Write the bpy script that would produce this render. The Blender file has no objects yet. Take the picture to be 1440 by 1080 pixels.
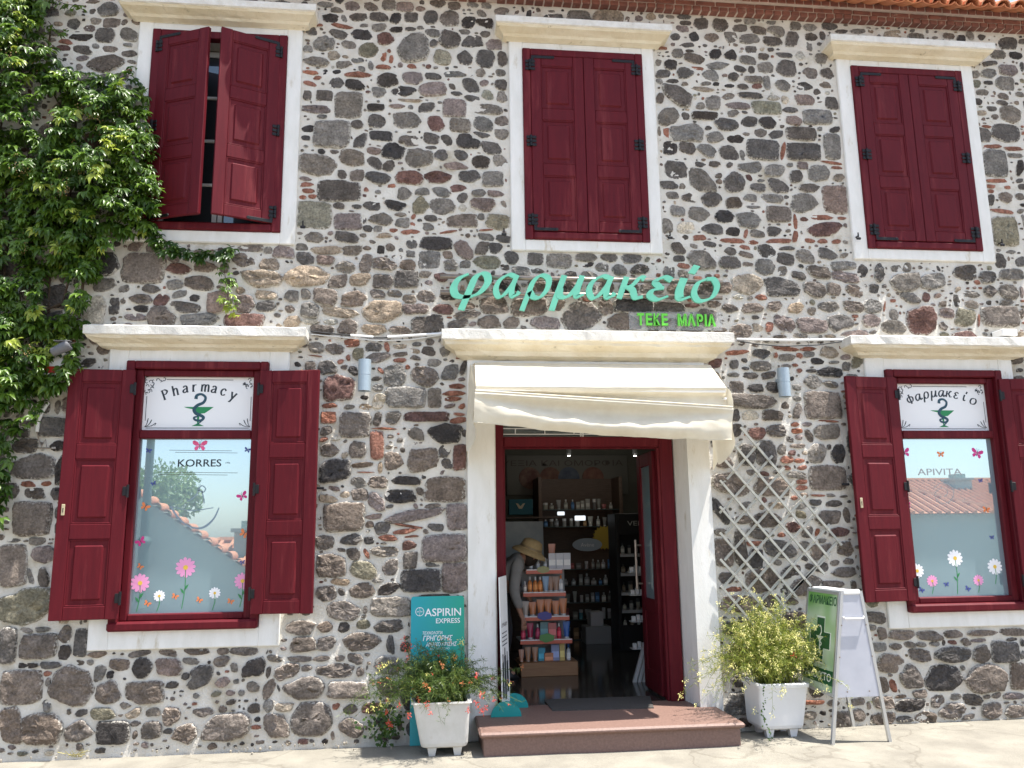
import bpy, math, random
import numpy as np
from mathutils import Vector, Matrix, noise as mnoise
random.seed(7); rng = np.random.default_rng(11)
PI = math.pi; R = math.radians
scene = bpy.context.scene
C = scene.collection

# ------------------------------------------------------------------ camera, world, sun, exposure
EYE = 1.55; CAMD = 6.8; FPX = 1150.0
cam_data = bpy.data.cameras.new('camera'); cam = bpy.data.objects.new('camera', cam_data); C.objects.link(cam)
YAW, PIT, ROL = R(-6.43465), R(10.53896), R(0.77934)
CM = (Matrix.Rotation(YAW, 3, 'Z') @ Matrix.Rotation(PIT, 3, 'X') @ Matrix.Rotation(ROL, 3, 'Y'))
cam.matrix_world = Matrix.Translation((0, -CAMD, EYE)) @ (CM @ Matrix.Rotation(R(90), 3, 'X')).to_4x4()
cam_data.sensor_fit = 'HORIZONTAL'; cam_data.sensor_width = 36.0; cam_data.lens = FPX / 1440.0 * 36.0
cam_data.clip_start = 0.05; cam_data.clip_end = 2000
scene.camera = cam
scene.render.resolution_x = 1024; scene.render.resolution_y = 768

SUN = Vector((0.31, -0.122, 1.0)).normalized()          # towards the sun
el = math.asin(SUN.z); az = math.atan2(SUN.x, SUN.y)     # compass angle from +Y towards +X
world = bpy.data.worlds.new('World'); scene.world = world; world.use_nodes = True
wn = world.node_tree; bg = wn.nodes['Background']
sky = wn.nodes.new('ShaderNodeTexSky'); sky.sky_type = 'NISHITA'; sky.sun_disc = False
sky.sun_elevation = el; sky.sun_rotation = az; sky.air_density = 1.0; sky.dust_density = 1.2; sky.ozone_density = 1.0
hs = wn.nodes.new('ShaderNodeHueSaturation'); hs.inputs['Saturation'].default_value = .78; wn.links.new(sky.outputs['Color'], hs.inputs['Color']); wn.links.new(hs.outputs['Color'], bg.inputs['Color']); bg.inputs['Strength'].default_value = 0.15
sd = bpy.data.lights.new('sun', 'SUN'); sd.energy = 5.0; sd.angle = R(0.53); sd.color = (1.0, 0.955, 0.88)
so = bpy.data.objects.new('sun', sd); C.objects.link(so); so.rotation_euler = SUN.to_track_quat('Z', 'Y').to_euler()
vs = scene.view_settings; vs.view_transform = 'Standard'; vs.look = 'None'; vs.gamma = 1.0; vs.use_curve_mapping = False
vs.exposure = 1.08

# ------------------------------------------------------------------ helpers
def at(px, py, Y=0.0):
    """the point of the plane y = Y that was surveyed at this place of the facade"""
    d = CM @ Vector(((px - 720) / FPX, 1, (540 - py) / FPX)); s = (Y + CAMD) / d.y
    return Vector((d.x * s, Y, EYE + d.z * s))
def atz(px, py, Z=0.0):
    d = CM @ Vector(((px - 720) / FPX, 1, (540 - py) / FPX)); s = (Z - EYE) / d.z
    return Vector((d.x * s, -CAMD + d.y * s, Z))

WO = {}      # world origin of every object
class MB:
    def __init__(s): s.v = []; s.f = []; s.m = []; s.col = []
    def add(s, vs_, fs, m=0):
        o = len(s.v); s.v += [tuple(p) for p in vs_]
        for f in fs: s.f.append(tuple(i + o for i in f)); s.m.append(m)
        return s
    def box(s, x0, x1, y0, y1, z0, z1, c=0.0, m=0):
        if x0 > x1: x0, x1 = x1, x0
        if y0 > y1: y0, y1 = y1, y0
        if z0 > z1: z0, z1 = z1, z0
        if c <= 0:
            vs_ = [(x, y, z) for x in (x0, x1) for y in (y0, y1) for z in (z0, z1)]
            return s.add(vs_, [(0, 1, 3, 2), (4, 6, 7, 5), (0, 4, 5, 1), (2, 3, 7, 6), (0, 2, 6, 4), (1, 5, 7, 3)], m)
        c = min(c, (x1 - x0) * .45, (y1 - y0) * .45, (z1 - z0) * .45)
        vs_ = []; idx = {}
        for a, x in enumerate((x0, x1)):
            for b, y in enumerate((y0, y1)):
                for d, z in enumerate((z0, z1)):
                    sx, sy, sz = (c if a == 0 else -c), (c if b == 0 else -c), (c if d == 0 else -c)
                    idx[a, b, d] = len(vs_)
                    vs_ += [(x, y + sy, z + sz), (x + sx, y, z + sz), (x + sx, y + sy, z)]
        I = lambda a, b, d, k: idx[a, b, d] + k
        fs = [(I(0,0,0,0), I(0,0,1,0), I(0,1,1,0), I(0,1,0,0)), (I(1,0,0,0), I(1,1,0,0), I(1,1,1,0), I(1,0,1,0)),
              (I(0,0,0,1), I(1,0,0,1), I(1,0,1,1), I(0,0,1,1)), (I(0,1,0,1), I(0,1,1,1), I(1,1,1,1), I(1,1,0,1)),
              (I(0,0,0,2), I(0,1,0,2), I(1,1,0,2), I(1,0,0,2)), (I(0,0,1,2), I(1,0,1,2), I(1,1,1,2), I(0,1,1,2))]
        for a in (0, 1):
            for b in (0, 1): fs.append((I(a,b,0,0), I(a,b,1,0), I(a,b,1,1), I(a,b,0,1)))
        for a in (0, 1):
            for d in (0, 1): fs.append((I(a,0,d,0), I(a,1,d,0), I(a,1,d,2), I(a,0,d,2)))
        for b in (0, 1):
            for d in (0, 1): fs.append((I(0,b,d,1), I(1,b,d,1), I(1,b,d,2), I(0,b,d,2)))
        for a in (0, 1):
            for b in (0, 1):
                for d in (0, 1): fs.append((I(a,b,d,0), I(a,b,d,1), I(a,b,d,2)))
        return s.add(vs_, fs, m)
    def prism(s, poly, fr, d, m=0):
        """poly: list of (u,v); fr(u,v)->3D; d: depth vector"""
        n = len(poly); d = Vector(d); a = [Vector(fr(u, v)) for u, v in poly]
        vs_ = a + [p + d for p in a]
        fs = [tuple(range(n)), tuple(range(2 * n - 1, n - 1, -1))] + [(i, (i + 1) % n, n + (i + 1) % n, n + i) for i in range(n)]
        return s.add(vs_, fs, m)
    def tube(s, pts, r, n=8, m=0, cap=True, flat=1.0):
        pts = [Vector(p) for p in pts]; k = len(pts)
        rs = r if isinstance(r, (list, tuple)) else [r] * k
        vs_ = []; up = Vector((0, 0, 1)); px_ = None
        for i, p in enumerate(pts):
            t = (pts[min(i + 1, k - 1)] - pts[max(i - 1, 0)]).normalized()
            if px_ is None:
                a = t.cross(up)
                if a.length < 1e-3: a = t.cross(Vector((0, 1, 0)))
            else: a = px_ - t * px_.dot(t)
            a.normalize(); b = t.cross(a); px_ = a
            for j in range(n):
                th = 2 * PI * j / n; vs_.append(p + a * (math.cos(th) * rs[i]) + b * (math.sin(th) * rs[i] * flat))
        fs = [(i * n + j, i * n + (j + 1) % n, (i + 1) * n + (j + 1) % n, (i + 1) * n + j) for i in range(k - 1) for j in range(n)]
        if cap: fs += [tuple(range(n - 1, -1, -1)), tuple((k - 1) * n + j for j in range(n))]
        return s.add(vs_, fs, m)
    def lathe(s, prof, o, n=12, m=0, ax=None, rx=1.0):
        """prof: (radius, height) list"""
        o = Vector(o); vs_ = []
        M_ = ax if ax else Matrix.Identity(3)
        for r_, h_ in prof:
            for j in range(n):
                th = 2 * PI * j / n; vs_.append(o + M_ @ Vector((r_ * math.cos(th) * rx, r_ * math.sin(th), h_)))
        k = len(prof)
        fs = [(i * n + j, i * n + (j + 1) % n, (i + 1) * n + (j + 1) % n, (i + 1) * n + j) for i in range(k - 1) for j in range(n)]
        fs += [tuple(range(n - 1, -1, -1)), tuple((k - 1) * n + j for j in range(n))]
        return s.add(vs_, fs, m)
    def ring_loft(s, rings, closed=True, m=0, cap=True):
        n = len(rings[0]); vs_ = [p for r_ in rings for p in r_]
        fs = [(i * n + j, i * n + (j + 1) % n, (i + 1) * n + (j + 1) % n, (i + 1) * n + j) for i in range(len(rings) - 1) for j in range(n if closed else n - 1)]
        if cap and closed: fs += [tuple(range(n - 1, -1, -1)), tuple((len(rings) - 1) * n + j for j in range(n))]
        return s.add(vs_, fs, m)
    def build(s, name, mats, parent=None, origin=None, smooth=False, fix=True):
        if not isinstance(mats, (list, tuple)): mats = [mats]
        a = np.array(s.v, dtype=float)
        if origin is None:
            lo = a.min(0); hi = a.max(0); origin = ((lo[0] + hi[0]) / 2, (lo[1] + hi[1]) / 2, lo[2])
        o3 = np.array(origin); a = a - o3
        me = bpy.data.meshes.new(name); me.from_pydata(a.tolist(), [], s.f)
        for mt in mats: me.materials.append(mt)
        if len(mats) > 1: me.polygons.foreach_set('material_index', s.m)
        if smooth: me.polygons.foreach_set('use_smooth', [True] * len(me.polygons))
        if s.col:
            at_ = me.attributes.new('col', 'FLOAT_COLOR', 'POINT'); at_.data.foreach_set('color', np.array(s.col, dtype=np.float32).ravel())
        me.update()
        return link(name, me, parent, origin)
def link(name, me, parent, origin):
    ob = bpy.data.objects.new(name, me); C.objects.link(ob)
    WO[ob.name] = Vector(origin)
    if parent is not None: ob.parent = parent; ob.location = Vector(origin) - WO[parent.name]
    else: ob.location = origin
    return ob
def tag(o, label=None, cat=None, group=None, kind=None):
    if label: o['label'] = label
    if cat: o['category'] = cat
    if group: o['group'] = group
    if kind: o['kind'] = kind
    return o
def empty(name, loc, label, cat, group=None):
    o = bpy.data.objects.new(name, None); C.objects.link(o); o.location = loc; WO[o.name] = Vector(loc); o.empty_display_size = .1
    return tag(o, label, cat, group)
def sub_empty(name, loc, parent):
    o = bpy.data.objects.new(name, None); C.objects.link(o); WO[o.name] = Vector(loc); o.parent = parent
    o.location = Vector(loc) - WO[parent.name]; o.empty_display_size = .1
    return o
def copy_to(src, parent, origin, name=None, rot=None, scale=None):
    c = src.copy(); C.objects.link(c); WO[c.name] = Vector(origin); c.parent = parent
    c.location = Vector(origin) - (WO[parent.name] if parent else Vector((0, 0, 0)))
    if rot: c.rotation_euler = rot
    if scale: c.scale = scale
    return c

# ------------------------------------------------------------------ materials
def mat(name, c1, c2=None, scale=6.0, rough=.7, metal=0.0, bump=0.0, bscale=60.0, bdist=.003, spec=.5, c3=None, s3=2.5, t3=.62, emit=None, stretch=None, trans=0.0, coat=0.0, detail=6):
    m = bpy.data.materials.new(name); m.use_nodes = True; nt = m.node_tree; b = nt.nodes['Principled BSDF']
    b.inputs['Roughness'].default_value = rough; b.inputs['Metallic'].default_value = metal
    b.inputs['Specular IOR Level'].default_value = spec; b.inputs['Coat Weight'].default_value = coat
    b.inputs['Base Color'].default_value = (*c1, 1)
    geo = nt.nodes.new('ShaderNodeNewGeometry'); vec = geo.outputs['Position']
    if stretch:
        mp = nt.nodes.new('ShaderNodeMapping'); mp.inputs['Scale'].default_value = stretch; nt.links.new(vec, mp.inputs['Vector']); vec = mp.outputs['Vector']
    def nz(sc, det=detail, ro=.6):
        n = nt.nodes.new('ShaderNodeTexNoise'); n.inputs['Scale'].default_value = sc; n.inputs['Detail'].default_value = det; n.inputs['Roughness'].default_value = ro
        nt.links.new(vec, n.inputs['Vector']); return n.outputs['Fac']
    def ramp(fac, a, bb):
        r = nt.nodes.new('ShaderNodeMapRange'); r.inputs['From Min'].default_value = a; r.inputs['From Max'].default_value = bb; nt.links.new(fac, r.inputs['Value']); return r.outputs['Result']
    def mix(fac, A, B):
        x = nt.nodes.new('ShaderNodeMix'); x.data_type = 'RGBA'
        if hasattr(fac, 'is_linked'): nt.links.new(fac, x.inputs['Factor'])
        else: x.inputs['Factor'].default_value = fac
        for s_, v in ((x.inputs['A'], A), (x.inputs['B'], B)):
            if hasattr(v, 'is_linked'): nt.links.new(v, s_)
            else: s_.default_value = (*v, 1)
        return x.outputs['Result']
    colr = None
    if c2: colr = mix(ramp(nz(scale), .35, .65), c1, c2)
    if c3: colr = mix(ramp(nz(s3, 8, .7), t3, t3 + .12), colr if colr else c1, c3)
    if colr: nt.links.new(colr, b.inputs['Base Color'])
    if bump:
        bm = nt.nodes.new('ShaderNodeBump'); bm.inputs['Strength'].default_value = bump; bm.inputs['Distance'].default_value = bdist
        nt.links.new(nz(bscale, 5, .65), bm.inputs['Height']); nt.links.new(bm.outputs['Normal'], b.inputs['Normal'])
    if emit: b.inputs['Emission Color'].default_value = (*emit[:3], 1); b.inputs['Emission Strength'].default_value = emit[3]
    if trans:
        tr = nt.nodes.new('ShaderNodeBsdfTranslucent'); ms = nt.nodes.new('ShaderNodeMixShader'); ms.inputs[0].default_value = trans
        if colr: nt.links.new(colr, tr.inputs['Color'])
        else: tr.inputs['Color'].default_value = (*c1, 1)
        nt.links.new(b.outputs[0], ms.inputs[1]); nt.links.new(tr.outputs[0], ms.inputs[2]); nt.links.new(ms.outputs[0], nt.nodes['Material Output'].inputs['Surface'])
    m['_b'] = 1
    return m

def stone_mat(name, smear, mcol):
    """colour of the stone comes from its own 'col' attribute; alpha of it marks the rim where pointing mortar is smeared"""
    m = bpy.data.materials.new(name); m.use_nodes = True; nt = m.node_tree; b = nt.nodes['Principled BSDF']; L = nt.links.new
    b.inputs['Roughness'].default_value = .88; b.inputs['Specular IOR Level'].default_value = .22
    at_ = nt.nodes.new('ShaderNodeAttribute'); at_.attribute_name = 'col'
    geo = nt.nodes.new('ShaderNodeNewGeometry')
    def nz(sc, det=6, ro=.62):
        n = nt.nodes.new('ShaderNodeTexNoise'); n.inputs['Scale'].default_value = sc; n.inputs['Detail'].default_value = det; n.inputs['Roughness'].default_value = ro
        L(geo.outputs['Position'], n.inputs['Vector']); return n.outputs['Fac']
    def mr(x, a, bb, lo=0., hi=1.):
        r = nt.nodes.new('ShaderNodeMapRange'); r.inputs['From Min'].default_value = a; r.inputs['From Max'].default_value = bb
        r.inputs['To Min'].default_value = lo; r.inputs['To Max'].default_value = hi; L(x, r.inputs['Value']); return r.outputs['Result']
    def mth(op, a, bb):
        x = nt.nodes.new('ShaderNodeMath'); x.operation = op
        for i, v in enumerate((a, bb)):
            if hasattr(v, 'is_linked'): L(v, x.inputs[i])
            else: x.inputs[i].default_value = v
        return x.outputs[0]
    def mix(fac, A, B, typ='MIX'):
        x = nt.nodes.new('ShaderNodeMix'); x.data_type = 'RGBA'; x.blend_type = typ
        if hasattr(fac, 'is_linked'): L(fac, x.inputs['Factor'])
        else: x.inputs['Factor'].default_value = fac
        for s_, v in ((x.inputs['A'], A), (x.inputs['B'], B)):
            if hasattr(v, 'is_linked'): L(v, s_)
            else: s_.default_value = (*v, 1)
        return x.outputs['Result']
    n1, n2, n3 = nz(11), nz(55, 4, .7), nz(170, 3, .6)
    sc = nt.nodes.new('ShaderNodeVectorMath'); sc.operation = 'SCALE'; L(at_.outputs['Color'], sc.inputs[0]); L(mr(n1, .3, .7, .66, 1.42), sc.inputs['Scale'])
    sc2 = nt.nodes.new('ShaderNodeVectorMath'); sc2.operation = 'SCALE'; L(sc.outputs[0], sc2.inputs[0]); L(mr(n2, .3, .7, .55, 1.5), sc2.inputs['Scale'])
    col = mix(mr(n3, .66, .74, 0, .55), sc2.outputs[0], (.42, .40, .37))
    edge = mr(mth('ADD', at_.outputs['Alpha'], mth('MULTIPLY', mth('SUBTRACT', mth('ADD', mth('MULTIPLY', n2, .88), mth('MULTIPLY', n1, .12)), .5), 2.4)), .68, 1.12, 0, smear)
    col = mix(edge, col, mcol)
    L(col, b.inputs['Base Color'])
    bm = nt.nodes.new('ShaderNodeBump'); bm.inputs['Strength'].default_value = 1.0; bm.inputs['Distance'].default_value = .022
    bm2 = nt.nodes.new('ShaderNodeBump'); bm2.inputs['Strength'].default_value = .8; bm2.inputs['Distance'].default_value = .004
    L(nz(38, 6, .68), bm.inputs['Height']); L(n3, bm2.inputs['Height']); L(bm.outputs['Normal'], bm2.inputs['Normal']); L(bm2.outputs['Normal'], b.inputs['Normal'])
    return m

MORT = (.62, .59, .53)
M = {}
M['mortar'] = mat('lime_mortar', (.70, .67, .61), (.59, .555, .49), 7, rough=.92, bump=1.0, bscale=38, bdist=.012, c3=(.44, .39, .30), s3=1.8, t3=.56, spec=.2)
M['stone'] = stone_mat('field_stone', .92, MORT)
M['brick'] = mat('red_brick', (.24, .095, .068), (.15, .060, .046), 14, rough=.85, bump=.6, bscale=90, bdist=.003, c3=(.42, .30, .24), s3=9, t3=.60)
M['joint'] = mat('brick_joint', (.56, .45, .39), (.46, .37, .31), 20, rough=.9, bump=.5, bscale=80)
M['plaster'] = mat('white_limewash', (.78, .77, .74), (.71, .70, .66), 5, stretch=(2.6, 2.6, .75), rough=.75, bump=.5, bscale=55, bdist=.003, c3=(.52, .47, .37), s3=3.0, t3=.59)
M['hood'] = mat('cream_stone', (.74, .68, .55), (.64, .56, .41), 3.5, rough=.85, bump=.9, bscale=45, bdist=.006, c3=(.26, .22, .15), s3=11, t3=.62, stretch=(1, 1, 1.6), spec=.2)
M['lip'] = mat('weathered_sunlit_stone', (.76, .74, .69), (.64, .61, .55), 14, rough=.85, bump=1.0, bscale=70, bdist=.006, c3=(.40, .37, .31), s3=16, t3=.62, spec=.2)  # weathered stone, whiter than the hood; sunlight on the lip is painted in
M['red'] = mat('wine_red_paint', (.108, .0090, .0145), (.086, .0074, .0125), 9, rough=.5, bump=.35, bscale=25, bdist=.002, stretch=(4, 4, .35), spec=.14, c3=(.155, .024, .028), s3=2.2, t3=.55)
M['iron'] = mat('black_iron', (.014, .014, .017), (.022, .021, .022), 30, rough=.5, metal=.6)
M['awning'] = mat('cream_canvas', (.80, .75, .62), (.73, .67, .54), 8, rough=.85, bump=.25, bscale=240, bdist=.001, trans=.22, c3=(.60, .54, .42), s3=3, t3=.64)
M['steel'] = mat('brushed_steel', (.34, .29, .25), (.26, .22, .19), 30, rough=.35, metal=.75)
M['alu'] = mat('aluminium', (.55, .56, .57), None, rough=.38, metal=.8)
M['mint'] = mat('mint_letter', (.14, .50, .35), (.12, .44, .31), 10, rough=.35)
M['mint_side'] = mat('mint_letter_side', (.09, .42, .30), None, rough=.5)
M['lime'] = mat('lime_letter', (.13, .58, .045), None, rough=.4)
M['lamp'] = mat('grey_lamp', (.36, .43, .48), (.32, .39, .44), 20, rough=.4, metal=.2)
M['white'] = mat('white_plastic', (.78, .78, .77), (.74, .74, .73), 10, rough=.4)
M['offwhite'] = mat('grey_white_plastic', (.60, .60, .60), (.52, .52, .52), 12, rough=.5)
M['black'] = mat('black_rubber', (.015, .015, .016), None, rough=.5)
M['granite'] = mat('pink_granite', (.215, .130, .104), (.165, .098, .078), 60, rough=.6, c3=(.27, .18, .15), s3=130, t3=.60, bump=.15, bscale=50, detail=3)
M['concrete'] = mat('street_concrete', (.29, .27, .225), (.21, .194, .163), 2.8, rough=.92, bump=.9, bscale=40, bdist=.008, c3=(.24, .22, .185), s3=2.6, t3=.57, spec=.2)
_cn = M['concrete'].node_tree; _b = _cn.nodes['Principled BSDF']; _src = _b.inputs['Base Color'].links[0].from_socket
_g = _cn.nodes.new('ShaderNodeNewGeometry'); _nz = _cn.nodes.new('ShaderNodeTexNoise'); _nz.inputs['Scale'].default_value = 2.5; _nz.inputs['Detail'].default_value = 6; _cn.links.new(_g.outputs['Position'], _nz.inputs['Vector'])
_mx = _cn.nodes.new('ShaderNodeVectorMath'); _mx.operation = 'MULTIPLY_ADD'; _cn.links.new(_nz.outputs['Color'], _mx.inputs[0]); _mx.inputs[1].default_value = (.55, .55, .55); _cn.links.new(_g.outputs['Position'], _mx.inputs[2])
_v = _cn.nodes.new('ShaderNodeTexVoronoi'); _v.feature = 'DISTANCE_TO_EDGE'; _v.inputs['Scale'].default_value = .75; _cn.links.new(_mx.outputs[0], _v.inputs['Vector'])
_r = _cn.nodes.new('ShaderNodeMapRange'); _r.inputs['From Min'].default_value = .003; _r.inputs['From Max'].default_value = .012; _r.inputs['To Min'].default_value = .32; _r.inputs['To Max'].default_value = 0; _cn.links.new(_v.outputs['Distance'], _r.inputs['Value'])
_m2 = _cn.nodes.new('ShaderNodeMix'); _m2.data_type = 'RGBA'; _cn.links.new(_r.outputs[0], _m2.inputs['Factor']); _cn.links.new(_src, _m2.inputs['A']); _m2.inputs['B'].default_value = (.10, .085, .065, 1); _cn.links.new(_m2.outputs['Result'], _b.inputs['Base Color'])
M['tile_roof'] = mat('terracotta', (.60, .24, .11), (.48, .18, .09), 6, rough=.8, bump=.4, bscale=50, c3=(.50, .36, .25), s3=8, t3=.6)
M['pot'] = mat('cast_pot', (.62, .61, .58), (.54, .53, .49), 9, rough=.65, bump=.35, bscale=30, bdist=.003, c3=(.45, .38, .27), s3=7, t3=.63)
M['pot_white'] = mat('white_pot', (.74, .74, .74), (.70, .70, .70), 6, rough=.45, bump=.15, bscale=30)
M['soil'] = mat('soil', (.10, .05, .03), (.06, .035, .02), 30, rough=.95, bump=.9, bscale=60, bdist=.01)
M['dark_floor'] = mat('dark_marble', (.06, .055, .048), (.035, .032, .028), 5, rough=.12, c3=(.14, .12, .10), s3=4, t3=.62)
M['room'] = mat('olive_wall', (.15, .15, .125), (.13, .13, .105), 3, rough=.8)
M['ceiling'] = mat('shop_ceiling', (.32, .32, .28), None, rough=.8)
M['wood_dark'] = mat('dark_wood', (.14, .09, .065), (.10, .065, .045), 8, rough=.5, stretch=(1, 1, 8))
M['wood'] = mat('beech_wood', (.36, .19, .09), (.30, .15, .07), 6, rough=.5, stretch=(1, 1, 10))
M['shelf_glass'] = mat('shelf_glass', (.10, .13, .13), None, rough=.08)
M['teal'] = mat('teal_card', (.0, .27, .26), None, rough=.45)
M['mat_grey'] = mat('mat_grey', (.07, .065, .06), (.05, .045, .042), 60, rough=.95, bump=.6, bscale=200)
M['print_dark'] = mat('print_black', (.012, .02, .03), None, rough=.5)
M['print_green'] = mat('print_green', (.01, .22, .07), None, rough=.5)
M['print_white'] = mat('print_white', (.80, .80, .80), None, rough=.45)
M['skin'] = mat('skin', (.42, .22, .15), None, rough=.55)
M['grey_cloth'] = mat('grey_cloth', (.30, .29, .28), (.26, .25, .24), 12, rough=.9)
M['dark_cloth'] = mat('dark_cloth', (.025, .025, .03), None, rough=.9)
M['straw'] = mat('straw', (.55, .40, .20), (.46, .33, .16), 40, rough=.85, bump=.6, bscale=150)
M['house'] = mat('far_plaster', (.38, .42, .36), (.34, .38, .33), 2, rough=.85)
M['post_green'] = mat('lamp_post_green', (.06, .10, .085), None, rough=.5)
M['sheath'] = mat('cable_sheath', (.70, .69, .65), None, rough=.5)
_cm = {}
def flat(c, rough=.5, spec=.5):
    k = (tuple(round(x, 3) for x in c), rough)
    if k not in _cm: _cm[k] = mat('paint_%d' % len(_cm), c, None, rough=rough, spec=spec)
    return _cm[k]

def pane_mat(name, tint, gl):
    """window film behind glass: pale film seen through a mirror-like pane"""
    m = bpy.data.materials.new(name); m.use_nodes = True; nt = m.node_tree; b = nt.nodes['Principled BSDF']
    b.inputs['Base Color'].default_value = (*tint, 1); b.inputs['Roughness'].default_value = .35
    g = nt.nodes.new('ShaderNodeBsdfGlossy'); g.inputs['Roughness'].default_value = .0; g.inputs['Color'].default_value = (.80, .94, 1, 1)
    ms = nt.nodes.new('ShaderNodeMixShader'); ms.inputs[0].default_value = gl
    nt.links.new(b.outputs[0], ms.inputs[1]); nt.links.new(g.outputs[0], ms.inputs[2]); nt.links.new(ms.outputs[0], nt.nodes['Material Output'].inputs['Surface'])
    return m
M['pane'] = pane_mat('filmed_window_glass', (.27, .38, .43), .47)
M['pane_clear'] = mat('clear_acrylic', (.5,.5,.5), None, rough=.08); _n = M['pane_clear'].node_tree; _n.nodes['Principled BSDF'].inputs['Alpha'].default_value = .22
M['dark_glass'] = pane_mat('dark_glass', (.02, .025, .03), .12)
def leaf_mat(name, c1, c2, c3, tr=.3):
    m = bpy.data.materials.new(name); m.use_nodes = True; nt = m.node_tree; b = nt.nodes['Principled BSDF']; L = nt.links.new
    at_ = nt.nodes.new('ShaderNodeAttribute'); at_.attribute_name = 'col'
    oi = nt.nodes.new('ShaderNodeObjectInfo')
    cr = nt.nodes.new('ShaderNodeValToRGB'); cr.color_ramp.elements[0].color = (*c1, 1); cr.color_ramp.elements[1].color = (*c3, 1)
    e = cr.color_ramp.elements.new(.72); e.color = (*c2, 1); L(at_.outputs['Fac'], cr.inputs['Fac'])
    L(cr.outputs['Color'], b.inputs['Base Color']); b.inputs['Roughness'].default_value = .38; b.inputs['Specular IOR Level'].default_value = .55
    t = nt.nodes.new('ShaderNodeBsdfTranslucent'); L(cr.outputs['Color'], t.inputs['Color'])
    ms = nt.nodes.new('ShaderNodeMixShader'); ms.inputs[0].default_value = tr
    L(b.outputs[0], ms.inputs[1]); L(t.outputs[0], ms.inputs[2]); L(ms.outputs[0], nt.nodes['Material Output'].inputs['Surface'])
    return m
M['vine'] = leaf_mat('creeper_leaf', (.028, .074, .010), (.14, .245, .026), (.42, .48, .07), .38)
M['fern'] = leaf_mat('fine_green', (.03, .07, .015), (.11, .17, .03), (.26, .30, .06))
M['fern2'] = leaf_mat('yellow_green', (.10, .15, .02), (.30, .35, .06), (.60, .56, .14), .38)
M['bark'] = mat('vine_bark', (.10, .07, .045), (.06, .04, .03), 20, rough=.9)
M['tree_leaf'] = leaf_mat('tree_leaf', (.14, .22, .07), (.24, .34, .12), (.34, .42, .18), .45)

# ------------------------------------------------------------------ lettering
def catmull(p, k=6):
    p = [Vector((a, b)) for a, b in p]
    if len(p) < 3: return p
    q = [p[0] * 2 - p[1]] + p + [p[-1] * 2 - p[-2]]; out = []
    for i in range(1, len(q) - 2):
        for j in range(k):
            t = j / k; a, b, c, d = q[i - 1], q[i], q[i + 1], q[i + 2]
            out.append(.5 * ((2 * b) + (c - a) * t + (2 * a - 5 * b + 4 * c - d) * t * t + (3 * b - a - 3 * c + d) * t ** 3))
    out.append(p[-1]); return out
GL = {
 'phi': [[(.45,1.02),(.15,.8),(.02,.4),(.15,.05),(.5,-.02),(.9,.15),(1.15,.6),(1.1,.95),(.9,1.05),(.7,.85),(.6,.4),(.5,-.1),(.4,-.6)]],
 'alpha': [[(.85,.95),(.55,1.0),(.2,.75),(.08,.35),(.25,.02),(.5,.1),(.8,.55),(.98,1.0)], [(.95,1.0),(.82,.4),(.88,.05),(1.08,.1),(1.18,.25)]],
 'rho': [[(.0,-.6),(.15,.1),(.3,.7),(.6,1.0),(.95,.85),(.95,.4),(.7,.02),(.4,.02),(.22,.25)]],
 'mu': [[(.3,1.0),(.2,.5),(.1,0),(.0,-.6)], [(.2,.4),(.25,.05),(.55,.05),(.85,.5),(1.0,1.0)], [(1.0,1.0),(.88,.4),(.9,.05),(1.15,.15)]],
 'kappa': [[(.2,1.0),(.1,.5),(.0,.0)], [(.95,.92),(.75,.98),(.45,.6),(.15,.5)], [(.3,.55),(.5,.4),(.65,.06),(.95,.1)]],
 'epsilon': [[(.75,.88),(.45,1.02),(.15,.8),(.35,.55),(.5,.53)], [(.45,.53),(.1,.4),(.02,.15),(.3,-.02),(.68,.15)]],
 'iota': [[(.15,1.0),(.05,.4),(.12,.03),(.4,.15)], [(.5,1.6),(.36,1.22)]],
 'omicron': [[(.5,1.0),(.15,.8),(.02,.35),(.2,.02),(.5,.0),(.85,.2),(.98,.65),(.8,.98),(.5,1.0)]],
 'P': [[(.12,0),(.12,1.4)], [(.12,1.36),(.5,1.38),(.78,1.08),(.5,.74),(.12,.72)], [(-.05,0),(.3,0)], [(-.05,1.38),(.2,1.38)]],
 'h': [[(.1,0),(.1,1.45)], [(.1,.65),(.35,.98),(.62,.85),(.64,0)], [(-.05,0),(.25,0)], [(.5,0),(.8,0)]],
 'a': [[(.1,.78),(.35,1.0),(.6,.8),(.6,.12),(.78,.03)], [(.6,.6),(.2,.45),(.05,.2),(.25,0),(.6,.2)]],
 'r': [[(.12,0),(.12,1)], [(.12,.6),(.3,.92),(.58,.95)], [(-.03,0),(.32,0)]],
 'm': [[(.1,0),(.1,1)], [(.1,.65),(.3,.98),(.55,.85),(.56,0)], [(.56,.65),(.78,.98),(1.02,.85),(1.04,0)], [(-.03,0),(.24,0)], [(.44,0),(.7,0)], [(.92,0),(1.18,0)]],
 'c': [[(.68,.75),(.42,1.0),(.1,.75),(.06,.35),(.3,.0),(.7,.2)]],
 'y': [[(.05,1),(.4,.08)], [(.75,1),(.4,.08),(.22,-.42),(.02,-.45)], [(-.08,1),(.2,1)], [(.6,1),(.88,1)]],
 'PHI': [[(.55,-.05),(.55,1.45)], [(.55,1.1),(.15,.95),(.05,.65),(.2,.32),(.55,.22),(.9,.32),(1.05,.65),(.95,.95),(.55,1.1)], [(.38,0),(.72,0)], [(.38,1.42),(.72,1.42)]],
}
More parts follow.
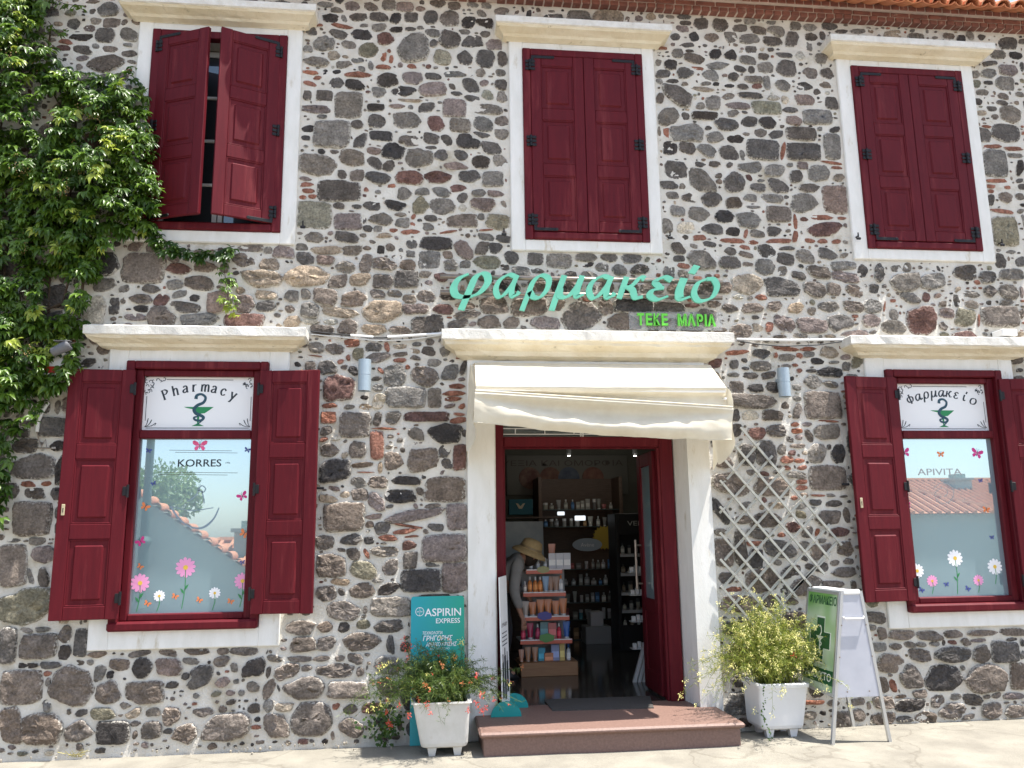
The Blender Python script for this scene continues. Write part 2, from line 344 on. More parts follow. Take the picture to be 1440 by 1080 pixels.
def glyph(mb, name, fr, d, wmax, wmin, nib=R(35), m=0):
    """fr(u,v) places the unit glyph; strokes drawn with a broad nib"""
    for si, st in enumerate(GL[name]):
        p = catmull(st, 5); n = len(p); Lr = []
        for i in range(n):
            t = (p[min(i + 1, n - 1)] - p[max(i - 1, 0)]); t.normalize()
            w = (wmin + (wmax - wmin) * abs(math.sin(math.atan2(t.y, t.x) - nib))) * .5
            nrm = Vector((-t.y, t.x)); Lr.append((p[i] + nrm * w, p[i] - nrm * w))
        off = Vector(d) * (.06 * si)
        dv = Vector(d)
        A = [Vector(fr(*q[0])) - off for q in Lr]; B = [Vector(fr(*q[1])) - off for q in Lr]
        vs_ = A + B + [v + dv for v in A] + [v + dv for v in B]
        fs = []
        for i in range(n - 1):
            fs += [(i, i + 1, n + i + 1, n + i), (2 * n + i, 3 * n + i, 3 * n + i + 1, 2 * n + i + 1), (i, 2 * n + i, 2 * n + i + 1, i + 1), (n + i, n + i + 1, 3 * n + i + 1, 3 * n + i)]
        fs += [(0, n, 3 * n, 2 * n), (n - 1, 3 * n - 1, 4 * n - 1, 2 * n - 1)]
        mb.add(vs_, fs, m)
_tc = bpy.data.curves.new('txt', 'FONT'); _to = bpy.data.objects.new('txt', _tc); C.objects.link(_to)
_tc.resolution_u = 3
def text(mb, s, o, ux, uz, h, depth=0.0, bold=0.0, align='L', m=0, width=None, shear=0.0):
    """sans lettering of cap height h from point o along ux with up uz"""
    _tc.body = s; _tc.size = 1.0; _tc.offset = bold; _tc.extrude = 0.0; _tc.shear = shear
    dg = bpy.context.evaluated_depsgraph_get(); dg.update()
    me = _to.evaluated_get(dg).to_mesh()
    if not len(me.vertices): return
    v = np.zeros(len(me.vertices) * 3); me.vertices.foreach_get('co', v); v = v.reshape(-1, 3)
    fs = [tuple(p.vertices) for p in me.polygons]
    ux = Vector(ux).normalized(); uz = Vector(uz).normalized(); k = h / .70
    w = v[:, 0].max() * k; sx = (width / w) if width else 1.0
    x0 = 0 if align == 'L' else -(w * sx) / 2
    nrm = ux.cross(uz)
    pts = [Vector(o) + ux * (x0 + a * k * sx) + uz * (b * k) for a, b, _ in v]
    if depth > 0:
        n = len(pts); pts = [p + nrm * depth for p in pts] + pts
        ed = {}
        for f in fs:
            for i in range(len(f)):
                e = (f[i], f[(i + 1) % len(f)]); ed[e] = 1
        side = [(a, n + a, n + b, b) for a, b in ed if (b, a) not in ed]
        mb.add(pts, fs + side, m)
    else: mb.add(pts, fs, m)
    _to.evaluated_get(dg).to_mesh_clear()
X = Vector((1, 0, 0)); Z = Vector((0, 0, 1)); Yv = Vector((0, 1, 0))
def stroke2(mb, pts, fr, w, d, m=0, smooth=True):
    p = catmull(pts, 6) if smooth and len(pts) > 2 else [Vector(q) for q in pts]
    n = len(p); A = []; B = []
    ws = w if isinstance(w, (list, tuple)) else None
    for i in range(n):
        t = p[min(i + 1, n - 1)] - p[max(i - 1, 0)]; t.normalize(); nr = Vector((-t.y, t.x))
        ww = (np.interp(i / (n - 1), np.linspace(0, 1, len(ws)), ws) if ws else w) * .5
        A.append(Vector(fr(*(p[i] + nr * ww)))); B.append(Vector(fr(*(p[i] - nr * ww))))
    dv = Vector(d); vs_ = A + B + [v + dv for v in A] + [v + dv for v in B]; fs = []
    for i in range(n - 1):
        fs += [(i, i + 1, n + i + 1, n + i), (2 * n + i, 3 * n + i, 3 * n + i + 1, 2 * n + i + 1), (i, 2 * n + i, 2 * n + i + 1, i + 1), (n + i, n + i + 1, 3 * n + i + 1, 3 * n + i)]
    mb.add(vs_, fs, m)
# ------------------------------------------------------------------ ground
def ground():
    xs = np.concatenate([[-400, -120, -40, -16], np.arange(-9, 10, .10), [16, 40, 120, 400]])
    ys = np.concatenate([[-400, -120, -40, -22, -16, -13, -12, -9], np.arange(-7, -1, .15), np.arange(-1, .5, .04), [1, 6, 30, 120, 400]])
    v = []; 
    for y in ys:
        for x in xs:
            z = 0.0
            if y < -12: z = -1.6 * min(1, (-12 - y) / 1.0)
            elif y > -8 and abs(x) < 9 and y < .45:
                z = .012 * mnoise.noise(Vector((x * .9, y * .9, 3))) + .005 * mnoise.noise(Vector((x * 3.5, y * 3.5, 7)))
                z += .015 * max(0, min(1, (x - 3) / 2)) if y > -1.2 else 0
                e_ = -.15 + .05 * mnoise.noise(Vector((x * 2.1, 2, 0))) + .03 * mnoise.noise(Vector((x * 7, 2, 0)))
                z -= .035 * max(0, min(1, (y - e_) / .05))
            v.append((x, y, z))
    n = len(xs); f = [(j * n + i, j * n + i + 1, (j + 1) * n + i + 1, (j + 1) * n + i) for j in range(len(ys) - 1) for i in range(n - 1)]
    me = bpy.data.meshes.new('street'); me.from_pydata(v, [], f); me.materials.append(M['concrete']); me.polygons.foreach_set('use_smooth', [True] * len(f))
    o = link('street', me, None, (0, 0, 0)); tag(o, kind='structure')
ground()
def debris():
    mb = MB()
    for i in range(120):
        x = random.uniform(-3.6, 5.6); y = -.02 - abs(random.gauss(0, .10)); r = random.uniform(.003, .009)
        if .4 < x < 2.45 or -.1 < x < .45: continue
        mb.box(x - r, x + r * random.uniform(.5, 1.2), y - r, y + r, .0, .012 + r, r * .5)
    tag(mb.build('gravel', flat((.30, .27, .22), .95), None), kind='stuff')
debris()

# ------------------------------------------------------------------ the pharmacy building
building = empty('pharmacy_building', (.6, .3, 0), 'two storey rubble stone building with wine red shutters and white window surrounds', 'building')
WX0, WX1, WZ1 = -4.6, 7.2, 6.43
HOLES = [(-2.30, -1.25, 4.16, 5.90), (.95, 1.98, 4.16, 5.90), (4.13, 5.17, 4.16, 5.90), (-2.31, -1.29, .93, 2.94), (4.17, 5.18, .93, 2.92), (.61, 2.27, 0, 2.98)]
TRIMS = [(-2.475, -1.077, 4.01, 6.03), (.776, 2.14, 4.01, 6.03), (3.945, 5.348, 4.01, 6.03), (-2.51, -1.085, .735, 3.10), (3.945, 5.37, .735, 3.10), (.385, 2.455, 0, 3.02)]
def wall():
    cell = .03; nx = int((WX1 - WX0) / cell); nz = int((WZ1 + .06) / cell)
    v = []
    for j in range(nz + 1):
        for i in range(nx + 1):
            x = WX0 + i * cell; z = -.06 + j * (WZ1 + .06) / nz
            n = mnoise.noise(Vector((x * 3.2, 1.3, z * 3.2))) * .007 + mnoise.noise(Vector((x * 12, 4.3, z * 12))) * .006 + mnoise.noise(Vector((x * 33, 9.3, z * 33))) * .003
            v.append((x, n, z))
    f = []
    for j in range(nz):
        zc = -.06 + (j + .5) * cell
        for i in range(nx):
            xc = WX0 + (i + .5) * cell
            if any(a < xc < b and c < zc < d for a, b, c, d in HOLES): continue
            k = j * (nx + 1) + i; f.append((k, k + 1, k + nx + 2, k + nx + 1))
    me = bpy.data.meshes.new('wall'); me.from_pydata(v, [], f); me.materials.append(M['mortar']); me.polygons.foreach_set('use_smooth', [True] * len(f))
    w = link('wall', me, building, (0, 0, 0))
    xb = sorted({WX0, WX1, *[h[0] for h in HOLES], *[h[1] for h in HOLES]})
    mb = MB()
    for a, b in zip(xb[:-1], xb[1:]):
        xc = (a + b) / 2; hs = sorted([(h[2], h[3]) for h in HOLES if h[0] < xc < h[1]]); z = -.06
        for c, d in hs:
            if c > z: mb.box(a, b, .035, .46, z, c)
            z = d
        mb.box(a, b, .035, .46, z, 6.6)
    mb.box(WX0, WX0 + .4, .46, 8, 0, 6.6); mb.box(WX1 - .4, WX1, .46, 8, 0, 6.6); mb.box(WX0, WX1, 8, 8.4, 0, 6.6)
    mb.build('inner_wall', M['mortar'], building)
    return w
wall_o = wall()
CC = dict(d=(.098, .088, .080), g=(.165, .152, .136), k=(.052, .047, .045), m=(.185, .150, .138), b=(.150, .126, .108), o=(.165, .155, .115), y=(.22, .21, .165),
          t=(.27, .222, .170), r=(.235, .110, .078), n=(.125, .072, .062), w=(.42, .39, .33))
STONES = ('-64 631 13 9 m;-48 631 13 9 b;-32 634 12 10 g;-17 633 15 9 m;-3 632 9 5 m;13 638 13 8 d;28 637 11 8 b;45 640 11 7 g;57 640 10 8 g;71 634 13 8 b;53 630 10 9 g;'
 '-89 631 13 5 g;-78 626 11 5 g;-84 618 14 8 k;-72 618 5 7 g;-59 620 15 8 d;-41 622 16 10 d;-26 621 10 10 k;-11 623 12 10 d;6 624 13 13 d;23 624 17 14 b;41 621 11 12 k;'
 '56 622 16 11 k;-94 610 9 3 r;-73 610 20 4 r;-54 612 8 4 g;-40 611 13 7 g;-25 610 11 6 k;-12 611 10 4 d;-3 613 7 4 g;-101 604 10 8 d;-77 602 15 8 d;-56 603 18 10 k;'
 '-34 600 14 12 n;-9 593 29 27 g;8 608 14 8 g;37 611 11 5 g;24 603 18 17 d;45 602 17 11 d;64 600 14 10 m;56 610 9 6 g;-89 592 17 14 g;-67 592 13 8 g;-49 588 17 14 o;'
 '9 598 8 8 d;17 584 15 14 y;37 585 13 14 d;56 585 16 17 d;72 585 9 15 d;-103 586 8 6 g;-80 581 11 9 t;-36 582 5 9 r;-29 580 4 9 r;-31 588 4 4 r;-96 574 23 8 g;'
 '-59 577 11 5 g;-71 572 14 7 g;-55 569 6 5 g;-36 572 12 4 r;-11 574 8 5 r;-47 573 5 9 g;-100 563 14 4 r;-58 563 22 5 r;-87 564 6 5 k;-94 558 8 4 r;-100 552 12 4 r;'
 '-61 553 16 10 k;-32 559 18 14 k;-9 562 17 12 m;9 565 13 6 d;28 568 19 6 g;42 558 14 12 d;55 561 8 6 m;70 560 11 10 d;8 552 23 13 m;26 556 6 6 d;-18 549 20 9 k;'
 '-39 547 12 9 g;-102 541 7 9 d;-87 541 14 10 dR;-66 533 23 24 gR;30 549 11 4 d;44 545 13 6 d;58 549 11 10 y;71 548 10 11 g;-94 528 24 8 m;-42 532 15 7 kR;-24 534 15 4 m;'
 '-12 540 19 3 t;3 534 14 9 d;28 535 20 17 mR;57 535 27 10 g;70 524 12 9 b;-89 521 9 4 g;-58 515 10 8 d;-41 519 14 12 d;-14 521 23 15 g;11 519 14 14 n;33 518 18 13 gR;'
 '54 520 17 14 g;-80 505 30 25 gR;-101 509 10 6 k;-37 505 19 9 kR;-55 500 10 14 d;-12 501 17 10 b;7 504 13 10 d;21 503 9 10 d;40 503 22 13 k;52 509 16 6 d;70 511 12 10 g;'
 '-102 500 7 5 k;61 497 17 11 d;7 495 12 4 d;-88 488 7 5 k;-77 488 8 4 b;-43 490 12 7 m;-26 491 19 14 k;-3 486 24 16 g;16 489 12 10 d;34 489 12 9 d;-62 483 20 15 g;'
 '-90 475 33 20 g;-42 479 12 12 d;-30 477 10 10 d;29 479 20 8 m;52 484 15 12 k;69 486 12 11 g;-70 467 8 8 d;-57 466 12 11 b;-39 465 22 10 d;-12 466 24 13 n;14 468 24 12 n;'
 '41 470 19 11 d;62 468 18 14 gR;-101 462 10 4 m;-100 457 12 4 r;-98 451 11 4 r;-103 445 6 4 r;-95 446 7 4 r;-72 452 36 19 dR;-49 454 4 4 r;-27 458 7 4 r;-16 451 13 11 g;'
 '0 454 12 6 g;16 454 16 8 g;31 458 15 6 n;35 449 9 9 d;50 454 13 8 g;64 454 16 6 m;-2 441 14 15 o;18 440 22 15 g;53 444 21 13 m;35 440 7 6 w;-93 429 29 24 yR;-72 438 9 6 d;'
 '-57 438 9 4 d;-44 439 14 8 d;-24 440 19 9 k;-19 431 11 5 g;-35 427 20 12 g;-17 425 12 10 g;-8 430 4 5 r;-8 423 5 4 r;7 429 11 6 d;5 421 10 7 g;35 428 26 12 bR;'
 '52 432 8 6 g;66 428 24 14 y;-64 424 23 15 mR;-47 418 8 6 d;-38 418 8 6 g;-50 425 3 6 d;-25 417 7 4 r;-10 416 16 4 r;56 420 13 2 r;22 417 16 2 r;-92 409 15 9 g;'
 '-65 410 19 9 d;-35 412 17 5 t;-9 405 9 8 d;12 406 26 12 k;36 401 16 16 m;52 403 10 12 d;64 403 12 10 d;56 413 13 7 g;71 412 13 7 d;-51 412 6 4 g;-60 398 15 8 g;'
 '-81 397 27 8 t;-102 400 10 6 g;-10 396 8 6 g;-99 390 14 11 d;-82 389 15 9 m;-22 392 9 6 g;6 391 18 15 gR;22 396 8 7 b;25 387 12 10 g;37 388 9 7 g;56 390 23 11 o;'
 '78 395 12 12 d;-65 383 16 10 g;-48 386 10 16 b;-32 386 20 11 b;-12 386 13 9 b;-97 374 35 18 t;-71 370 13 11 b;-53 372 16 11 t;-33 370 17 13 b;-13 373 20 15 dR;'
 '3 378 10 6 g;-108 356 13 10 g;-81 356 19 13 b;-57 355 22 13 b;-38 360 13 8 b;-23 360 13 6 g;-11 355 11 8 g;4 358 16 10 b;-98 358 10 9 g;23 359 15 8 k;62 351 23 15 b;'
 '-110 345 8 6 b;-94 344 15 14 g;-69 343 30 8 t;-34 344 31 19 t;-5 346 22 11 m;18 347 17 9 n;39 343 23 7 b;37 351 16 6 b;4 334 25 17 d;-108 334 13 10 t;-93 334 14 4 w;'
 '-75 334 12 5 w;-62 330 16 13 b;-83 327 18 10 b;-40 328 19 9 t;-18 328 18 7 b;30 334 17 7 b;57 336 18 11 b;77 336 13 10 b;224 639 6 5 g;233 639 9 4 g;247 640 13 6 d;'
 '247 633 11 5 d;263 633 14 11 d;282 633 16 13 d;244 627 12 7 m;301 631 14 8 d;312 639 11 6 g;320 630 14 8 d;339 630 17 11 g;333 639 9 4 g;358 637 11 9 g;373 636 14 7 g;'
 '393 638 16 7 d;403 634 14 4 d;421 635 15 5 g;255 619 10 10 k;273 619 14 9 b;292 621 12 11 g;310 620 19 10 g;333 619 18 9 d;353 622 13 15 d;373 626 12 8 d;384 628 6 8 d;'
 '237 618 10 7 d;368 616 9 8 g;248 610 14 5 d;311 609 11 7 d;331 610 6 4 d;238 601 11 9 g;275 602 12 10 k;290 602 12 11 k;250 604 8 3 d;344 605 15 5 d;359 605 11 9 w;'
 '323 602 11 7 d;307 598 16 8 g;254 596 19 10 d;276 590 22 8 g;231 589 12 10 k;345 591 18 17 d;324 591 15 10 g;310 588 7 7 d;298 588 11 6 d;257 586 14 4 r;219 590 6 7 g;'
 '223 579 14 8 d;245 581 17 11 d;269 580 14 11 g;292 580 11 9 d;312 578 17 7 g;324 575 7 13 g;368 587 14 11 b;385 588 13 11 d;232 572 12 4 d;219 571 7 5 g;340 573 15 10 g;'
 '361 573 14 9 d;382 576 10 7 g;287 570 10 4 k;300 570 10 5 d;314 571 10 5 n;274 571 6 4 k;264 571 10 4 g;244 570 7 4 g;237 557 24 20 d;260 565 22 5 t;219 554 7 10 d;'
 '270 552 14 14 g;285 559 13 6 g;307 561 24 6 d;330 560 12 5 w;360 559 20 11 m;341 558 8 8 w;373 568 7 6 d;387 557 12 12 d;294 550 22 7 m;322 549 27 12 oR;345 548 14 6 d;'
 '258 548 9 6 g;226 535 19 18 g;243 537 7 7 d;261 538 24 8 kR;289 542 11 7 g;304 534 15 10 d;322 534 16 12 k;348 537 15 10 m;372 542 28 15 gR;282 530 22 12 d;'
 '243 520 31 16 g;223 518 5 11 r;270 517 17 10 g;289 516 16 8 k;264 526 7 4 d;314 523 13 8 d;329 522 13 8 d;354 524 28 13 dR;300 521 8 4 g;384 512 16 26 gR;226 504 13 12 k;'
 '243 504 15 12 d;261 503 18 12 g;282 502 17 14 d;315 506 31 20 dR;335 506 4 18 r;355 506 32 17 dR;295 500 5 10 g;217 521 4 11 g;231 483 21 17 d;254 489 10 5 d;'
 '268 490 11 6 d;282 490 6 6 d;301 488 23 11 g;326 486 18 11 g;346 481 13 12 d;354 492 12 7 m;369 485 21 15 g;381 496 20 3 r;386 491 11 3 r;253 474 24 22 g;223 468 15 8 d;'
 '286 473 19 20 d;271 479 7 5 d;236 467 6 6 g;300 478 6 6 n;311 475 8 4 g;308 469 15 9 d;327 471 18 13 d;358 470 20 8 d;382 459 24 27 mR;352 455 24 19 g;226 458 11 7 g;'
 '242 456 15 9 d;263 455 19 13 d;283 453 14 10 d;300 458 12 7 g;321 458 19 8 g;335 460 6 4 d;302 449 13 3 g;230 443 13 10 g;250 440 20 13 g;274 439 18 12 k;296 436 21 15 g;'
 '326 443 23 15 bR;220 429 10 13 g;237 427 16 11 w;262 427 20 10 d;281 425 13 8 k;293 423 4 9 r;304 423 13 7 g;320 426 14 9 d;341 436 4 14 r;350 439 8 4 n;367 441 22 5 r;'
 '368 429 33 12 n;340 422 5 11 r;387 441 9 3 r;249 418 13 5 r;279 416 22 5 r;291 410 10 4 r;300 415 10 4 r;324 417 22 4 r;354 418 10 4 r;366 418 10 4 r;379 418 10 4 r;'
 '229 407 13 12 d;235 418 8 5 d;258 412 12 5 d;243 410 7 4 g;312 407 17 12 d;331 410 15 4 d;250 397 22 17 g;277 406 11 7 d;292 403 13 5 b;329 400 17 11 d;348 403 17 12 g;'
 '370 406 18 10 d;386 405 8 5 g;212 402 12 16 o;229 398 10 6 d;276 395 19 11 d;309 391 17 15 g;293 394 9 4 b;233 391 11 5 r;219 385 10 10 g;360 388 19 11 d;340 384 13 8 d;'
 '385 395 25 8 g;384 384 25 9 m;402 390 10 12 d;325 388 9 8 g;291 376 28 19 t;324 373 31 17 d;354 371 19 14 b;373 372 13 11 b;393 371 16 11 b;270 371 13 11 b;282 363 10 4 w;'
 '293 362 5 4 g;303 363 11 5 r;218 352 27 10 dR;239 354 12 4 n;259 356 12 6 b;273 352 15 8 b;294 353 19 9 b;315 355 14 10 b;335 354 14 10 t;367 356 18 10 g;390 356 17 10 b;'
 '551 636 8 6 d;578 631 20 13 d;566 618 18 9 g;585 618 14 8 k;556 608 15 5 d;539 595 11 8 g;554 597 15 10 g;575 601 19 11 m;570 587 19 14 g;539 585 9 8 o;552 587 9 4 k;'
 '590 606 4 11 d;584 576 9 5 g;544 576 12 6 g;538 566 10 7 k;552 559 10 5 d;564 566 12 5 d;540 554 12 6 t;572 554 23 18 g;563 534 28 18 d;540 531 14 15 d;544 540 10 3 r;'
 '546 519 23 4 r;570 518 20 4 r;547 502 26 27 gR;571 511 16 5 g;573 498 8 17 k;546 484 20 4 r;540 478 11 4 r;540 473 6 4 r;538 464 8 11 d;549 453 22 4 r;548 433 27 28 oR;'
 '503 391 23 14 d;525 387 16 11 d;540 403 11 15 d;552 412 10 4 g;560 403 9 9 d;550 390 23 11 g;514 382 7 5 r;494 374 6 6 t;526 373 12 11 d;544 373 19 13 g;506 360 13 8 g;'
 '491 363 6 11 d;541 363 13 6 g;497 347 20 16 o;532 349 36 19 bR;558 373 4 11 m;99 394 14 11 dR;120 393 22 13 gR;144 397 18 8 g;165 397 14 8 d;186 397 18 8 d;72 386 7 6 d;'
 '86 382 15 10 g;146 390 10 4 k;158 388 12 8 g;174 386 14 9 g;193 387 17 8 d;75 368 19 12 k;100 369 15 12 b;119 369 13 12 k;133 369 13 12 b;162 370 13 12 b;182 368 18 10 k;'
 '203 369 20 11 b;222 369 11 10 b;237 368 11 8 b;253 369 16 11 b;147 380 14 8 g;130 380 10 6 d;101 383 11 5 g;93 350 29 15 b;118 352 18 10 b;137 342 34 24 b;161 351 12 14 b;'
 '185 353 34 12 kR;107 336 25 11 m;176 338 28 14 b;204 337 15 14 b;219 336 11 12 b;238 333 19 6 b;251 343 17 17 b;283 331 21 13 b;262 332 13 5 b;350 351 8 7 g;'
 '410 357 17 12 g;428 349 9 10 g;446 365 18 9 g;506 370 18 6 g;481 351 15 9 m;555 352 5 9 b;455 344 28 23 n;426 337 22 13 g;406 343 18 12 m;376 340 23 16 d;349 338 26 13 m;'
 '323 339 20 13 m;309 336 7 9 r;298 335 10 7 t;389 331 26 7 m;420 357 2 10 r;511 345 2 12 r;407 332 8 4 d;318 327 13 3 d;337 328 12 4 g;365 328 10 3 t;549 332 11 5 t;'
 '391 347 6 3 r;278 312 20 4 r;300 311 17 9 d;323 316 22 4 r;344 316 15 4 r;363 313 17 10 t;313 310 4 5 r;323 308 16 6 g;335 310 6 5 r;344 311 10 5 g;351 305 12 6 k;'
 '378 309 10 5 m;367 304 10 3 g;362 295 24 10 k;274 301 8 8 d;284 305 6 4 d;298 300 19 8 g;322 300 8 4 g;378 301 8 8 g;389 305 10 13 o;273 292 11 4 g;289 291 13 6 d;'
 '305 292 13 6 d;275 281 12 10 bR;292 280 14 7 k;308 281 13 9 k;330 301 5 3 r;334 296 6 4 r;344 296 9 3 d;362 284 14 6 g;345 286 17 11 g;287 268 46 12 b;353 265 32 24 bR;'
 '318 265 7 7 b;329 260 8 13 b;329 271 8 5 g;286 256 14 8 w;306 256 18 9 d;357 251 19 2 r;354 241 23 12 g;326 248 8 4 r;337 248 9 4 m;327 242 10 5 r;328 237 7 5 m;'
 '338 238 7 10 d;308 242 17 11 d;290 240 15 10 n;272 256 8 11 d;272 243 9 11 d;320 235 6 6 d;327 229 14 4 b;544 308 12 8 d;544 291 10 5 d;280 222 16 18 d;297 222 17 21 d;'
 '312 226 7 9 g;344 223 15 17 g;363 222 12 16 k;356 228 5 5 d;321 223 7 5 n;316 217 11 6 r;327 216 9 4 r;329 210 9 4 r;316 210 6 4 r;352 201 33 21 bR;324 204 16 6 g;'
 '328 198 10 4 r;328 193 10 4 r;295 205 8 4 n;282 206 10 5 g;301 194 29 15 b;258 215 17 10 b;264 197 31 19 b;253 173 11 20 d;276 178 11 6 g;320 184 6 4 r;342 186 13 2 r;'
 '353 186 8 3 g;339 180 10 5 d;356 179 15 5 d;365 185 7 2 d;349 167 21 12 b;366 169 6 12 d;304 178 14 5 t;324 177 13 5 g;293 166 27 13 b;325 170 9 6 o;273 166 12 7 b;'
 '318 159 13 10 n;358 155 17 8 n;338 155 4 6 r;329 155 9 10 d;285 154 18 8 d;253 156 11 6 g;306 153 8 4 r;269 142 10 31 d;254 139 15 23 bR;282 146 14 4 r;304 141 26 14 d;'
 '326 143 10 8 g;340 139 18 13 b;362 140 14 12 b;342 147 7 5 g;282 134 12 16 k;352 129 8 5 g;364 130 10 5 b;329 126 8 5 d;339 125 12 8 d;325 133 6 5 d;359 121 20 8 d;'
 '301 130 7 5 g;312 122 16 11 d;255 118 13 9 d;287 116 28 18 b;323 111 25 16 b;348 111 18 6 b;367 110 5 8 d;261 109 13 4 r;305 107 6 9 d;268 97 34 12 b;293 99 15 10 b;'
 '311 98 12 6 b;382 83 22 10 d;389 70 7 10 b;406 68 23 8 b;431 67 21 8 b;453 68 15 6 b;479 68 27 5 b;507 68 23 6 b;385 59 12 7 g;400 59 10 5 b;413 60 10 5 g;423 60 8 4 g;'
 '435 60 9 4 g;443 61 3 5 d;451 61 8 4 n;463 61 8 6 b;475 62 13 3 m;506 62 10 3 d;515 59 3 7 d;394 46 23 15 b;420 52 18 11 b;450 51 33 12 d;477 51 15 14 d;498 52 23 17 dR;'
 '514 49 4 7 g;380 75 8 5 g;410 34 19 21 b;440 33 32 20 k;477 31 35 22 b;507 32 13 21 bR;458 40 4 4 g;385 29 9 12 d;394 28 6 11 r;417 21 13 7 b;400 19 11 3 b;407 12 25 10 k;'
 '432 14 12 10 b;449 17 10 5 g;464 14 16 9 d;477 16 6 3 d;486 17 8 5 b;502 16 18 5 m;360 16 16 6 b;371 13 4 6 b;384 15 17 10 b;340 16 10 5 b;444 6 22 12 b;480 5 17 12 b;'
 '501 4 16 9 b;348 3 15 12 b;361 6 12 9 b;382 2 20 9 b;401 1 14 5 d;420 2 18 8 b;458 1 12 4 b;-87 312 13 9 g;-72 311 14 9 b;-58 316 12 7 r;-53 307 9 11 o;-61 304 4 6 r;'
 '-88 305 12 1 r;-67 300 6 5 r;-40 313 13 7 d;-29 313 5 8 r;-18 314 11 4 t;-36 304 20 8 b;-18 307 12 4 d;-18 302 11 4 r;-5 310 8 4 t;-5 304 9 4 b;-4 316 8 4 g;7 318 8 5 b;'
 '6 310 11 8 d;-92 296 8 9 b;-78 295 15 12 d;-64 296 7 5 b;-57 292 9 9 k;-68 279 24 22 n;-34 293 4 6 r;-22 289 17 17 g;-12 296 5 4 r;3 288 22 16 b;10 300 12 6 g;'
 '20 310 9 8 g;24 292 13 13 g;35 296 5 12 d;34 286 6 3 m;-36 278 8 6 g;-37 286 8 4 d;-35 267 9 12 w;-47 270 7 4 k;-13 270 32 17 gR;11 270 11 16 gR;30 280 14 4 r;'
 '27 274 19 4 r;26 269 16 4 r;24 263 10 4 m;34 263 6 5 r;-75 263 12 4 r;-76 253 12 10 rR;-59 262 9 4 g;-46 262 10 5 t;-54 247 24 20 bR;-36 252 6 12 d;-23 253 12 10 g;'
 '4 254 36 8 nR;31 251 13 5 r;32 256 10 3 r;-77 242 9 8 b;-30 244 20 2 r;-36 230 11 23 rR;19 240 27 16 k;36 240 4 6 d;-79 235 6 4 r;-69 236 7 4 w;-74 226 15 10 b;'
 '-52 227 13 13 b;-62 222 5 5 t;-22 217 14 13 b;2 218 24 18 b;20 225 10 10 d;21 215 8 8 d;32 220 11 21 nR;-15 226 4 4 d;-69 209 25 18 k;-48 214 18 4 b;-33 212 4 9 t;'
 '-45 208 14 1 r;3 204 4 4 d;-51 200 12 9 g;-35 200 15 9 b;-12 201 24 7 k;20 194 32 20 bR;-70 195 9 4 m;-16 188 26 11 k;-1 192 7 6 d;-49 190 13 10 b;-74 187 15 7 t;'
 '-61 190 8 5 t;-36 184 12 16 m;-61 172 31 22 bR;-38 172 13 4 m;-6 173 45 10 m;10 180 13 4 b;30 171 17 21 mR;-25 180 6 3 d;-4 180 4 4 m;-41 166 7 5 b;-31 163 12 9 d;'
 '-8 164 24 2 r;-12 160 19 4 r;12 163 13 6 d;-7 156 12 2 r;-26 155 15 5 r;-9 149 12 7 n;5 160 5 4 b;20 146 36 22 mR;-76 152 13 11 b;-55 154 16 9 d;-41 153 8 6 k;'
 '-63 146 6 3 d;-53 143 11 9 d;-43 143 4 8 r;-29 144 21 8 g;-8 137 11 13 dR;-24 132 12 12 b;10 133 12 3 g;28 123 20 23 mR;-70 134 21 17 b;-45 130 21 13 o;-63 121 14 5 t;'
 '-34 121 10 4 g;-46 114 19 12 b;-25 115 17 9 k;1 121 31 17 kR;-74 112 16 12 b;-62 113 5 6 d;-60 99 27 14 b;-23 101 31 15 gR;-43 99 4 6 d;-44 94 4 3 g;12 108 26 4 d;'
 '-74 87 12 8 b;-59 86 9 8 k;-44 88 10 7 o;-24 86 20 9 d;-93 87 19 10 b;-110 74 13 10 b;-90 74 18 11 b;-72 74 14 10 b;-46 75 29 13 b;-23 72 6 13 d;-112 64 12 5 g;'
 '-92 63 17 4 b;-76 63 14 4 b;-62 63 8 5 b;-50 62 11 8 b;-41 65 4 2 d;-102 53 18 13 b;-87 56 8 5 b;-66 54 28 10 b;-46 52 6 7 b;-115 42 9 14 b;-108 42 2 5 d;-89 42 31 16 b;'
 '-55 39 30 12 bR;-37 45 5 4 b;-25 40 16 14 b;-115 29 8 9 g;-103 28 13 6 t;-82 18 29 24 b;-53 25 11 7 d;-64 27 6 5 r;-109 15 18 17 b;-52 11 19 14 b;-37 25 15 8 n;'
 '-15 11 4 8 b;-6 9 8 10 d;-66 6 3 6 b;-11 70 8 8 d;-308 79 12 26 dR;-296 90 10 4 g;-284 90 10 4 g;-286 78 26 18 bR;-268 86 9 12 b;-256 80 9 20 dR;-243 71 14 5 b;'
 '-212 71 16 5 b;-192 71 14 5 b;-170 71 19 5 b;-151 71 9 6 b;-135 70 21 6 b;-267 73 9 11 k;-292 64 14 4 k;-276 64 15 5 d;-256 65 7 4 d;-248 65 5 4 g;-227 63 13 8 b;'
 '-210 60 14 14 k;-190 60 18 12 m;-175 64 12 5 g;-152 63 12 7 b;-127 58 17 12 k;-142 58 5 7 g;-278 58 6 4 r;-296 49 29 24 bR;-260 48 31 27 b;-241 56 8 12 g;-233 43 16 17 b;'
 '-207 42 27 16 bR;-233 56 5 6 k;-187 47 9 5 d;-177 53 7 6 d;-167 52 16 16 d;-220 33 9 6 g;-236 28 18 8 o;-214 28 11 7 t;-200 28 10 6 g;-186 24 13 14 b;-163 26 16 8 b;'
 '-146 15 33 19 b;-301 22 15 24 b;-278 19 26 22 b;-252 17 19 15 b;-228 14 23 16 kR;-200 15 15 12 b;-176 12 18 14 b;-252 29 9 5 d;-212 12 4 6 b;-188 14 7 4 d;-212 20 7 4 d;'
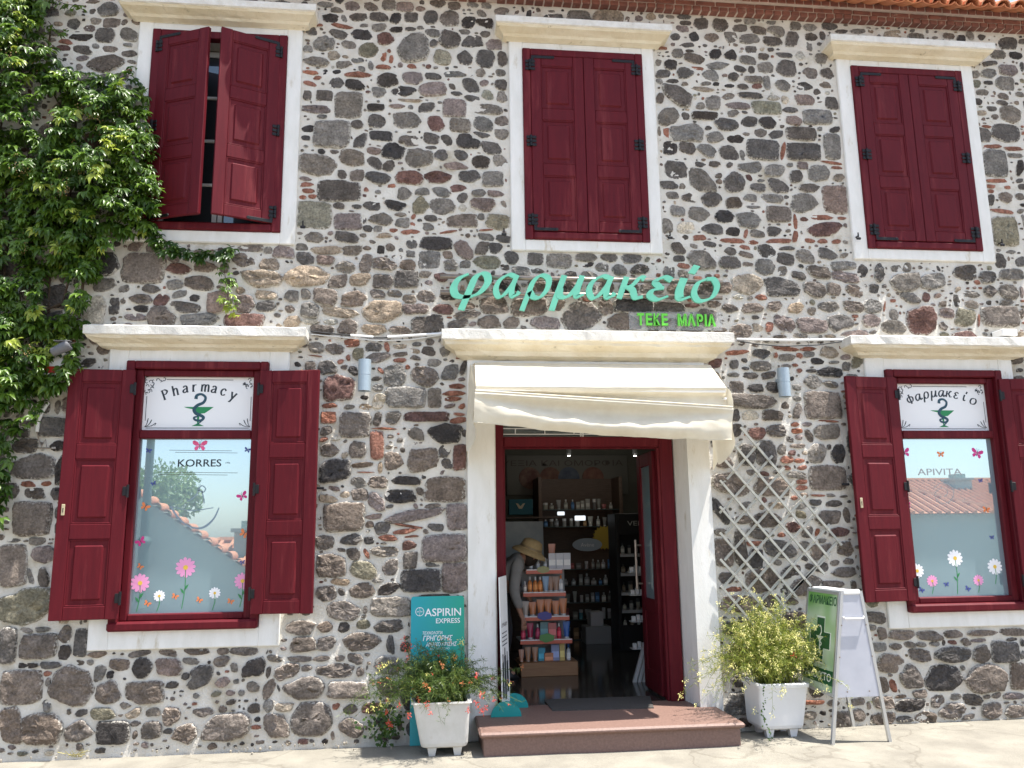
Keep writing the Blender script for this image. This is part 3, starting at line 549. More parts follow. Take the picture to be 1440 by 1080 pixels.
 '-149 28 6 5 b;-126 28 9 7 d;-251 5 6 5 b;-277 52 4 6 g;-276 35 7 9 g;-143 33 7 4 d;-116 54 4 9 d;-290 245 22 15 dR;-309 230 18 11 d;-285 230 13 8 k;-302 214 31 19 b;'
 '-282 211 7 22 k;-304 200 11 5 r;-291 200 8 4 r;-299 193 14 9 d;-283 192 9 9 d;-299 173 27 25 bR;-281 178 4 9 d;-280 165 4 9 d;-318 195 15 11 d;-311 157 9 3 g;'
 '-294 156 11 6 g;-288 146 19 13 m;-310 138 20 31 bR;-287 129 8 14 d;-297 130 4 12 g;-298 107 37 25 o;-310 248 11 5 b;-314 240 12 7 d;-288 261 4 11 g;-296 260 5 9 d;'
 '-275 614 18 13 g;-288 611 5 6 d;-306 609 9 6 o;-285 602 9 6 g;-272 601 13 9 b;-261 603 5 6 b;-251 604 8 6 b;-289 595 10 6 m;-303 598 11 9 d;-276 589 16 13 d;'
 '-257 591 15 12 g;-296 586 19 6 k;-308 581 11 5 r;-309 575 11 5 n;-293 574 15 8 d;-271 576 12 6 b;-284 578 7 6 g;-254 573 13 6 d;-252 565 8 3 g;-273 562 30 15 d;'
 '-293 566 12 5 m;-274 550 10 4 g;-311 538 10 9 g;-323 609 14 10 d;-317 589 13 6 g;-290 621 14 4 b;-320 567 11 5 d;-295 558 6 6 g;-319 582 7 4 g;-238 397 11 8 m;'
 '-224 396 12 8 m;-230 378 32 25 bR;-206 387 11 7 m;-202 378 20 9 n;-180 380 18 9 b;-144 398 20 7 b;-117 395 17 10 m;-150 387 17 11 b;-128 384 16 10 g;-130 396 7 6 g;'
 '-133 371 29 15 t;-204 364 13 9 g;-185 366 23 12 b;-223 360 14 7 d;-200 356 10 7 g;-188 353 8 6 k;-230 351 17 8 b;-214 351 11 10 n;-196 345 24 9 d;-229 343 12 6 k;'
 '-213 337 22 17 b;-234 336 17 6 m;-184 334 29 10 g;-168 350 21 18 m;-159 367 9 8 d;-147 334 31 11 nR;-147 349 16 15 m;-131 357 18 7 t;-130 347 15 9 d;-151 360 8 6 t;'
 '-244 360 8 7 g;-251 345 8 14 d;-297 352 20 18 d;-244 350 4 6 g;-291 369 9 10 m;-304 368 6 11 b;-268 297 12 7 d;-257 308 10 7 b;')
def stones():
    S = []
    for it in STONES.split(';'):
        if not it: continue
        a = it.split(); S.append([int(a[0]) / 100, int(a[1]) / 100, float(a[2]) / 100 * 1.01, float(a[3]) / 100 * 1.01, a[4][0], len(a[4]) > 1])
    # smaller and hidden stones fill what is left of the wall
    cs = .01; NX = int((WX1 - WX0) / cs); NZ = int(WZ1 / cs); mask = np.zeros((NZ, NX), bool)
    def mark(x0, x1, z0, z1):
        mask[max(0, int(z0 / cs)):max(0, int(z1 / cs) + 1), max(0, int((x0 - WX0) / cs)):max(0, int((x1 - WX0) / cs) + 1)] = True
    for a, b, c, d in TRIMS: mark(a, b, c, d)
    S = [s for s in S if not any(a < s[0] < b and c < s[1] < d for a, b, c, d in TRIMS) and s[1] < 6.42]
    for x, z, w, h, c, r_ in S: mark(x - w / 2 - .004, x + w / 2 + .004, z - h / 2 - .004, z + h / 2 + .004)
    def fill(n, wr, hr, gap, ss):
        for _ in range(n):
            w = random.uniform(*wr); h = random.uniform(*hr)
            if random.random() < .12: w *= .6; h *= 1.3
            x = random.uniform(WX0, WX1); z = random.uniform(.0, WZ1 - .02)
            i0 = int((x - w / 2 - gap - WX0) / cs); i1 = int((x + w / 2 + gap - WX0) / cs) + 1; j0 = int((z - h / 2 - gap) / cs); j1 = int((z + h / 2 + gap) / cs) + 1
            if i0 < 0 or j0 < 0 or i1 > NX or j1 > NZ or mask[j0:j1, i0:i1].any(): continue
            low = z < 1.6
            c = random.choices('dgkmbotrnw', (20, 26, 8, 10, 26 if low else 14, 5, 5, 6 if ss else 2, 3, 2))[0]
            if c == 'r': h = min(h, .035)
            S.append([x, z, w, h, c, c == 'r']); mark(x - w / 2, x + w / 2, z - h / 2, z + h / 2)
    fill(7000, (.20, .30), (.14, .22), .012, False)
    fill(9000, (.12, .20), (.09, .15), .010, False)
    fill(16000, (.075, .12), (.055, .09), .008, True)
    fill(30000, (.045, .08), (.03, .05), .005, True)
    fill(60000, (.020, .045), (.013, .028), .003, True)
    N = len(S); cx = np.array([s[0] for s in S]); cz = np.array([s[1] for s in S]); hw = np.array([s[2] for s in S]) / 2; hh = np.array([s[3] for s in S]) / 2
    ex = np.array([7 if s[5] else random.uniform(2.8, 5.4) for s in S])
    vis = []
    for i in range(N):
        area = hw[i] * hh[i]; big = area > .0012; n = 24 if area > .003 else 16 if big else 10
        near = [j for j in np.where((abs(cx - cx[i]) < hw + hw[i] + .06) & (abs(cz - cz[i]) < hh + hh[i] + .06))[0] if j != i]
        seed = random.uniform(0, 100); pts = []; R5 = S[i][5]; rot = random.gauss(0, .09 if not R5 else .02); skew = random.gauss(0, .16 if not R5 else .04)
        corner = [random.uniform(-.13, .10) for _ in range(4)]
        m_ = random.choice((5, 6, 6, 7, 8)) if not R5 else 0; pv = []
        for q in range(m_):
            a = 2 * PI * (q + random.uniform(-.3, .3)) / m_; rr_ = (abs(math.cos(a)) ** 5 + abs(math.sin(a)) ** 5) ** -.2 * random.uniform(1.0, 1.16); pv.append((math.cos(a) * rr_, math.sin(a) * rr_))
        def rpoly(ca, sa):
            for q in range(m_):
                (x1, y1), (x2, y2) = pv[q], pv[(q + 1) % m_]; dx, dy = x2 - x1, y2 - y1; den = ca * dy - sa * dx
                if abs(den) < 1e-9: continue
                t = (x1 * dy - y1 * dx) / den; u_ = (x1 * sa - y1 * ca) / den
                if t > 0 and -1e-6 <= u_ <= 1.000001: return t
            return 1.0
        for k in range(n):
            th = 2 * PI * (k + random.uniform(-.2, .2)) / n
            ca, sa = math.cos(th), math.sin(th)
            r = (abs(ca) ** ex[i] + abs(sa) ** ex[i]) ** (-1 / ex[i])
            if m_: r = .30 * r + .70 * rpoly(ca, sa)
            amp = .11 if not R5 else .05
            r *= 1.0 + amp * mnoise.noise(Vector((ca * 1.1 + seed, sa * 1.1, seed))) + (.45 * amp) * mnoise.noise(Vector((ca * 3.2 + seed, sa * 3.2, 5))) + corner[int(th / (PI / 2)) % 4] * abs(math.sin(2 * th)) * (1 if not R5 else .4)
            if big: r += random.gauss(0, .014)
            u = ca * r * hw[i]; w_ = sa * r * hh[i]; u += skew * w_; u, w_ = u * math.cos(rot) - w_ * math.sin(rot), u * math.sin(rot) + w_ * math.cos(rot)
            s_ = 1.05
            for _ in range(9):
                X_ = cx[i] + u * s_; Z_ = cz[i] + w_ * s_
                bad = any(max(abs(X_ - cx[j]) / (hw[j] + .005), abs(Z_ - cz[j]) / (hh[j] + .005)) < .93 for j in near) or any(a - .004 < X_ < b + .004 and c - .004 < Z_ < d + .004 for a, b, c, d in TRIMS) or Z_ > 6.42
                if not bad: break
                s_ *= .94
            pts.append((u, w_, s_))
        ss_ = [q[2] for q in pts]
        for _ in range(3): ss_ = [min(ss_[k], (ss_[k - 1] + ss_[(k + 1) % n]) / 2 + .03) for k in range(n)]
        pts = [(q[0] * s2, q[1] * s2) for q, s2 in zip(pts, ss_)]
        sz = math.sqrt(area); proud = min(.034, .008 + sz * random.uniform(.08, .26)) * (1.35 if cz[i] < 3.9 else .75)
        rough_ = random.choice((.35, .5, .8, 1.1, 1.5)) * (.55 if R5 else 1) * (1.5 if cz[i] < 3.95 else .7)
        cl = CC[S[i][4]]; f_ = random.uniform(.95, 1.36); t_ = max(-.02, random.gauss(.015, .04))
        cl = (cl[0] * f_ * (1 + t_), cl[1] * f_, cl[2] * f_ * (1 - t_))
        v = []; col = []; tx, tz = random.gauss(0, .18), random.gauss(0, .18)
        prof = [(1.03, .014, 1.0), (1.0, -proud * .30, .95), (.93, -proud * .78, .72), (.80, -proud * .98, .35), (.58, -proud * 1.03, .10), (.30, -proud * 1.05, .0)] if area > .003 else [(1.03, .012, 1.0), (.98, -proud * .4, .88), (.88, -proud * .85, .5), (.55, -proud * 1.0, .1)] if big else [(1.03, .012, 1.0), (.94, -proud * .6, .75), (.6, -proud, .25)]
        def dsp(x, z):
            q = Vector((x, seed * .1, z)); a = mnoise.noise(q * 16) * .010 + abs(mnoise.noise(q * 34)) * .010 + mnoise.noise(q * 75) * .004
            return a * rough_
        for sc_, y_, e_ in prof:
            for k, (u, w_) in enumerate(pts):
                g = .016 * sz if sc_ > .9 else .045 * sz
                x_ = cx[i] + u * sc_ + random.gauss(0, g); z_ = cz[i] + w_ * sc_ + random.gauss(0, g)
                y2 = y_ if y_ > 0 else min(.004, y_ + (dsp(x_, z_) + (u * tx + w_ * tz) * .22) * min(1, (1.06 - sc_) * 6))
                v.append((x_, y2, z_)); col.append((*cl, e_))
        v.append((cx[i] + random.gauss(0, .05) * hw[i], -proud * 1.04 + dsp(cx[i], cz[i]), cz[i] + random.gauss(0, .05) * hh[i])); col.append((*cl, 0))
        P_ = len(prof); fs = []
        for a in range(P_ - 1):
            for k in range(n):
                q0, q1, q2, q3 = a * n + k, a * n + (k + 1) % n, (a + 1) * n + (k + 1) % n, (a + 1) * n + k
                fs += [(q0, q1, q2), (q0, q2, q3)] if (k + a) % 2 else [(q0, q1, q3), (q1, q2, q3)]
        fs += [((P_ - 1) * n + k, (P_ - 1) * n + (k + 1) % n, P_ * n) for k in range(n)]
        seen = -3.2 < cx[i] < 5.8 and not (cx[i] < -2.55 and cz[i] > 2.4)
        vis.append((area if seen else 0, v, fs, col))
    vis.sort(key=lambda q: -q[0])
    rest = MB(); rest.col = []
    for q, (ar, v, fs, col) in enumerate(vis):
        if q < 300:
            mb = MB(); mb.add(v, fs); mb.col = col
            a = np.array(v); mb.build('stone', M['stone'], wall_o, origin=(float(a[:, 0].mean()), 0, float(a[:, 2].mean())), smooth=(q % 4 == 0))
        else: rest.add(v, fs); rest.col += col
    tag(rest.build('small_stones', M['stone'], wall_o, origin=(0, 0, 0)), kind='stuff')
    print('stones', N)
stones()

# brick cornice under the eaves
def cornice():
    c = sub_empty('brick_cornice', (0, -.1, 6.44), building)
    mb = MB(); mb.box(WX0, WX1, -.070, .03, 6.424, 6.468); mb.box(WX0, WX1, -.078, .03, 6.468, 6.515); mb.box(WX0, WX1, -.118, .03, 6.515, 6.572)
    mb.build('joints', M['joint'], c)
    h = MB(); h.box(-.0375, .0375, -.084, 0, 0, .045, .004); h0 = h.build('brick', M['brick'], c, origin=(0, 0, 0)); 
    s_ = MB(); s_.box(-.092, .092, -.086, 0, 0, .040, .004); s0 = s_.build('brick', M['brick'], c, origin=(0, 0, 0))
    first = {0: True, 1: True}
    rest = MB()
    def put(kind, x, y, z):
        if x < -.5:
            if kind == 0: rest.box(x - .0375, x + .0375, y - .084, y, z, z + .045, .004)
            else: rest.box(x - .092, x + .092, y - .086, y, z, z + .04, .004)
            return
        rz = (0, 0, random.gauss(0, .012)); o3 = Vector((x, y + random.gauss(0, .0025), z + random.gauss(0, .0015)))
        src = (h0, s0)[kind]
        if first[kind]: src.location = o3 - WO[c.name]; src.rotation_euler = rz; first[kind] = False
        else: copy_to(src, c, o3, rot=rz)
    x = WX0
    while x < WX1: put(0, x, 0, 6.421); put(0, x + .03, -.045, 6.520); x += .0885
    x = WX0
    while x < WX1: put(1, x, -.003, 6.4715); x += .196
    tag(rest.build('bricks_behind_vine', M['brick'], c), kind='stuff'); 
cornice()
def roof():
    r = sub_empty('roof', (0, 0, 6.64), building)
    sl = R(26); n = 7
    def tile(rad, up, L=.42, taper=.85, th=.012):
        v = []; 
        for (y, k) in ((0, 1.0), (L, taper)):
            for rr in (rad * k, (rad - th) * k):
                for j in range(n + 1):
                    a = PI * j / n; v.append((-math.cos(a) * rr, y, (math.sin(a) * rr) * (1 if up else -.45)))
        m = n + 1; f = []
        for j in range(n):
            f += [(j, j + 1, 2 * m + j + 1, 2 * m + j), (m + j, 3 * m + j, 3 * m + j + 1, m + j + 1), (j, m + j, m + j + 1, j + 1), (2 * m + j, 2 * m + j + 1, 3 * m + j + 1, 3 * m + j)]
        return v, f
    def xf(v, o): 
        ca, sa = math.cos(sl), math.sin(sl); return [(x + o[0], y * ca - z * sa + o[1], y * sa + z * ca + o[2]) for x, y, z in v]
    pitch = .166; cov = tile(.078, True); cha = tile(.082, False)
    src = {}; x = WX0; k = 0; rest = MB()
    while x < WX1:
        for kind, (v, f), dx, dz in (('c', cov, 0, .045), ('h', cha, pitch / 2, .072)):
            o = (x + dx, -.325 + random.gauss(0, .006), 6.425 + dz)
            if x < 2.5: rest.add(xf(v, o), f)
            elif kind not in src:
                mb = MB(); mb.add(xf(v, (0, 0, 0)), f); ob = mb.build('roof_tile', M['tile_roof'], r, origin=(0, 0, 0), smooth=False); ob.location = Vector(o) - WO[r.name]; src[kind] = ob
            else: copy_to(src[kind], r, o, rot=(random.gauss(0, .01), 0, random.gauss(0, .01)))
            for row in range(1, 5):
                ca, sa = math.cos(sl), math.sin(sl); rest.add(xf(v, (o[0], o[1] + row * .36 * ca, o[2] + row * .36 * sa + .006)), f)
        x += pitch
    ca, sa = math.cos(sl), math.sin(sl)
    rest.add([(WX0, -.10, 6.575), (WX1, -.10, 6.575), (WX1, 4.2, 6.575 + 4.30 * sa / ca), (WX0, 4.2, 6.575 + 4.30 * sa / ca), (WX0, 8.6, 6.575), (WX1, 8.6, 6.575)], [(0, 1, 2, 3), (3, 2, 5, 4)])
    tag(rest.build('roof_covering', M['tile_roof'], r), kind='stuff')
roof()

# ------------------------------------------------------------------ hoods, surrounds
def hood(x0, x1, zt, zl, zb, out=.20, side=.13, parent=None, wear=.004):
    """moulded stone hood: profile swept round front and both returns"""
    prof = [(0, zt + .02), (out * .96, zt), (out, zt - .006), (out, zl + .004), (out * .93, zl - .003), (out * .88, zl - .015), (out * .86, zl - (zl - zb) * .25), (out * .62, zl - (zl - zb) * .45), (out * .50, zl - (zl - zb) * .55), (out * .42, zl - (zl - zb) * .8), (out * .16, zb + .006), (.026, zb)]
    rings = []
    k = int((x1 - x0) / .05)
    for o_, z_ in prof:
        s_ = side * o_ / out
        row = [(x0 - s_, .02, z_)]
        for i in range(k + 1):
            x = x0 - s_ + (x1 - x0 + 2 * s_) * i / k
            w_ = wear * mnoise.noise(Vector((x * 9, z_ * 40, o_ * 30))) + wear * .6 * mnoise.noise(Vector((x * 31, z_ * 60, 2)))
            row.append((x, -o_ + w_, z_ + w_))
        row.append((x1 + s_, .02, z_)); rings.append(row)
    mb = MB(); mb.ring_loft(rings, closed=False)
    mb.m = [1 if q // (k + 2) < 4 else 0 for q in range(len(mb.f))]  # top and front lip faces take the whiter, painted-sunlight stone
    return mb.build('hood', [M['hood'], M['lip']], parent)
def surround(parent, x0, x1, z0, z1, ix0, ix1, iz0, iz1, y=-.026):
    mb = MB(); c = .008
    mb.box(x0, ix0, y, .034, z0, z1, c); mb.box(ix1, x1, y, .034, z0, z1, c)
    mb.box(ix0 - .006, ix1 + .006, y - .0015, .034, z0 + .001, iz0, c); mb.box(ix0 - .006, ix1 + .006, y + .0015, .034, iz1, z1 - .001, c)
    return mb.build('surround', M['plaster'], parent)

# ------------------------------------------------------------------ shutters
_leaf = {}
def leaf_meshes(w, h, t=.036):
    st = .095; rl = [.10, .115, .115, .10]; ph = (h - sum(rl)) / 3
    mb = MB(); mb.box(0, st, -t, 0, 0, h, .004); mb.box(w - st, w, -t, 0, 0, h, .004)
    z = 0; pz = []
    for i, r_ in enumerate(rl):
        mb.box(st + .0005, w - st - .0005, -t + .0015, -.0015, z + (.001 if i == 0 else 0), z + r_ - (.001 if i == 3 else 0), .005); z += r_
        if i < 3: pz.append(z); z += ph
    return mb, pz, ph, st
def shutter(hx, hy, z0, w, h, side, ang, label=None, hinges='strap', plate=False):
    t = .036; mb, pz, ph, st = leaf_meshes(w, h)
    sg = 1 if side == 'L' else -1
    def fl(m_): m_.v = [(x * sg, y, z) for x, y, z in m_.v]; m_.f = [tuple(reversed(f)) for f in m_.f] if sg < 0 else m_.f; return m_
    o = fl(mb).build('shutter', M['red'], building, origin=(0, 0, 0)); WO[o.name] = Vector((0, 0, 0))
    o.location = Vector((hx, hy, z0)) - WO[building.name]; o.rotation_euler = (0, 0, -sg * ang)
    if label: o['label'] = label
    for p in pz:
        m_ = MB(); m_.box(st - .004, w - st + .004, -t * .5 - .006, -t * .5 + .006, p - .004, p + ph + .004)
        g = .042; m_.box(st + g, w - st - g, -t - .0005, .0005, p + g, p + ph - g, .014)
        # inner moulding
        for a, b, c_, d_ in ((st, st + .012, p, p + ph), (w - st - .012, w - st, p, p + ph), (st + .012, w - st - .012, p, p + .012), (st + .012, w - st - .012, p + ph - .012, p + ph)):
            m_.box(a, b, -t + .004, -.004, c_, d_, .003)
        fl(m_).build('panel', M['red'], o)
    if hinges == 'strap':
        for zc, kind in ((h - .10, 1), (h * .5, 0), (.10, -1)):
            m_ = MB(); y = -t - .004
            for dz in (-.036, 0, .036):
                m_.tube([(-.010, y - .006, zc + dz - .016), (-.010, y - .006, zc + dz + .016)], .012, 8)
                m_.box(-.050, -.004, y - .004, y + .003, zc + dz - .015, zc + dz + .015, .006); m_.box(.0, .040, y - .0045, y + .003, zc + dz - .014, zc + dz + .014, .006)
            if kind:
                zz = zc + kind * .085
                m_.box(.004, .030, y, y + .004, min(zc, zz), max(zc, zz), .002); m_.box(.007, .20, y - .0012, y + .003, zz - .014, zz + .014, .002)
                m_.lathe([(.012, -.004), (.016, 0), (.012, .004)], (.205, y, zz), 8, ax=Matrix.Rotation(R(90), 3, 'X'))
            fl(m_).build('hinge', M['iron'], o)
    else:
        for zc in (h * .92, h * .5, h * .08):
            m_ = MB()
            for yy in (.006,):
                m_.tube([(-.008, yy, zc - .05), (-.008, yy, zc + .05)], .010, 8); m_.box(-.008, .03, yy - .004, yy + .003, zc - .035, zc + .035, .002)
            fl(m_).build('hinge', M['iron'], o)
    if plate:
        m_ = MB(); m_.box(w - .055, w - .030, .0, .006, h * .405, h * .405 + .085, .006)
        pl = m_
        fl(pl).build('keyhole_plate', flat((.45, .38, .24), .4), o)
        m_ = MB(); m_.lathe([(.005, 0), (.005, .004)], (w - .0425, .007, h * .405 + .05), 8, ax=Matrix.Rotation(R(90), 3, 'X')); m_.box(w - .045, w - .040, .0045, .0075, h * .405 + .022, h * .405 + .05)
        fl(m_).build('keyhole', M['black'], o)
    return o

# ------------------------------------------------------------------ upper windows
UP = [(-2.352, -1.203, 'upper window on the left with its shutters ajar'), (.900, 2.024, None), (4.082, 5.218, None)]
for wi, (x0, x1, lb) in enumerate(UP):
    z0, z1 = 4.112, 5.958
    w = sub_empty('window', ((x0 + x1) / 2, 0, z0), building)
    if lb: w['label'] = lb
    a, b, c, d = TRIMS[wi]
    surround(w, a, b, c, d, x0 + .004, x1 - .004, z0 + .004, z1 - .004)
    hood(a, b, 6.175, 6.105, 6.022, parent=w, side=.135, out=.20)
    mb = MB(); fw = .072; y = -.045
    mb.box(x0, x0 + fw, y, .03, z0, z1, .006); mb.box(x1 - fw, x1, y, .03, z0, z1, .006); mb.box(x0 + fw, x1 - fw, y + .001, .03, z1 - fw, z1 - .001, .006)
    mb.box(x0 + fw, x1 - fw, y - .006, .03, z0 + .001, z0 + fw, .012)
    mb.box(x0 + fw, x0 + fw + .012, y + .02, .03, z0 + fw, z1 - fw, .003); mb.box(x1 - fw - .012, x1 - fw, y + .02, .03, z0 + fw, z1 - fw, .003)
    mb.build('frame', M['red'], w)
    mb = MB(); ix0, ix1, iz0, iz1 = x0 + fw + .01, x1 - fw - .01, z0 + fw, z1 - fw; xm = (ix0 + ix1) / 2
    for q in (ix0, xm - .045, xm + .005, ix1 - .04): mb.box(q, q + .04, .16, .20, iz0, iz1, .004)
    for q in range(5):
        zz = iz0 + (iz1 - iz0 - .05) * q / 4; mb.box(ix0, ix1, .163, .197, zz, zz + (.05 if q in (0, 4) else .025), .004)
    mb.box(ix0, ix1, .02, .16, iz0 - .02, iz0 + .004)
    mb.build('casement', M['white'], w)
    mb = MB(); mb.box(ix0 - .03, ix1 + .03, .18, .184, iz0 - .02, iz1 + .02); mb.build('pane', M['dark_glass'], w)
    mb = MB(); mb.box(ix0 - .05, ix1 + .05, .44, .45, iz0 - .05, iz1 + .05); mb.build('dark_backing', M['dark_cloth'], w)  # plain dark sheet closing the opening behind the pane
    lw = (x1 - x0 - 2 * fw - .006) / 2; lh = z1 - z0 - 2 * fw - .008
    ang = R(22) if wi == 0 else R(.4)
    yy = -.012
    nm = ('left', 'middle', 'right')[wi]
    shutter(x0 + fw + .001, yy, z0 + fw + .004, lw, lh, 'L', ang if wi else R(22), 'shutter leaf standing ajar' if wi == 0 else None)
    shutter(x1 - fw - .001, yy, z0 + fw + .004, lw, lh, 'R', ang if wi else R(23), 'shutter leaf standing ajar' if wi == 0 else None)

# shutter dogs beside the upper windows
for px, py in ((427, 318), (708, 328), (940, 333), (1203, 334), (1404, 343)):
    p = at(px, py, -.02); mb = MB()
    mb.tube([p + Vector((0, .03, 0)), p + Vector((0, -.05, 0))], .006, 6); mb.box(p.x - .006, p.x + .006, -.075, -.065, p.z - .035, p.z + .03, .003); mb.box(p.x - .022, p.x + .022, -.078, -.064, p.z - .04, p.z - .015, .005)
    mb.build('shutter_dog', M['iron'], building)

# ------------------------------------------------------------------ display windows downstairs
def fr_at(x0, z0, y): return lambda u, v: (x0 + u, y, z0 + v)
def butterfly(parent, cx, cz, s, col, rot, y):
    ca, sa = math.cos(rot), math.sin(rot)
    def fr(u, v): return (cx + (u * ca - v * sa) * s, y, cz + (u * sa + v * ca) * s)
    mb = MB()
    for g in (1, -1):
        up = [(0, .05), (.25, .5), (.7, .75), (.98, .62), (.9, .25), (.55, .02)]; lo = [(0, 0), (.5, -.02), (.72, -.3), (.55, -.65), (.3, -.55)]
        for q in (up, lo):
            q = [(a * g, b) for a, b in q]
            mb.prism(q if g < 0 else q[::-1], fr, (0, .0006, 0), 0)
    mb.prism([(-.04, -.4), (.04, -.4), (.05, .35), (-.05, .35)], lambda u, v: (fr(u, v)[0], y - .0008, fr(u, v)[2]), (0, .001, 0), 1)
    stroke2(mb, [(.02, .3), (.12, .65), (.25, .8)], fr, .035, (0, .0005, 0), 1); stroke2(mb, [(-.02, .3), (-.12, .65), (-.25, .8)], fr, .035, (0, .0005, 0), 1)
    mb.build('butterfly_sticker', [col, M['print_dark']], parent)
def daisy(parent, cx, cz, r, zb, col, y, side=1):
    mb = MB(); fr = lambda u, v: (cx + u, y, cz + v)
    if zb < cz - r:
        mb2 = lambda u, v: (u, y - .0002, v)
        stroke2(mb, [(cx, cz), (cx + .004, (cz + zb) / 2), (cx - .012, zb)], mb2, .006, (0, .0006, 0), 2)
        zz = zb + (cz - zb) * .45
        if cz - zb > .16:
            for g, dz in ((1, 0), (-1, -.03)):
                mb.prism([(cx, zz + dz), (cx + g * .018, zz + dz + .012), (cx + g * .032, zz + dz + .045), (cx + g * .008, zz + dz + .03)][::g], mb2, (0, .0006, 0), 2)
    n = 12
    for k in range(n):
        a = 2 * PI * k / n + .1; d = Vector((math.cos(a), math.sin(a))); e = Vector((-d.y, d.x)); w = r * .2
        pts = [d * r * .2 - e * w * .3, d * r * .55 - e * w, d * r * .9 - e * w * .8, d * r * (1.0 + .05 * (k % 2)), d * r * .9 + e * w * .8, d * r * .55 + e * w, d * r * .2 + e * w * .3]
        mb.prism([(p.x, p.y) for p in pts][::-1], lambda u, v, k=k: (cx + u, y - .0003 * (k % 3), cz + v), (0, .0006, 0), 0)
    mb.prism([(math.cos(2 * PI * j / 10) * r * .24, -math.sin(2 * PI * j / 10) * r * .24) for j in range(10)], lambda u, v: (cx + u, y - .0014, cz + v), (0, .001, 0), 1)
    mb.build('flower_sticker', [col, flat((.75, .50, .06)), flat((.03, .22, .07))], parent)
def transom_print(w, x0, x1, z0, z1, word, y):
    mb = MB(); W, H = x1 - x0, z1 - z0; xc = (x0 + x1) / 2
    n = len(word); sp = (.70 if word[0] == 'P' else .79) * W
    for k, g in enumerate(word):
        t = (k + .5) / n * 2 - 1; bx = xc + t * sp / 2; bz = z0 + H * (.80 - .20 * t * t); a = -.42 * t
        s = .056; wd = .9 if g != 'm' else 1.15
        if g == 'iota': wd = .4
        ca, sa = math.cos(a), math.sin(a)
        def fr(u, v, bx=bx, bz=bz, ca=ca, sa=sa, wd=wd): u = (u - wd * .42) * s; v = (v - .5) * s; return (bx + u * ca - v * sa, y, bz + u * sa + v * ca)
        glyph(mb, g, fr, (0, .0006, 0), .26, .10, nib=R(5))
    # line border and scrolls
    b = .022; fr = lambda u, v: (u, y, v)
    for a, bb in (((x0 + .17, z1 - b), (x1 - .17, z1 - b)), ((x0 + .03, z0 + b), (x1 - .03, z0 + b)), ((x0 + b, z0 + .08), (x0 + b, z1 - .16)), ((x1 - b, z0 + .08), (x1 - b, z1 - .16))):
        stroke2(mb, [a, bb], fr, .0045, (0, .0006, 0), 0, False)
    rr = random.Random(5)
    for sx in (1, -1):
        X0 = x0 if sx > 0 else x1
        for k in range(26):
            u = rr.uniform(.015, .15); v = rr.uniform(.012, .15)
            if u + v > .17: continue
            a0 = rr.uniform(0, 6.3); q = rr.uniform(.010, .020)
            pts = [(X0 + sx * (u + math.cos(a0 + j * .9) * q * (1 - j * .15)), z1 - v + math.sin(a0 + j * .9) * q * (1 - j * .15)) for j in range(5)]
            stroke2(mb, pts, lambda p, r_, k=k: (p, y - .0001 * (k % 5), r_), .005, (0, .0005, 0), 0)
        for a0, l in ((.3, .09), (.8, .075), (1.2, .07)):
            pts = [(X0 + sx * (.02 + .0), z0 + .03), (X0 + sx * (.02 + math.cos(a0) * l * .6), z0 + .03 + math.sin(a0) * l * .35), (X0 + sx * (.02 + math.cos(a0) * l), z0 + .035 + math.sin(a0) * l), (X0 + sx * (.012 + math.cos(a0) * l), z0 + .02 + math.sin(a0) * l * .8)]
            stroke2(mb, pts, lambda p, r_, a0=a0: (p, y - .0002 * a0, r_), [.003, .006, .003], (0, .0005, 0), 0)
    # bowl and serpent
    cz = z0 + H * .36; s = H * .37
    f2 = lambda u, v: (xc + u * s, y, cz + v * s)
    cup = [(-.72, .22), (-.60, .17), (-.28, .10), (-.06, -.12), (-.04, -.62), (-.30, -.74), (.30, -.74), (.04, -.62), (.06, -.12), (.30, -.10), (.52, .06), (.72, .22)]
    mb.prism(cup[::-1], f2, (0, .0006, 0), 1)
    sn = [(-.16, .62), (-.12, .80), (.10, .86), (.30, .70), (.22, .45), (-.06, .30), (-.22, .10), (-.12, -.10), (.10, -.20), (.26, -.32), (.14, -.46), (-.12, -.44), (-.20, -.32), (0, -.25)]
    stroke2(mb, sn, lambda u, v: (xc + u * s, y - .001, cz + v * s), [.17, .11, .13, .16, .16, .13, .11, .07], (0, .0007, 0), 2)
    stroke2(mb, [(.16, -.50), (.05, -.60), (-.04, -.68)], lambda u, v: (xc + u * s, y - .0012, cz + v * s), [.07, .03], (0, .0007, 0), 2)
    mb.build('transom_print', [M['print_dark'], M['print_green'], flat((.012, .06, .09))], w)
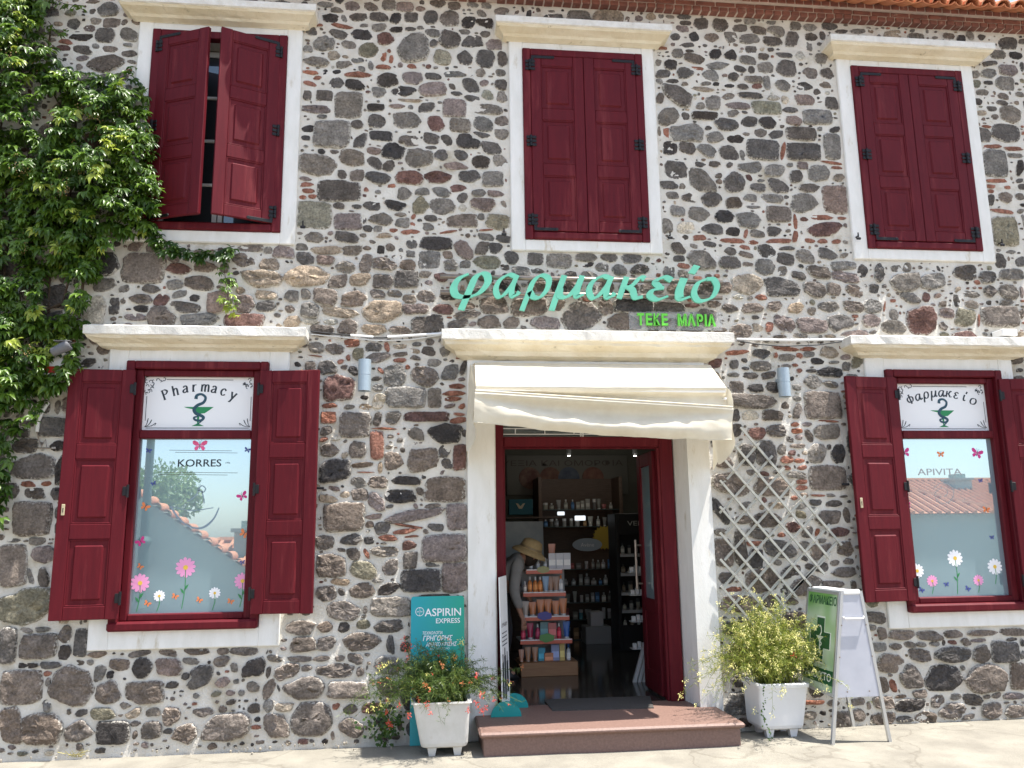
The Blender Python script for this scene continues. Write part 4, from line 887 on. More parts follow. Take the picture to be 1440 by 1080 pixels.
def display_window(x0, x1, z0, z1, trim, lab, kind):
    w = sub_empty('window', ((x0 + x1) / 2, 0, z0), building); w['label'] = lab
    a, b, c, d = trim; surround(w, a, b, c, d, x0 + .004, x1 - .004, z0 + .004, z1 - .004)
    hood(a, b, 3.245, 3.165, 3.075, parent=w, side=.15 if kind == 'L' else .21, out=.20, wear=.007)
    y = -.062; fw = .066; mb = MB()
    mb.box(x0, x0 + fw, y, .03, z0, z1, .008); mb.box(x1 - fw, x1, y, .03, z0, z1, .008); mb.box(x0 + fw, x1 - fw, y + .001, .03, z1 - fw, z1 - .001, .008)
    mb.box(x0 + .001, x1 - .001, y - .028, .03, z0 - .003, z0 + fw, .014)
    mb.build('frame', M['red'], w)
    tz0, tz1 = 2.357, 2.425; s = .058; mb = MB(); y2 = -.018; a0, a1 = x0 + fw, x1 - fw; gz0, gz1 = z0 + fw, z1 - fw
    mb.box(a0, a0 + s, y2, .05, gz0, gz1, .008); mb.box(a1 - s, a1, y2, .05, gz0, gz1, .008)
    mb.box(a0 + s, a1 - s, y2 + .001, .05, gz1 - .052, gz1, .008); mb.box(a0 + s, a1 - s, y2 + .001, .05, gz0, gz0 + .052, .008); mb.box(a0 + s, a1 - s, y2 - .004, .05, tz0, tz1, .008)
    mb.build('sash', M['red'], w)
    px0, px1 = a0 + s, a1 - s
    mb = MB(); mb.box(px0 - .01, px1 + .01, .030, .036, tz1 - .01, gz1 - .04); mb.build('transom_panel', M['print_white'], w)
    transom_print(w, px0, px1, tz1, gz1 - .052, (['P', 'h', 'a', 'r', 'm', 'a', 'c', 'y'] if kind == 'L' else ['PHI', 'alpha', 'rho', 'mu', 'alpha', 'kappa', 'epsilon', 'iota', 'omicron']), .0285)
    mb = MB(); mb.box(px0 - .01, px1 + .01, .030, .036, gz0 + .04, tz0 + .01); mb.build('pane', M['pane'], w)
    mb = MB(); mb.box(x0 - .02, x1 + .02, .44, .45, z0 - .02, z1 + .02); mb.build('back_panel', M['dark_cloth'], w)
    return w, px0, px1, gz0 + .052, tz0
pink, magenta, orange, navy, white_p, rose = flat((.75, .10, .26)), flat((.60, .03, .22)), flat((.75, .22, .07)), flat((.05, .07, .28)), flat((.85, .85, .87)), flat((.78, .32, .55))
wL, lx0, lx1, lz0, lz1 = display_window(-2.360, -1.245, .880, 2.985, TRIMS[3], 'display window with a Latin pharmacy transom', 'L')
wR, rx0, rx1, rz0, rz1 = display_window(4.120, 5.230, .870, 2.972, TRIMS[4], 'display window with a Greek pharmacy transom', 'R')
YS = .0290
def st(px, py): p = at(px, py, YS); return p.x, p.z
for px, py, s, col, rot in ((281, 627, .060, pink, 0), (209, 634, .026, navy, -.2), (348, 633, .028, navy, -.3), (216, 680, .022, navy, .4), (204, 713, .038, orange, -.5), (341, 698, .044, magenta, .5), (343, 751, .040, orange, -.6), (198, 762, .042, magenta, .6), (341, 791, .022, navy, .2), (197, 797, .026, orange, -.6), (207, 849, .028, orange, -.5), (246, 839, .028, orange, -.4), (280, 844, .027, orange, -.5), (324, 846, .028, orange, -.3)):
    x, z = st(px, py); butterfly(wL, x, z, s, col, rot, YS)
for px, py, r, zb, col in ((197, 820, .072, 862, rose), (261, 798, .078, 858, rose), (341, 817, .064, 856, rose), (224, 838, .044, 862, white_p), (302, 834, .045, 860, white_p)):
    x, z = st(px, py); daisy(wL, x, z, r, st(px, zb)[1] + .012, col, YS)
for px, py, s, col, rot in ((1272, 637, .055, magenta, .2), (1323, 639, .036, orange, 0), (1374, 638, .058, magenta, -.3), (1379, 676, .024, navy, .2), (1276, 711, .036, magenta, .2), (1387, 717, .036, orange, -.2), (1395, 756, .024, navy, .1), (1331, 822, .026, navy, .1), (1296, 830, .028, navy, -.5), (1361, 828, .028, navy, -.5)):
    x, z = st(px, py); butterfly(wR, x, z, s, col, rot, YS)
for px, py, r, zb, col in ((1343, 785, .072, 836, white_p), (1399, 797, .070, 822, white_p), (1284, 803, .062, 803, white_p), (1311, 817, .050, 836, rose), (1376, 816, .048, 834, rose)):
    x, z = st(px, py)
    if x - r < rx0: x = rx0 + r * .55
    daisy(wR, x, z, r, st(px, zb)[1] + .005, col, YS)
mb = MB(); x, z = st(280, 656)
text(mb, 'KORRES', (x, YS, z), X, Z, .058, align='C', bold=.012, width=.345)
text(mb, 'EST', (st(241, 652)[0], YS, st(241, 652)[1]), X, Z, .014, align='C'); text(mb, '1996', (st(320, 652)[0], YS, st(320, 652)[1]), X, Z, .014, align='C')
mb.build('window_lettering', M['print_dark'], wL)
mb = MB()
for (a, b) in (((238, 633), (326, 634)), ((246, 636), (334, 637)), ((222, 664), (334, 665)), ((222, 667), (320, 668))):
    p, q = st(*a), st(*b); stroke2(mb, [p, q], lambda u, v: (u, YS, v), .0035, (0, .0005, 0), 0, False)
mb.build('window_lines', flat((.08, .09, .08)), wL)
mb = MB(); faint = flat((.20, .27, .33)); f0 = lambda u, v: (*(lambda p: (p[0], YS, p[1]))(st(u, v)),)
stroke2(mb, [(240, 712), (252, 730), (268, 741), (285, 742), (300, 730), (308, 714)], lambda u, v: (st(u, v)[0], YS, st(u, v)[1]), [3, 2, 3, 1.5], (0, .0005, 0)); stroke2(mb, [(243, 713), (270, 718), (300, 714)], lambda u, v: (st(u, v)[0], YS, st(u, v)[1]), 1.2, (0, .0005, 0))
stroke2(mb, [(262, 706), (273, 699), (281, 688)], lambda u, v: (st(u, v)[0], YS, st(u, v)[1]), 1.6, (0, .0005, 0)); stroke2(mb, [(284, 690), (286, 700), (287, 708)], lambda u, v: (st(u, v)[0], YS, st(u, v)[1]), 1.6, (0, .0005, 0))
stroke2(mb, [(279, 687), (284, 683), (289, 687), (286, 692), (280, 690), (279, 687)], lambda u, v: (st(u, v)[0], YS, st(u, v)[1]), 1.5, (0, .0005, 0))
mb.build('faint_bowl_drawing', faint, wL)
mb = MB(); x, z = st(1322, 668); text(mb, 'APIVITA', (x, YS, z), X, Z, .058, align='C', width=.42)
stroke2(mb, [(1313, 687), (1322, 680), (1333, 681), (1341, 690), (1338, 703), (1326, 708), (1316, 701), (1316, 692), (1325, 686), (1333, 692), (1328, 699)], lambda u, v: (st(u, v)[0], YS, st(u, v)[1]), .9, (0, .0005, 0))
mb.build('faint_window_lettering', flat((.36, .36, .36)), wR)
# open leaves of the display windows
shutter(-2.272, -.105, .972, .488, 1.925, 'L', R(176), hinges='plain', plate=True)
shutter(-1.300, -.105, .985, .480, 1.915, 'R', R(173), hinges='plain')
shutter(4.178, -.105, .968, .500, 1.920, 'L', R(174), hinges='plain', plate=True)
shutter(5.160, -.105, .962, .500, 1.920, 'R', R(172), hinges='plain')
for x, z in ((-2.78, 1.95), (-.80, 1.95), (3.64, 1.95)):
    mb = MB(); mb.tube([(x, .02, z), (x, -.07, z)], .007, 6); mb.box(x - .035, x + .03, -.085, -.065, z - .010, z + .010, .004); mb.build('shutter_dog', M['iron'], building)

# ------------------------------------------------------------------ doorway
dw = sub_empty('doorway', (1.4, 0, 0), building)
hood(.385, 2.455, 3.250, 3.160, 3.020, parent=dw, side=.22, out=.21, wear=.006)
def splay_box(mb, front, back, y0, y1, z0, z1):
    (a, b), (c, d) = front, back
    mb.add([(a, y0, z0), (b, y0, z0), (d, y1, z0), (c, y1, z0), (a, y0, z1), (b, y0, z1), (d, y1, z1), (c, y1, z1)], [(0, 3, 2, 1), (4, 5, 6, 7), (0, 1, 5, 4), (1, 2, 6, 5), (2, 3, 7, 6), (3, 0, 4, 7)])
mb = MB(); splay_box(mb, (.385, .608), (.40, .63), -.03, .44, -.02, 3.02); splay_box(mb, (2.262, 2.455), (2.205, 2.44), -.03, .44, -.02, 3.02); mb.box(.608, 2.262, -.028, .44, 2.90, 3.018)
mb.build('jamb', M['plaster'], dw)
mb = MB(); ya, yb = .235, .33
mb.box(.612, .712, ya, yb, .168, 2.90, .008); mb.box(.700, .724, ya + .02, yb, .168, 2.31, .006); mb.box(2.100, 2.218, ya, yb, .168, 2.90, .008); mb.box(2.078, 2.104, ya + .02, yb, .168, 2.31, .006)
mb.box(.712, 2.100, ya + .004, yb - .002, 2.312, 2.402, .010); mb.box(.712, 2.100, ya + .03, yb - .004, 2.298, 2.313, .004); mb.box(.712, 2.100, ya + .004, yb - .002, 2.83, 2.90, .008)
mb.build('frame', M['red'], dw)
mb = MB()   # wrought transom grille
for z in (2.425, 2.475, 2.53): mb.tube([(.712, .262, z), (2.10, .262, z)], .0055, 6)
k = 0
for z0_, z1_ in ((2.425, 2.475), (2.475, 2.53)):
    x = .82 + (k % 2) * .13
    while x < 2.08: mb.tube([(x, .262, z0_), (x, .262, z1_)], .005, 6); x += .26
    k += 1
mb.tube([(1.40, .262, 2.40), (1.40, .262, 2.84)], .008, 6); mb.tube([(1.42, .262, 2.40), (1.42, .262, 2.84)], .008, 6)
for cx_, r_ in ((.90, .07), (1.03, .035), (1.75, .07), (1.62, .035)):
    mb.tube([(cx_ + math.cos(a) * r_ * (1 - .05 * a), .262, 2.54 + r_ + math.sin(a) * r_ * (1 - .05 * a)) for a in [j * .5 for j in range(20)]], .004, 5)
mb.build('transom_grille', M['offwhite'], dw)
mb = MB(); mb.box(.70, 2.11, .290, .296, 2.39, 2.85); mb.build('transom_glass', M['dark_glass'], dw)
# open inner leaf at the right
lf = MB(); x = 2.082; Y0, Y1 = .36, .90
lf.box(x - .022, x + .022, Y0, Y0 + .11, .185, 2.29, .005); lf.box(x - .022, x + .022, Y1 - .11, Y1, .185, 2.29, .005)
for a, b in ((.185, .36), (.86, .98), (2.17, 2.29)): lf.box(x - .021, x + .021, Y0 + .11, Y1 - .11, a, b, .005)
lf.box(x - .010, x + .010, Y0 + .11, Y1 - .11, .36, .86)
lo_ = lf.build('door_leaf', M['red'], dw)
mb = MB(); mb.box(x - .004, x + .004, Y0 + .108, Y1 - .108, .98, 2.17); mb.build('pane', M['pane'], lo_)
mb = MB(); mb.tube([(x - .075, Y1 - .055, 1.05), (x - .075, Y1 - .055, 1.50)], .014, 8); mb.tube([(x - .02, Y1 - .055, 1.10), (x - .075, Y1 - .055, 1.10)], .009, 6); mb.tube([(x - .02, Y1 - .055, 1.45), (x - .075, Y1 - .055, 1.45)], .009, 6)
mb.build('handle', M['steel'], lo_)
# granite step
sp = sub_empty('step', (1.4, -.3, 0), dw)
mb = MB(); mb.box(.462, 2.372, -.585, .24, -.02, .132, .006); mb.build('riser', M['granite'], sp)
mb = MB(); mb.box(.430, 2.402, -.622, .30, .132, .170, .014); mb.build('tread', M['granite'], sp)

# ------------------------------------------------------------------ the shop inside
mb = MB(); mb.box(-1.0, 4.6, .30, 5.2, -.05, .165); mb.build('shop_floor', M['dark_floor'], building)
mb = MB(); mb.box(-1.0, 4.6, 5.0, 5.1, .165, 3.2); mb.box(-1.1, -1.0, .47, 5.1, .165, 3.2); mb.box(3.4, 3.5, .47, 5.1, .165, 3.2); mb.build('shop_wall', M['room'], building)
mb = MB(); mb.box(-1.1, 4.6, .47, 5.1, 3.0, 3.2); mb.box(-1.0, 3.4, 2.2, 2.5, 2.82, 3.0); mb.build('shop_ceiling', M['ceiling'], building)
mb = MB(); mb.box(WX0 + .4, WX1 - .4, .46, 8, 3.5, 3.7); mb.build('upper_floor', M['room'], building)
# ------------------------------------------------------------------ lettering over the door
sign = empty('lettering_sign', (1.4, -.06, 3.58), 'mint green italic Greek word on two steel rails above the door', 'sign')
p0, p1 = at(619, 389, -.07), at(1015, 397, -.07); q0, q1 = at(619, 411, -.07), at(1015, 419, -.07)
for a, b in ((p0, p1), (q0, q1)):
    zc = (a.z + b.z) / 2; mb = MB(); mb.tube([(a.x, -.075, zc), (b.x, -.075, zc)], .021, 14)
    for xx in (a.x + .15, 1.4, b.x - .15): mb.tube([(xx, -.075, zc), (xx, .02, zc)], .008, 6)
    mb.build('rail', M['steel'], sign, smooth=True)
def lp(cx, cy, Y): return at(600 + cx / 3.1304, 360 + cy / 3.1304, Y)
for g, xa, xb, yb, wd in (('phi', 112, 268, 178, 1.17), ('alpha', 293, 412, 180, 1.18), ('rho', 430, 545, 182, 1.0), ('mu', 560, 706, 182, 1.15), ('alpha', 703, 832, 185, 1.18), ('kappa', 848, 960, 188, .98), ('epsilon', 980, 1080, 190, .78), ('iota', 1102, 1180, 193, .5), ('omicron', 1172, 1280, 196, 1.0)):
    a = lp(xa, yb, -.12); b = lp(xb, yb, -.12); h = .205; W = (b.x - a.x) - .012; k = W / wd / h * (.93 if g in ('rho', 'mu') else 1.0)
    mb = MB(); fr = lambda u, v: (a.x + .006 + (u * k + v * .16 - .05) * h, -.13, a.z + v * h * .96)
    glyph(mb, g, fr, (0, .022, 0), .275, .09, nib=R(28))
    mb.build('letter', M['mint'], sign)
nm = empty('name_plate', (2.25, -.03, 3.30), 'clear panel with bright green raised capitals below the mint word', 'sign')
a, b = at(893, 464, -.035), at(1020, 443, -.035)
mb = MB(); mb.box(1.80, 2.64, -.034, -.029, 3.31, 3.475); mb.build('backing', M['pane_clear'], nm)
x = 1.865
for ch in 'ΤΕΚΕ ΜΑΡΙΑ':
    if ch == ' ': x += .075; continue
    mb = MB(); w_ = {'Μ': .095, 'Ι': .034, 'Τ': .074, 'Α': .082}.get(ch, .072)
    text(mb, ch, (x, -.050, 3.345), X, Z, .095, depth=.018, bold=.035, width=w_ - .012); mb.build('letter', M['lime'], nm); x += w_ * .98

# ------------------------------------------------------------------ awning
aw = empty('door_awning', (1.47, -.3, 2.98), 'cream canvas awning sagging over the pharmacy door', 'awning')
def awning():
    nx = 60; rows = []
    def lerp(a, b, t): return a + (b - a) * t
    L = [(.42, -.035, 2.975), (.445, -.10, 2.985), (.41, -.72, 2.667), (.415, -.70, 2.642), (.42, -.58, 2.633), (.42, -.62, 2.618), (.405, -.74, 2.633), (.40, -.755, 2.608), (.395, -.74, 2.50), (.39, -.73, 2.395)]
    Rr = [(2.50, -.035, 2.975), (2.485, -.10, 2.985), (2.43, -.59, 2.692), (2.43, -.57, 2.668), (2.44, -.52, 2.633), (2.445, -.54, 2.55), (2.455, -.62, 2.535), (2.46, -.63, 2.51), (2.445, -.62, 2.40), (2.435, -.61, 2.268)]
    for r_, (l, rr) in enumerate(zip(L, Rr)):
        row = []
        for i in range(nx + 1):
            t = i / nx; x = lerp(l[0], rr[0], t); y = lerp(l[1], rr[1], t); z = lerp(l[2], rr[2], t)
            s_ = math.sin(PI * t)
            if r_ in (3, 4): z -= .012 * s_
            if r_ == 8: y += .035 * s_ + .012 * mnoise.noise(Vector((x * 5, 1, 0))); z -= .035 * s_
            if r_ == 8: y += .02 * mnoise.noise(Vector((x * 7 + z, 8, 0)))
            if r_ == 9: z += .012 * mnoise.noise(Vector((x * 6, 2, 0))) - .022 * s_; y += .055 * s_ + .028 * mnoise.noise(Vector((x * 9, 3, 0))) + .012 * mnoise.noise(Vector((x * 25, 3, 0)))
            if r_ in (1, 2): z += .006 * mnoise.noise(Vector((x * 4, r_, 0)))
            row.append(Vector((x, y, z)))
        rows.append(row)
    # refine rows between for folds
    R2 = [rows[0]]
    for a, b in zip(rows[:-1], rows[1:]):
        for k in (range(1, 7) if b in (rows[8], rows[9]) else (1, 2, 3)):
            t = k / (6 if b in (rows[8], rows[9]) else 3); rr = []
            for i, (p, q) in enumerate(zip(a, b)):
                v = p.lerp(q, t)
                if b is rows[9] or b is rows[8]:
                    tt = t * .5 + (.5 if b is rows[9] else 0); se = math.sin(PI * i / nx) ** .6; cr_ = .22 + .25 * math.sin(PI * i / nx)
                    v.y += se * (.075 * math.sin(PI * min(1, tt / cr_)) if tt < cr_ else -.045 * math.sin(PI * (tt - cr_) / (1 - cr_)))
                    v.y += .011 * mnoise.noise(Vector((i * .16 + tt * 3, tt * 1.5, 4))) * math.sin(PI * tt) + .004 * mnoise.noise(Vector((i * .5 - tt * 6, tt * 3, 7)))
                elif b is rows[2] and k < 3: v.z -= .018 * math.sin(PI * t) * math.sin(PI * i / nx)
                rr.append(v)
            R2.append(rr)
    mb = MB(); mb.ring_loft(R2, closed=False); mb.build('canopy', M['awning'], aw, smooth=True)
    # side flaps with scooped lower edge
    for sx, x, wy, zf, col in ((0, .39, -.72, 2.38, L), (1, 2.445, -.61, 2.265, Rr)):
        mb = MB(); n = 14; top = []; bot = []
        for i in range(n + 1):
            t = i / n; y = lerp(wy, -.04, t)
            tz = np.interp(y, [wy, -.10, -.03], [2.62 if sx == 0 else 2.66, 2.98, 2.975])
            bz = zf - (.10 if sx else .09) * math.sin(PI * min(1, t * 1.5)) * (1 if t < .66 else .4) - (.25 if sx == 0 else .20) * t ** 1.5 + .02 * math.sin(9 * t)
            bx = x + .02 * math.sin(7 * t + sx) + (.02 if sx else -.02) * t
            top.append(Vector((x + (.01 if sx else .02), y, tz))); bot.append(Vector((bx, y, bz)))
        rws = [[a.lerp(b, k / 5) + Vector((.012 * math.sin(k * 1.3 + i * .7), 0, 0)) * (0 if k in (0,) else 1) for i, (a, b) in enumerate(zip(top, bot))] for k in range(6)]
        mb.ring_loft(rws, closed=False); mb.build('side_flap', M['awning'], aw, smooth=True)
    for (a, b) in (((.405, -.73, 2.638), (2.45, -.61, 2.545)), ((.41, -.71, 2.662), (2.425, -.58, 2.682))):
        mb = MB(); mb.tube([Vector(a) + Vector((0, .015, -.012)), Vector(b) + Vector((0, .015, -.012))], .013, 8); mb.build('bar', M['white'], aw)
    for x in (.43, 2.42): mb = MB(); mb.tube([(x, -.03, 2.60), (x, -.58 if x > 1 else -.70, 2.61)], .010, 6); mb.build('arm', M['white'], aw)
    mb = MB(); n = nx  # hem seam
    mb.tube([p + Vector((0, -.003, .004)) for p in rows[9]], .004, 5); mb.build('hem', M['awning'], aw)
    mb = MB(); mb.tube([p + Vector((0, -.004, 0)) for p in rows[6]], .006, 5); mb.build('piping', M['awning'], aw)
awning()

# ------------------------------------------------------------------ wall lamps, conduits, small fittings
for px, y0, y1, lb in ((513, 506, 550, 'grey cylinder wall lamp between the left display window and the awning'), (1101, 518, 558, 'grey cylinder wall lamp above the white trellis')):
    a, b = at(px, y0, -.10), at(px, y1, -.10); t = empty('wall_lamp', (a.x, .0, (a.z + b.z) / 2), lb, 'lamp', 'cylinder wall lamps'); r = .052
    mb = MB(); zm = (a.z + b.z) / 2; mb.lathe([(r * .9, b.z + .012), (r, b.z), (r, zm - .003), (r * .96, zm - .002), (r * .96, zm + .002), (r, zm + .003), (r, a.z), (r * .9, a.z - .001), (r * .88, a.z - .02)], (a.x, -.10, 0), 24); mb.build('lamp_body', M['lamp'], t, smooth=False)
    mb = MB(); mb.box(a.x - .03, a.x + .03, -.055, .02, zm - .05, zm + .05, .006); mb.build('bracket', M['lamp'], t)
    mb = MB(); mb.lathe([(r * .8, b.z + .004), (r * .8, b.z + .010)], (a.x, -.10, 0), 16); mb.build('lens', M['dark_glass'], t)
def cable(name, pts, r, m, lab, n=8):
    p = []
    for i in range(len(pts) - 1):
        for k in range(6): p.append(Vector(pts[i]).lerp(Vector(pts[i + 1]), k / 6))
    p.append(Vector(pts[-1])); mb = MB(); mb.tube(p, r, n); o = mb.build(name, m, None); tag(o, lab, name.replace('_', ' ')); return o
def cp(px, py, Y=-.035): return at(px, py, Y)
cable('conduit', [cp(493, 471.5), cp(525, 474)], .011, M['white'], 'short piece of white conduit in the cable left of the door hood')
cable('conduit', [cp(545, 474), cp(585, 471.5), cp(622, 469)], .012, M['white'], 'white conduit ending at the left end of the door hood')
cable('cable', [cp(437, 466), cp(460, 468.5), cp(495, 471.8), cp(520, 475), cp(540, 475), cp(550, 474)], .0065, M['black'], 'black cable running from the left window hood to the white conduit')
cable('cable', [cp(437, 470, -.03), cp(480, 474, -.03), cp(530, 479, -.03), cp(575, 478, -.03), cp(622, 471, -.03)], .005, M['sheath'], 'thin cream cable sagging below the conduit left of the door hood')
cable('conduit', [cp(1036, 477), cp(1110, 478.5), cp(1194, 477.5)], .012, M['white'], 'long white conduit between the door hood and the right window hood')
cable('cable', [cp(1037, 479, -.045), cp(1065, 484, -.045), cp(1100, 487, -.045), cp(1150, 485, -.045), cp(1192, 479, -.045)], .0055, M['black'], 'black cable sagging below the long white conduit on the right')
p = at(1410, 470, -.08); mb = MB(); mb.box(p.x - .07, p.x + .08, -.17, -.03, 3.268, 3.33, .006); tag(mb.build('junction_box', M['white'], None), 'small white junction box lying on the right window hood', 'box')
# cable stub and bare clamp at the far left
a = at(62, 575, -.04); cable('cable', [cp(68, 566, -.04), cp(60, 578, -.05), cp(54, 592, -.05), cp(52, 607, -.045)], .014, M['sheath'], 'stub of thick white cable hanging beside the left shutter')
mb = MB(); b = [cp(52, 607, -.04), cp(54, 618, -.03), cp(58, 628, -.03)]; mb.tube(b, .005, 5); mb.tube([cp(47, 630, -.03), cp(77, 630.5, -.03)], .006, 5); mb.tube([cp(58, 629, -.03), cp(64, 618, -.03), cp(66, 629, -.03)], .004, 5); mb.box(cp(77, 630).x - .02, cp(77, 630).x + .012, -.045, -.02, cp(77, 630).z - .008, cp(77, 630).z + .008)
tag(mb.build('wire_clamp', M['steel'], None), 'bare metal clamp with a loose wire end beside the left shutter', 'clamp')
# cctv camera and siren box half hidden in the creeper
p = at(94, 488, -.30); cc = empty('security_camera', (p.x, p.y, p.z), 'grey dome-ended security camera poking out of the creeper', 'camera')
ax = Matrix.Rotation(R(58), 3, 'Y') @ Matrix.Rotation(R(-8), 3, 'X')
mb = MB(); mb.lathe([(.02, -.10), (.034, -.09), (.038, -.04), (.044, .02), (.043, .04), (.036, .045)], (p.x - .02, p.y, p.z), 18, ax=ax); mb.build('camera_body', flat((.12, .12, .13), .6), cc, smooth=True)
mb = MB(); mb.lathe([(.026, .042), (.026, .052), (.018, .054)], (p.x - .02, p.y - .004, p.z), 16, ax=ax); mb.build('lens', M['black'], cc, smooth=True)
mb = MB(); mb.box(p.x - .09, p.x + .03, p.y - .035, p.y + .035, p.z + .040, p.z + .047, .003); mb.build('sun_shield', flat((.14, .14, .15), .6), cc)
mb = MB(); mb.tube([(p.x - .06, p.y, p.z - .02), (p.x - .06, .0, p.z - .06)], .014, 8); mb.build('bracket', flat((.5, .5, .5), .5), cc)
p = at(72, 512, -.14); sb = empty('siren_box', (p.x, p.y, p.z), 'white alarm siren box with a red lower band in the creeper', 'alarm')
mb = MB(); 
mb.add([(p.x - .10, -.16, p.z - .02), (p.x + .09, -.16, p.z - .02), (p.x + .065, -.10, p.z + .16), (p.x - .08, -.10, p.z + .16), (p.x - .10, .0, p.z - .02), (p.x + .09, .0, p.z - .02), (p.x + .065, .0, p.z + .16), (p.x - .08, .0, p.z + .16)], [(0, 1, 2, 3), (1, 5, 6, 2), (4, 0, 3, 7), (3, 2, 6, 7), (0, 4, 5, 1)])
mb.build('cover', M['white'], sb)
mb = MB(); mb.box(p.x - .10, p.x + .09, -.162, -.0, p.z - .075, p.z - .021, .004); mb.build('red_band', flat((.45, .03, .015), .35), sb)
mb = MB(); mb.box(p.x - .11, p.x + .10, -.168, -.0, p.z - .09, p.z - .076, .004); mb.build('base', M['white'], sb)

# ------------------------------------------------------------------ trellis
tr = empty('trellis', (3.0, -.06, .9), 'pale folding wooden lattice trellis fixed to the wall right of the door', 'trellis')
def tp(a, b): return at(1000 + a / 4.1545, 600 + b / 4.1545, -.055)
SL = [((170, 5), (760, 692)), ((115, 85), (690, 772)), ((62, 178), (660, 862)), ((50, 315), (580, 930)), ((50, 468), (500, 1000)), ((50, 620), (450, 1080)), ((52, 775), (400, 1160)), ((55, 930), (250, 1160))]
SR = [((50, 205), (180, 85)), ((50, 355), (285, 95)), ((52, 505), (360, 170)), ((85, 625), (430, 240)), ((80, 780), (492, 318)), ((70, 940), (555, 402)), ((100, 1080), (630, 485)), ((240, 1080), (695, 570)), ((380, 1080), (745, 665)), ((480, 960), (700, 740)), ]
def slat(a, b, y, w=.019, t=.007):
    A, B = tp(*a), tp(*b); A.y = B.y = y; d = (B - A).normalized(); n = Vector((-d.z, 0, d.x)) * w / 2
    mb = MB(); v = []
    for q in (A, B):
        for s_, yy in ((1, y - t), (-1, y - t), (-1, y + t), (1, y + t)): v.append(Vector((q.x + n.x * s_, yy, q.z + n.z * s_)))
    mb.add(v, [(0, 1, 2, 3), (7, 6, 5, 4), (0, 4, 5, 1), (1, 5, 6, 2), (2, 6, 7, 3), (3, 7, 4, 0)])
    mb.build('slat', M['slat'], tr)
M['slat'] = mat('greyed_white_paint', (.40, .40, .36), (.32, .32, .29), 20, rough=.6, c3=(.30, .28, .24), s3=14, t3=.62)
for a, b in SR: slat(a, b, -.046)
for a, b in SL: slat(a, b, -.064)
mb = MB()
def inter(p, q, r, s):
    x1, y1 = p; x2, y2 = q; x3, y3 = r; x4, y4 = s; d = (x1 - x2) * (y3 - y4) - (y1 - y2) * (x3 - x4)
    t = ((x1 - x3) * (y3 - y4) - (y1 - y3) * (x3 - x4)) / d; u = ((x1 - x3) * (y1 - y2) - (y1 - y3) * (x1 - x2)) / d
    return (x1 + t * (x2 - x1), y1 + t * (y2 - y1)) if 0 < t < 1 and 0 < u < 1 else None
for a, b in SL:
    for c, d in SR:
        i_ = inter(a, b, c, d)
        if i_: q = tp(*i_); mb.lathe([(.0035, -.001), (.0035, .003)], (q.x, -.072, q.z), 6, ax=Matrix.Rotation(R(90), 3, 'X'))
mb.build('rivets', M['steel'], tr)

# ------------------------------------------------------------------ planters
def pot(name, lab, x0t, x1t, x0b, x1b, y0, y1, zb, zt, rim, m):
    t = empty(name, ((x0t + x1t) / 2, (y0 + y1) / 2, 0), lab, 'planter'); c = .03
    dyt, dyb = (y1 - y0) / 2, (y1 - y0) / 2 * (x1b - x0b) / (x1t - x0t); yc = (y0 + y1) / 2
    def ring(xa, xb, hy, z, c=c):
        p = []
        for sx, sy, in ((0, 0), (1, 0), (1, 1), (0, 1)):
            cx_ = xb - c if sx else xa + c; cy_ = yc + hy - c if sy else yc - hy + c
            a0 = {(0, 0): PI, (1, 0): 1.5 * PI, (1, 1): 0, (0, 1): .5 * PI}[(sx, sy)]
            for k in range(5): a = a0 + k * PI / 8; p.append(Vector((cx_ + math.cos(a) * c, cy_ + math.sin(a) * c, z)))
        return p
    rg = [ring(x0b + .03, x1b - .03, dyb - .03, zb), ring(x0b + .008, x1b - .008, dyb - .008, zb + .012), ring(x0b, x1b, dyb, zb + .035)]
    for k in (1, 2, 3, 4, 5):
        t_ = k / 5; z = zb + .035 + (zt - rim - zb - .035) * t_; rg.append(ring(x0b + (x0t + .012 - x0b) * t_, x1b + (x1t - .012 - x1b) * t_, dyb + (dyt - .012 - dyb) * t_, z))
    rg += [ring(x0t + .002, x1t - .002, dyt - .002, zt - rim + .004), ring(x0t, x1t, dyt, zt - .008), ring(x0t + .008, x1t - .008, dyt - .008, zt), ring(x0t + .03, x1t - .03, dyt - .03, zt), ring(x0t + .035, x1t - .035, dyt - .035, zt - .05)]
    mb = MB(); mb.ring_loft(rg, cap=False); mb.add(rg[0], [tuple(range(19, -1, -1))]); mb.build('pot', m, t, smooth=False)
    mb = MB(); g = ring(x0t + .03, x1t - .03, dyt - .03, zt - .035); mb.add(g, [tuple(range(20))]); mb.build('soil', M['soil'], t)
    for fx in (x0b + .05, x1b - .11):
        for fy in (yc - dyb + .03, yc + dyb - .09):
            mb = MB(); h = zb + .004
            mb.add([(fx + .012, fy + .01, -.006), (fx + .055, fy + .01, -.006), (fx + .055, fy + .055, -.006), (fx + .012, fy + .055, -.006), (fx, fy, h), (fx + .068, fy, h), (fx + .068, fy + .06, h), (fx, fy + .06, h)], [(3, 2, 1, 0), (4, 5, 6, 7), (0, 1, 5, 4), (1, 2, 6, 5), (2, 3, 7, 6), (3, 0, 4, 7)])
            mb.build('foot', m, t)
    return t
yl = -.57
a, b, c, d = at(578, 985, yl), at(664, 982, yl), at(591, 1056, yl), at(659, 1054, yl)
pot('stone_planter', 'stained cast stone planter with rounded edges left of the step', a.x, b.x, c.x, d.x, yl, yl + .40, .055, .375, .0, M['pot'])
LP = ((a.x + b.x) / 2, yl + .20, .35)
yr = -.44
a, b, c, d = at(1066, 962, yr), at(1140, 962, yr), at(1073, 1028, yr), at(1135, 1028, yr)
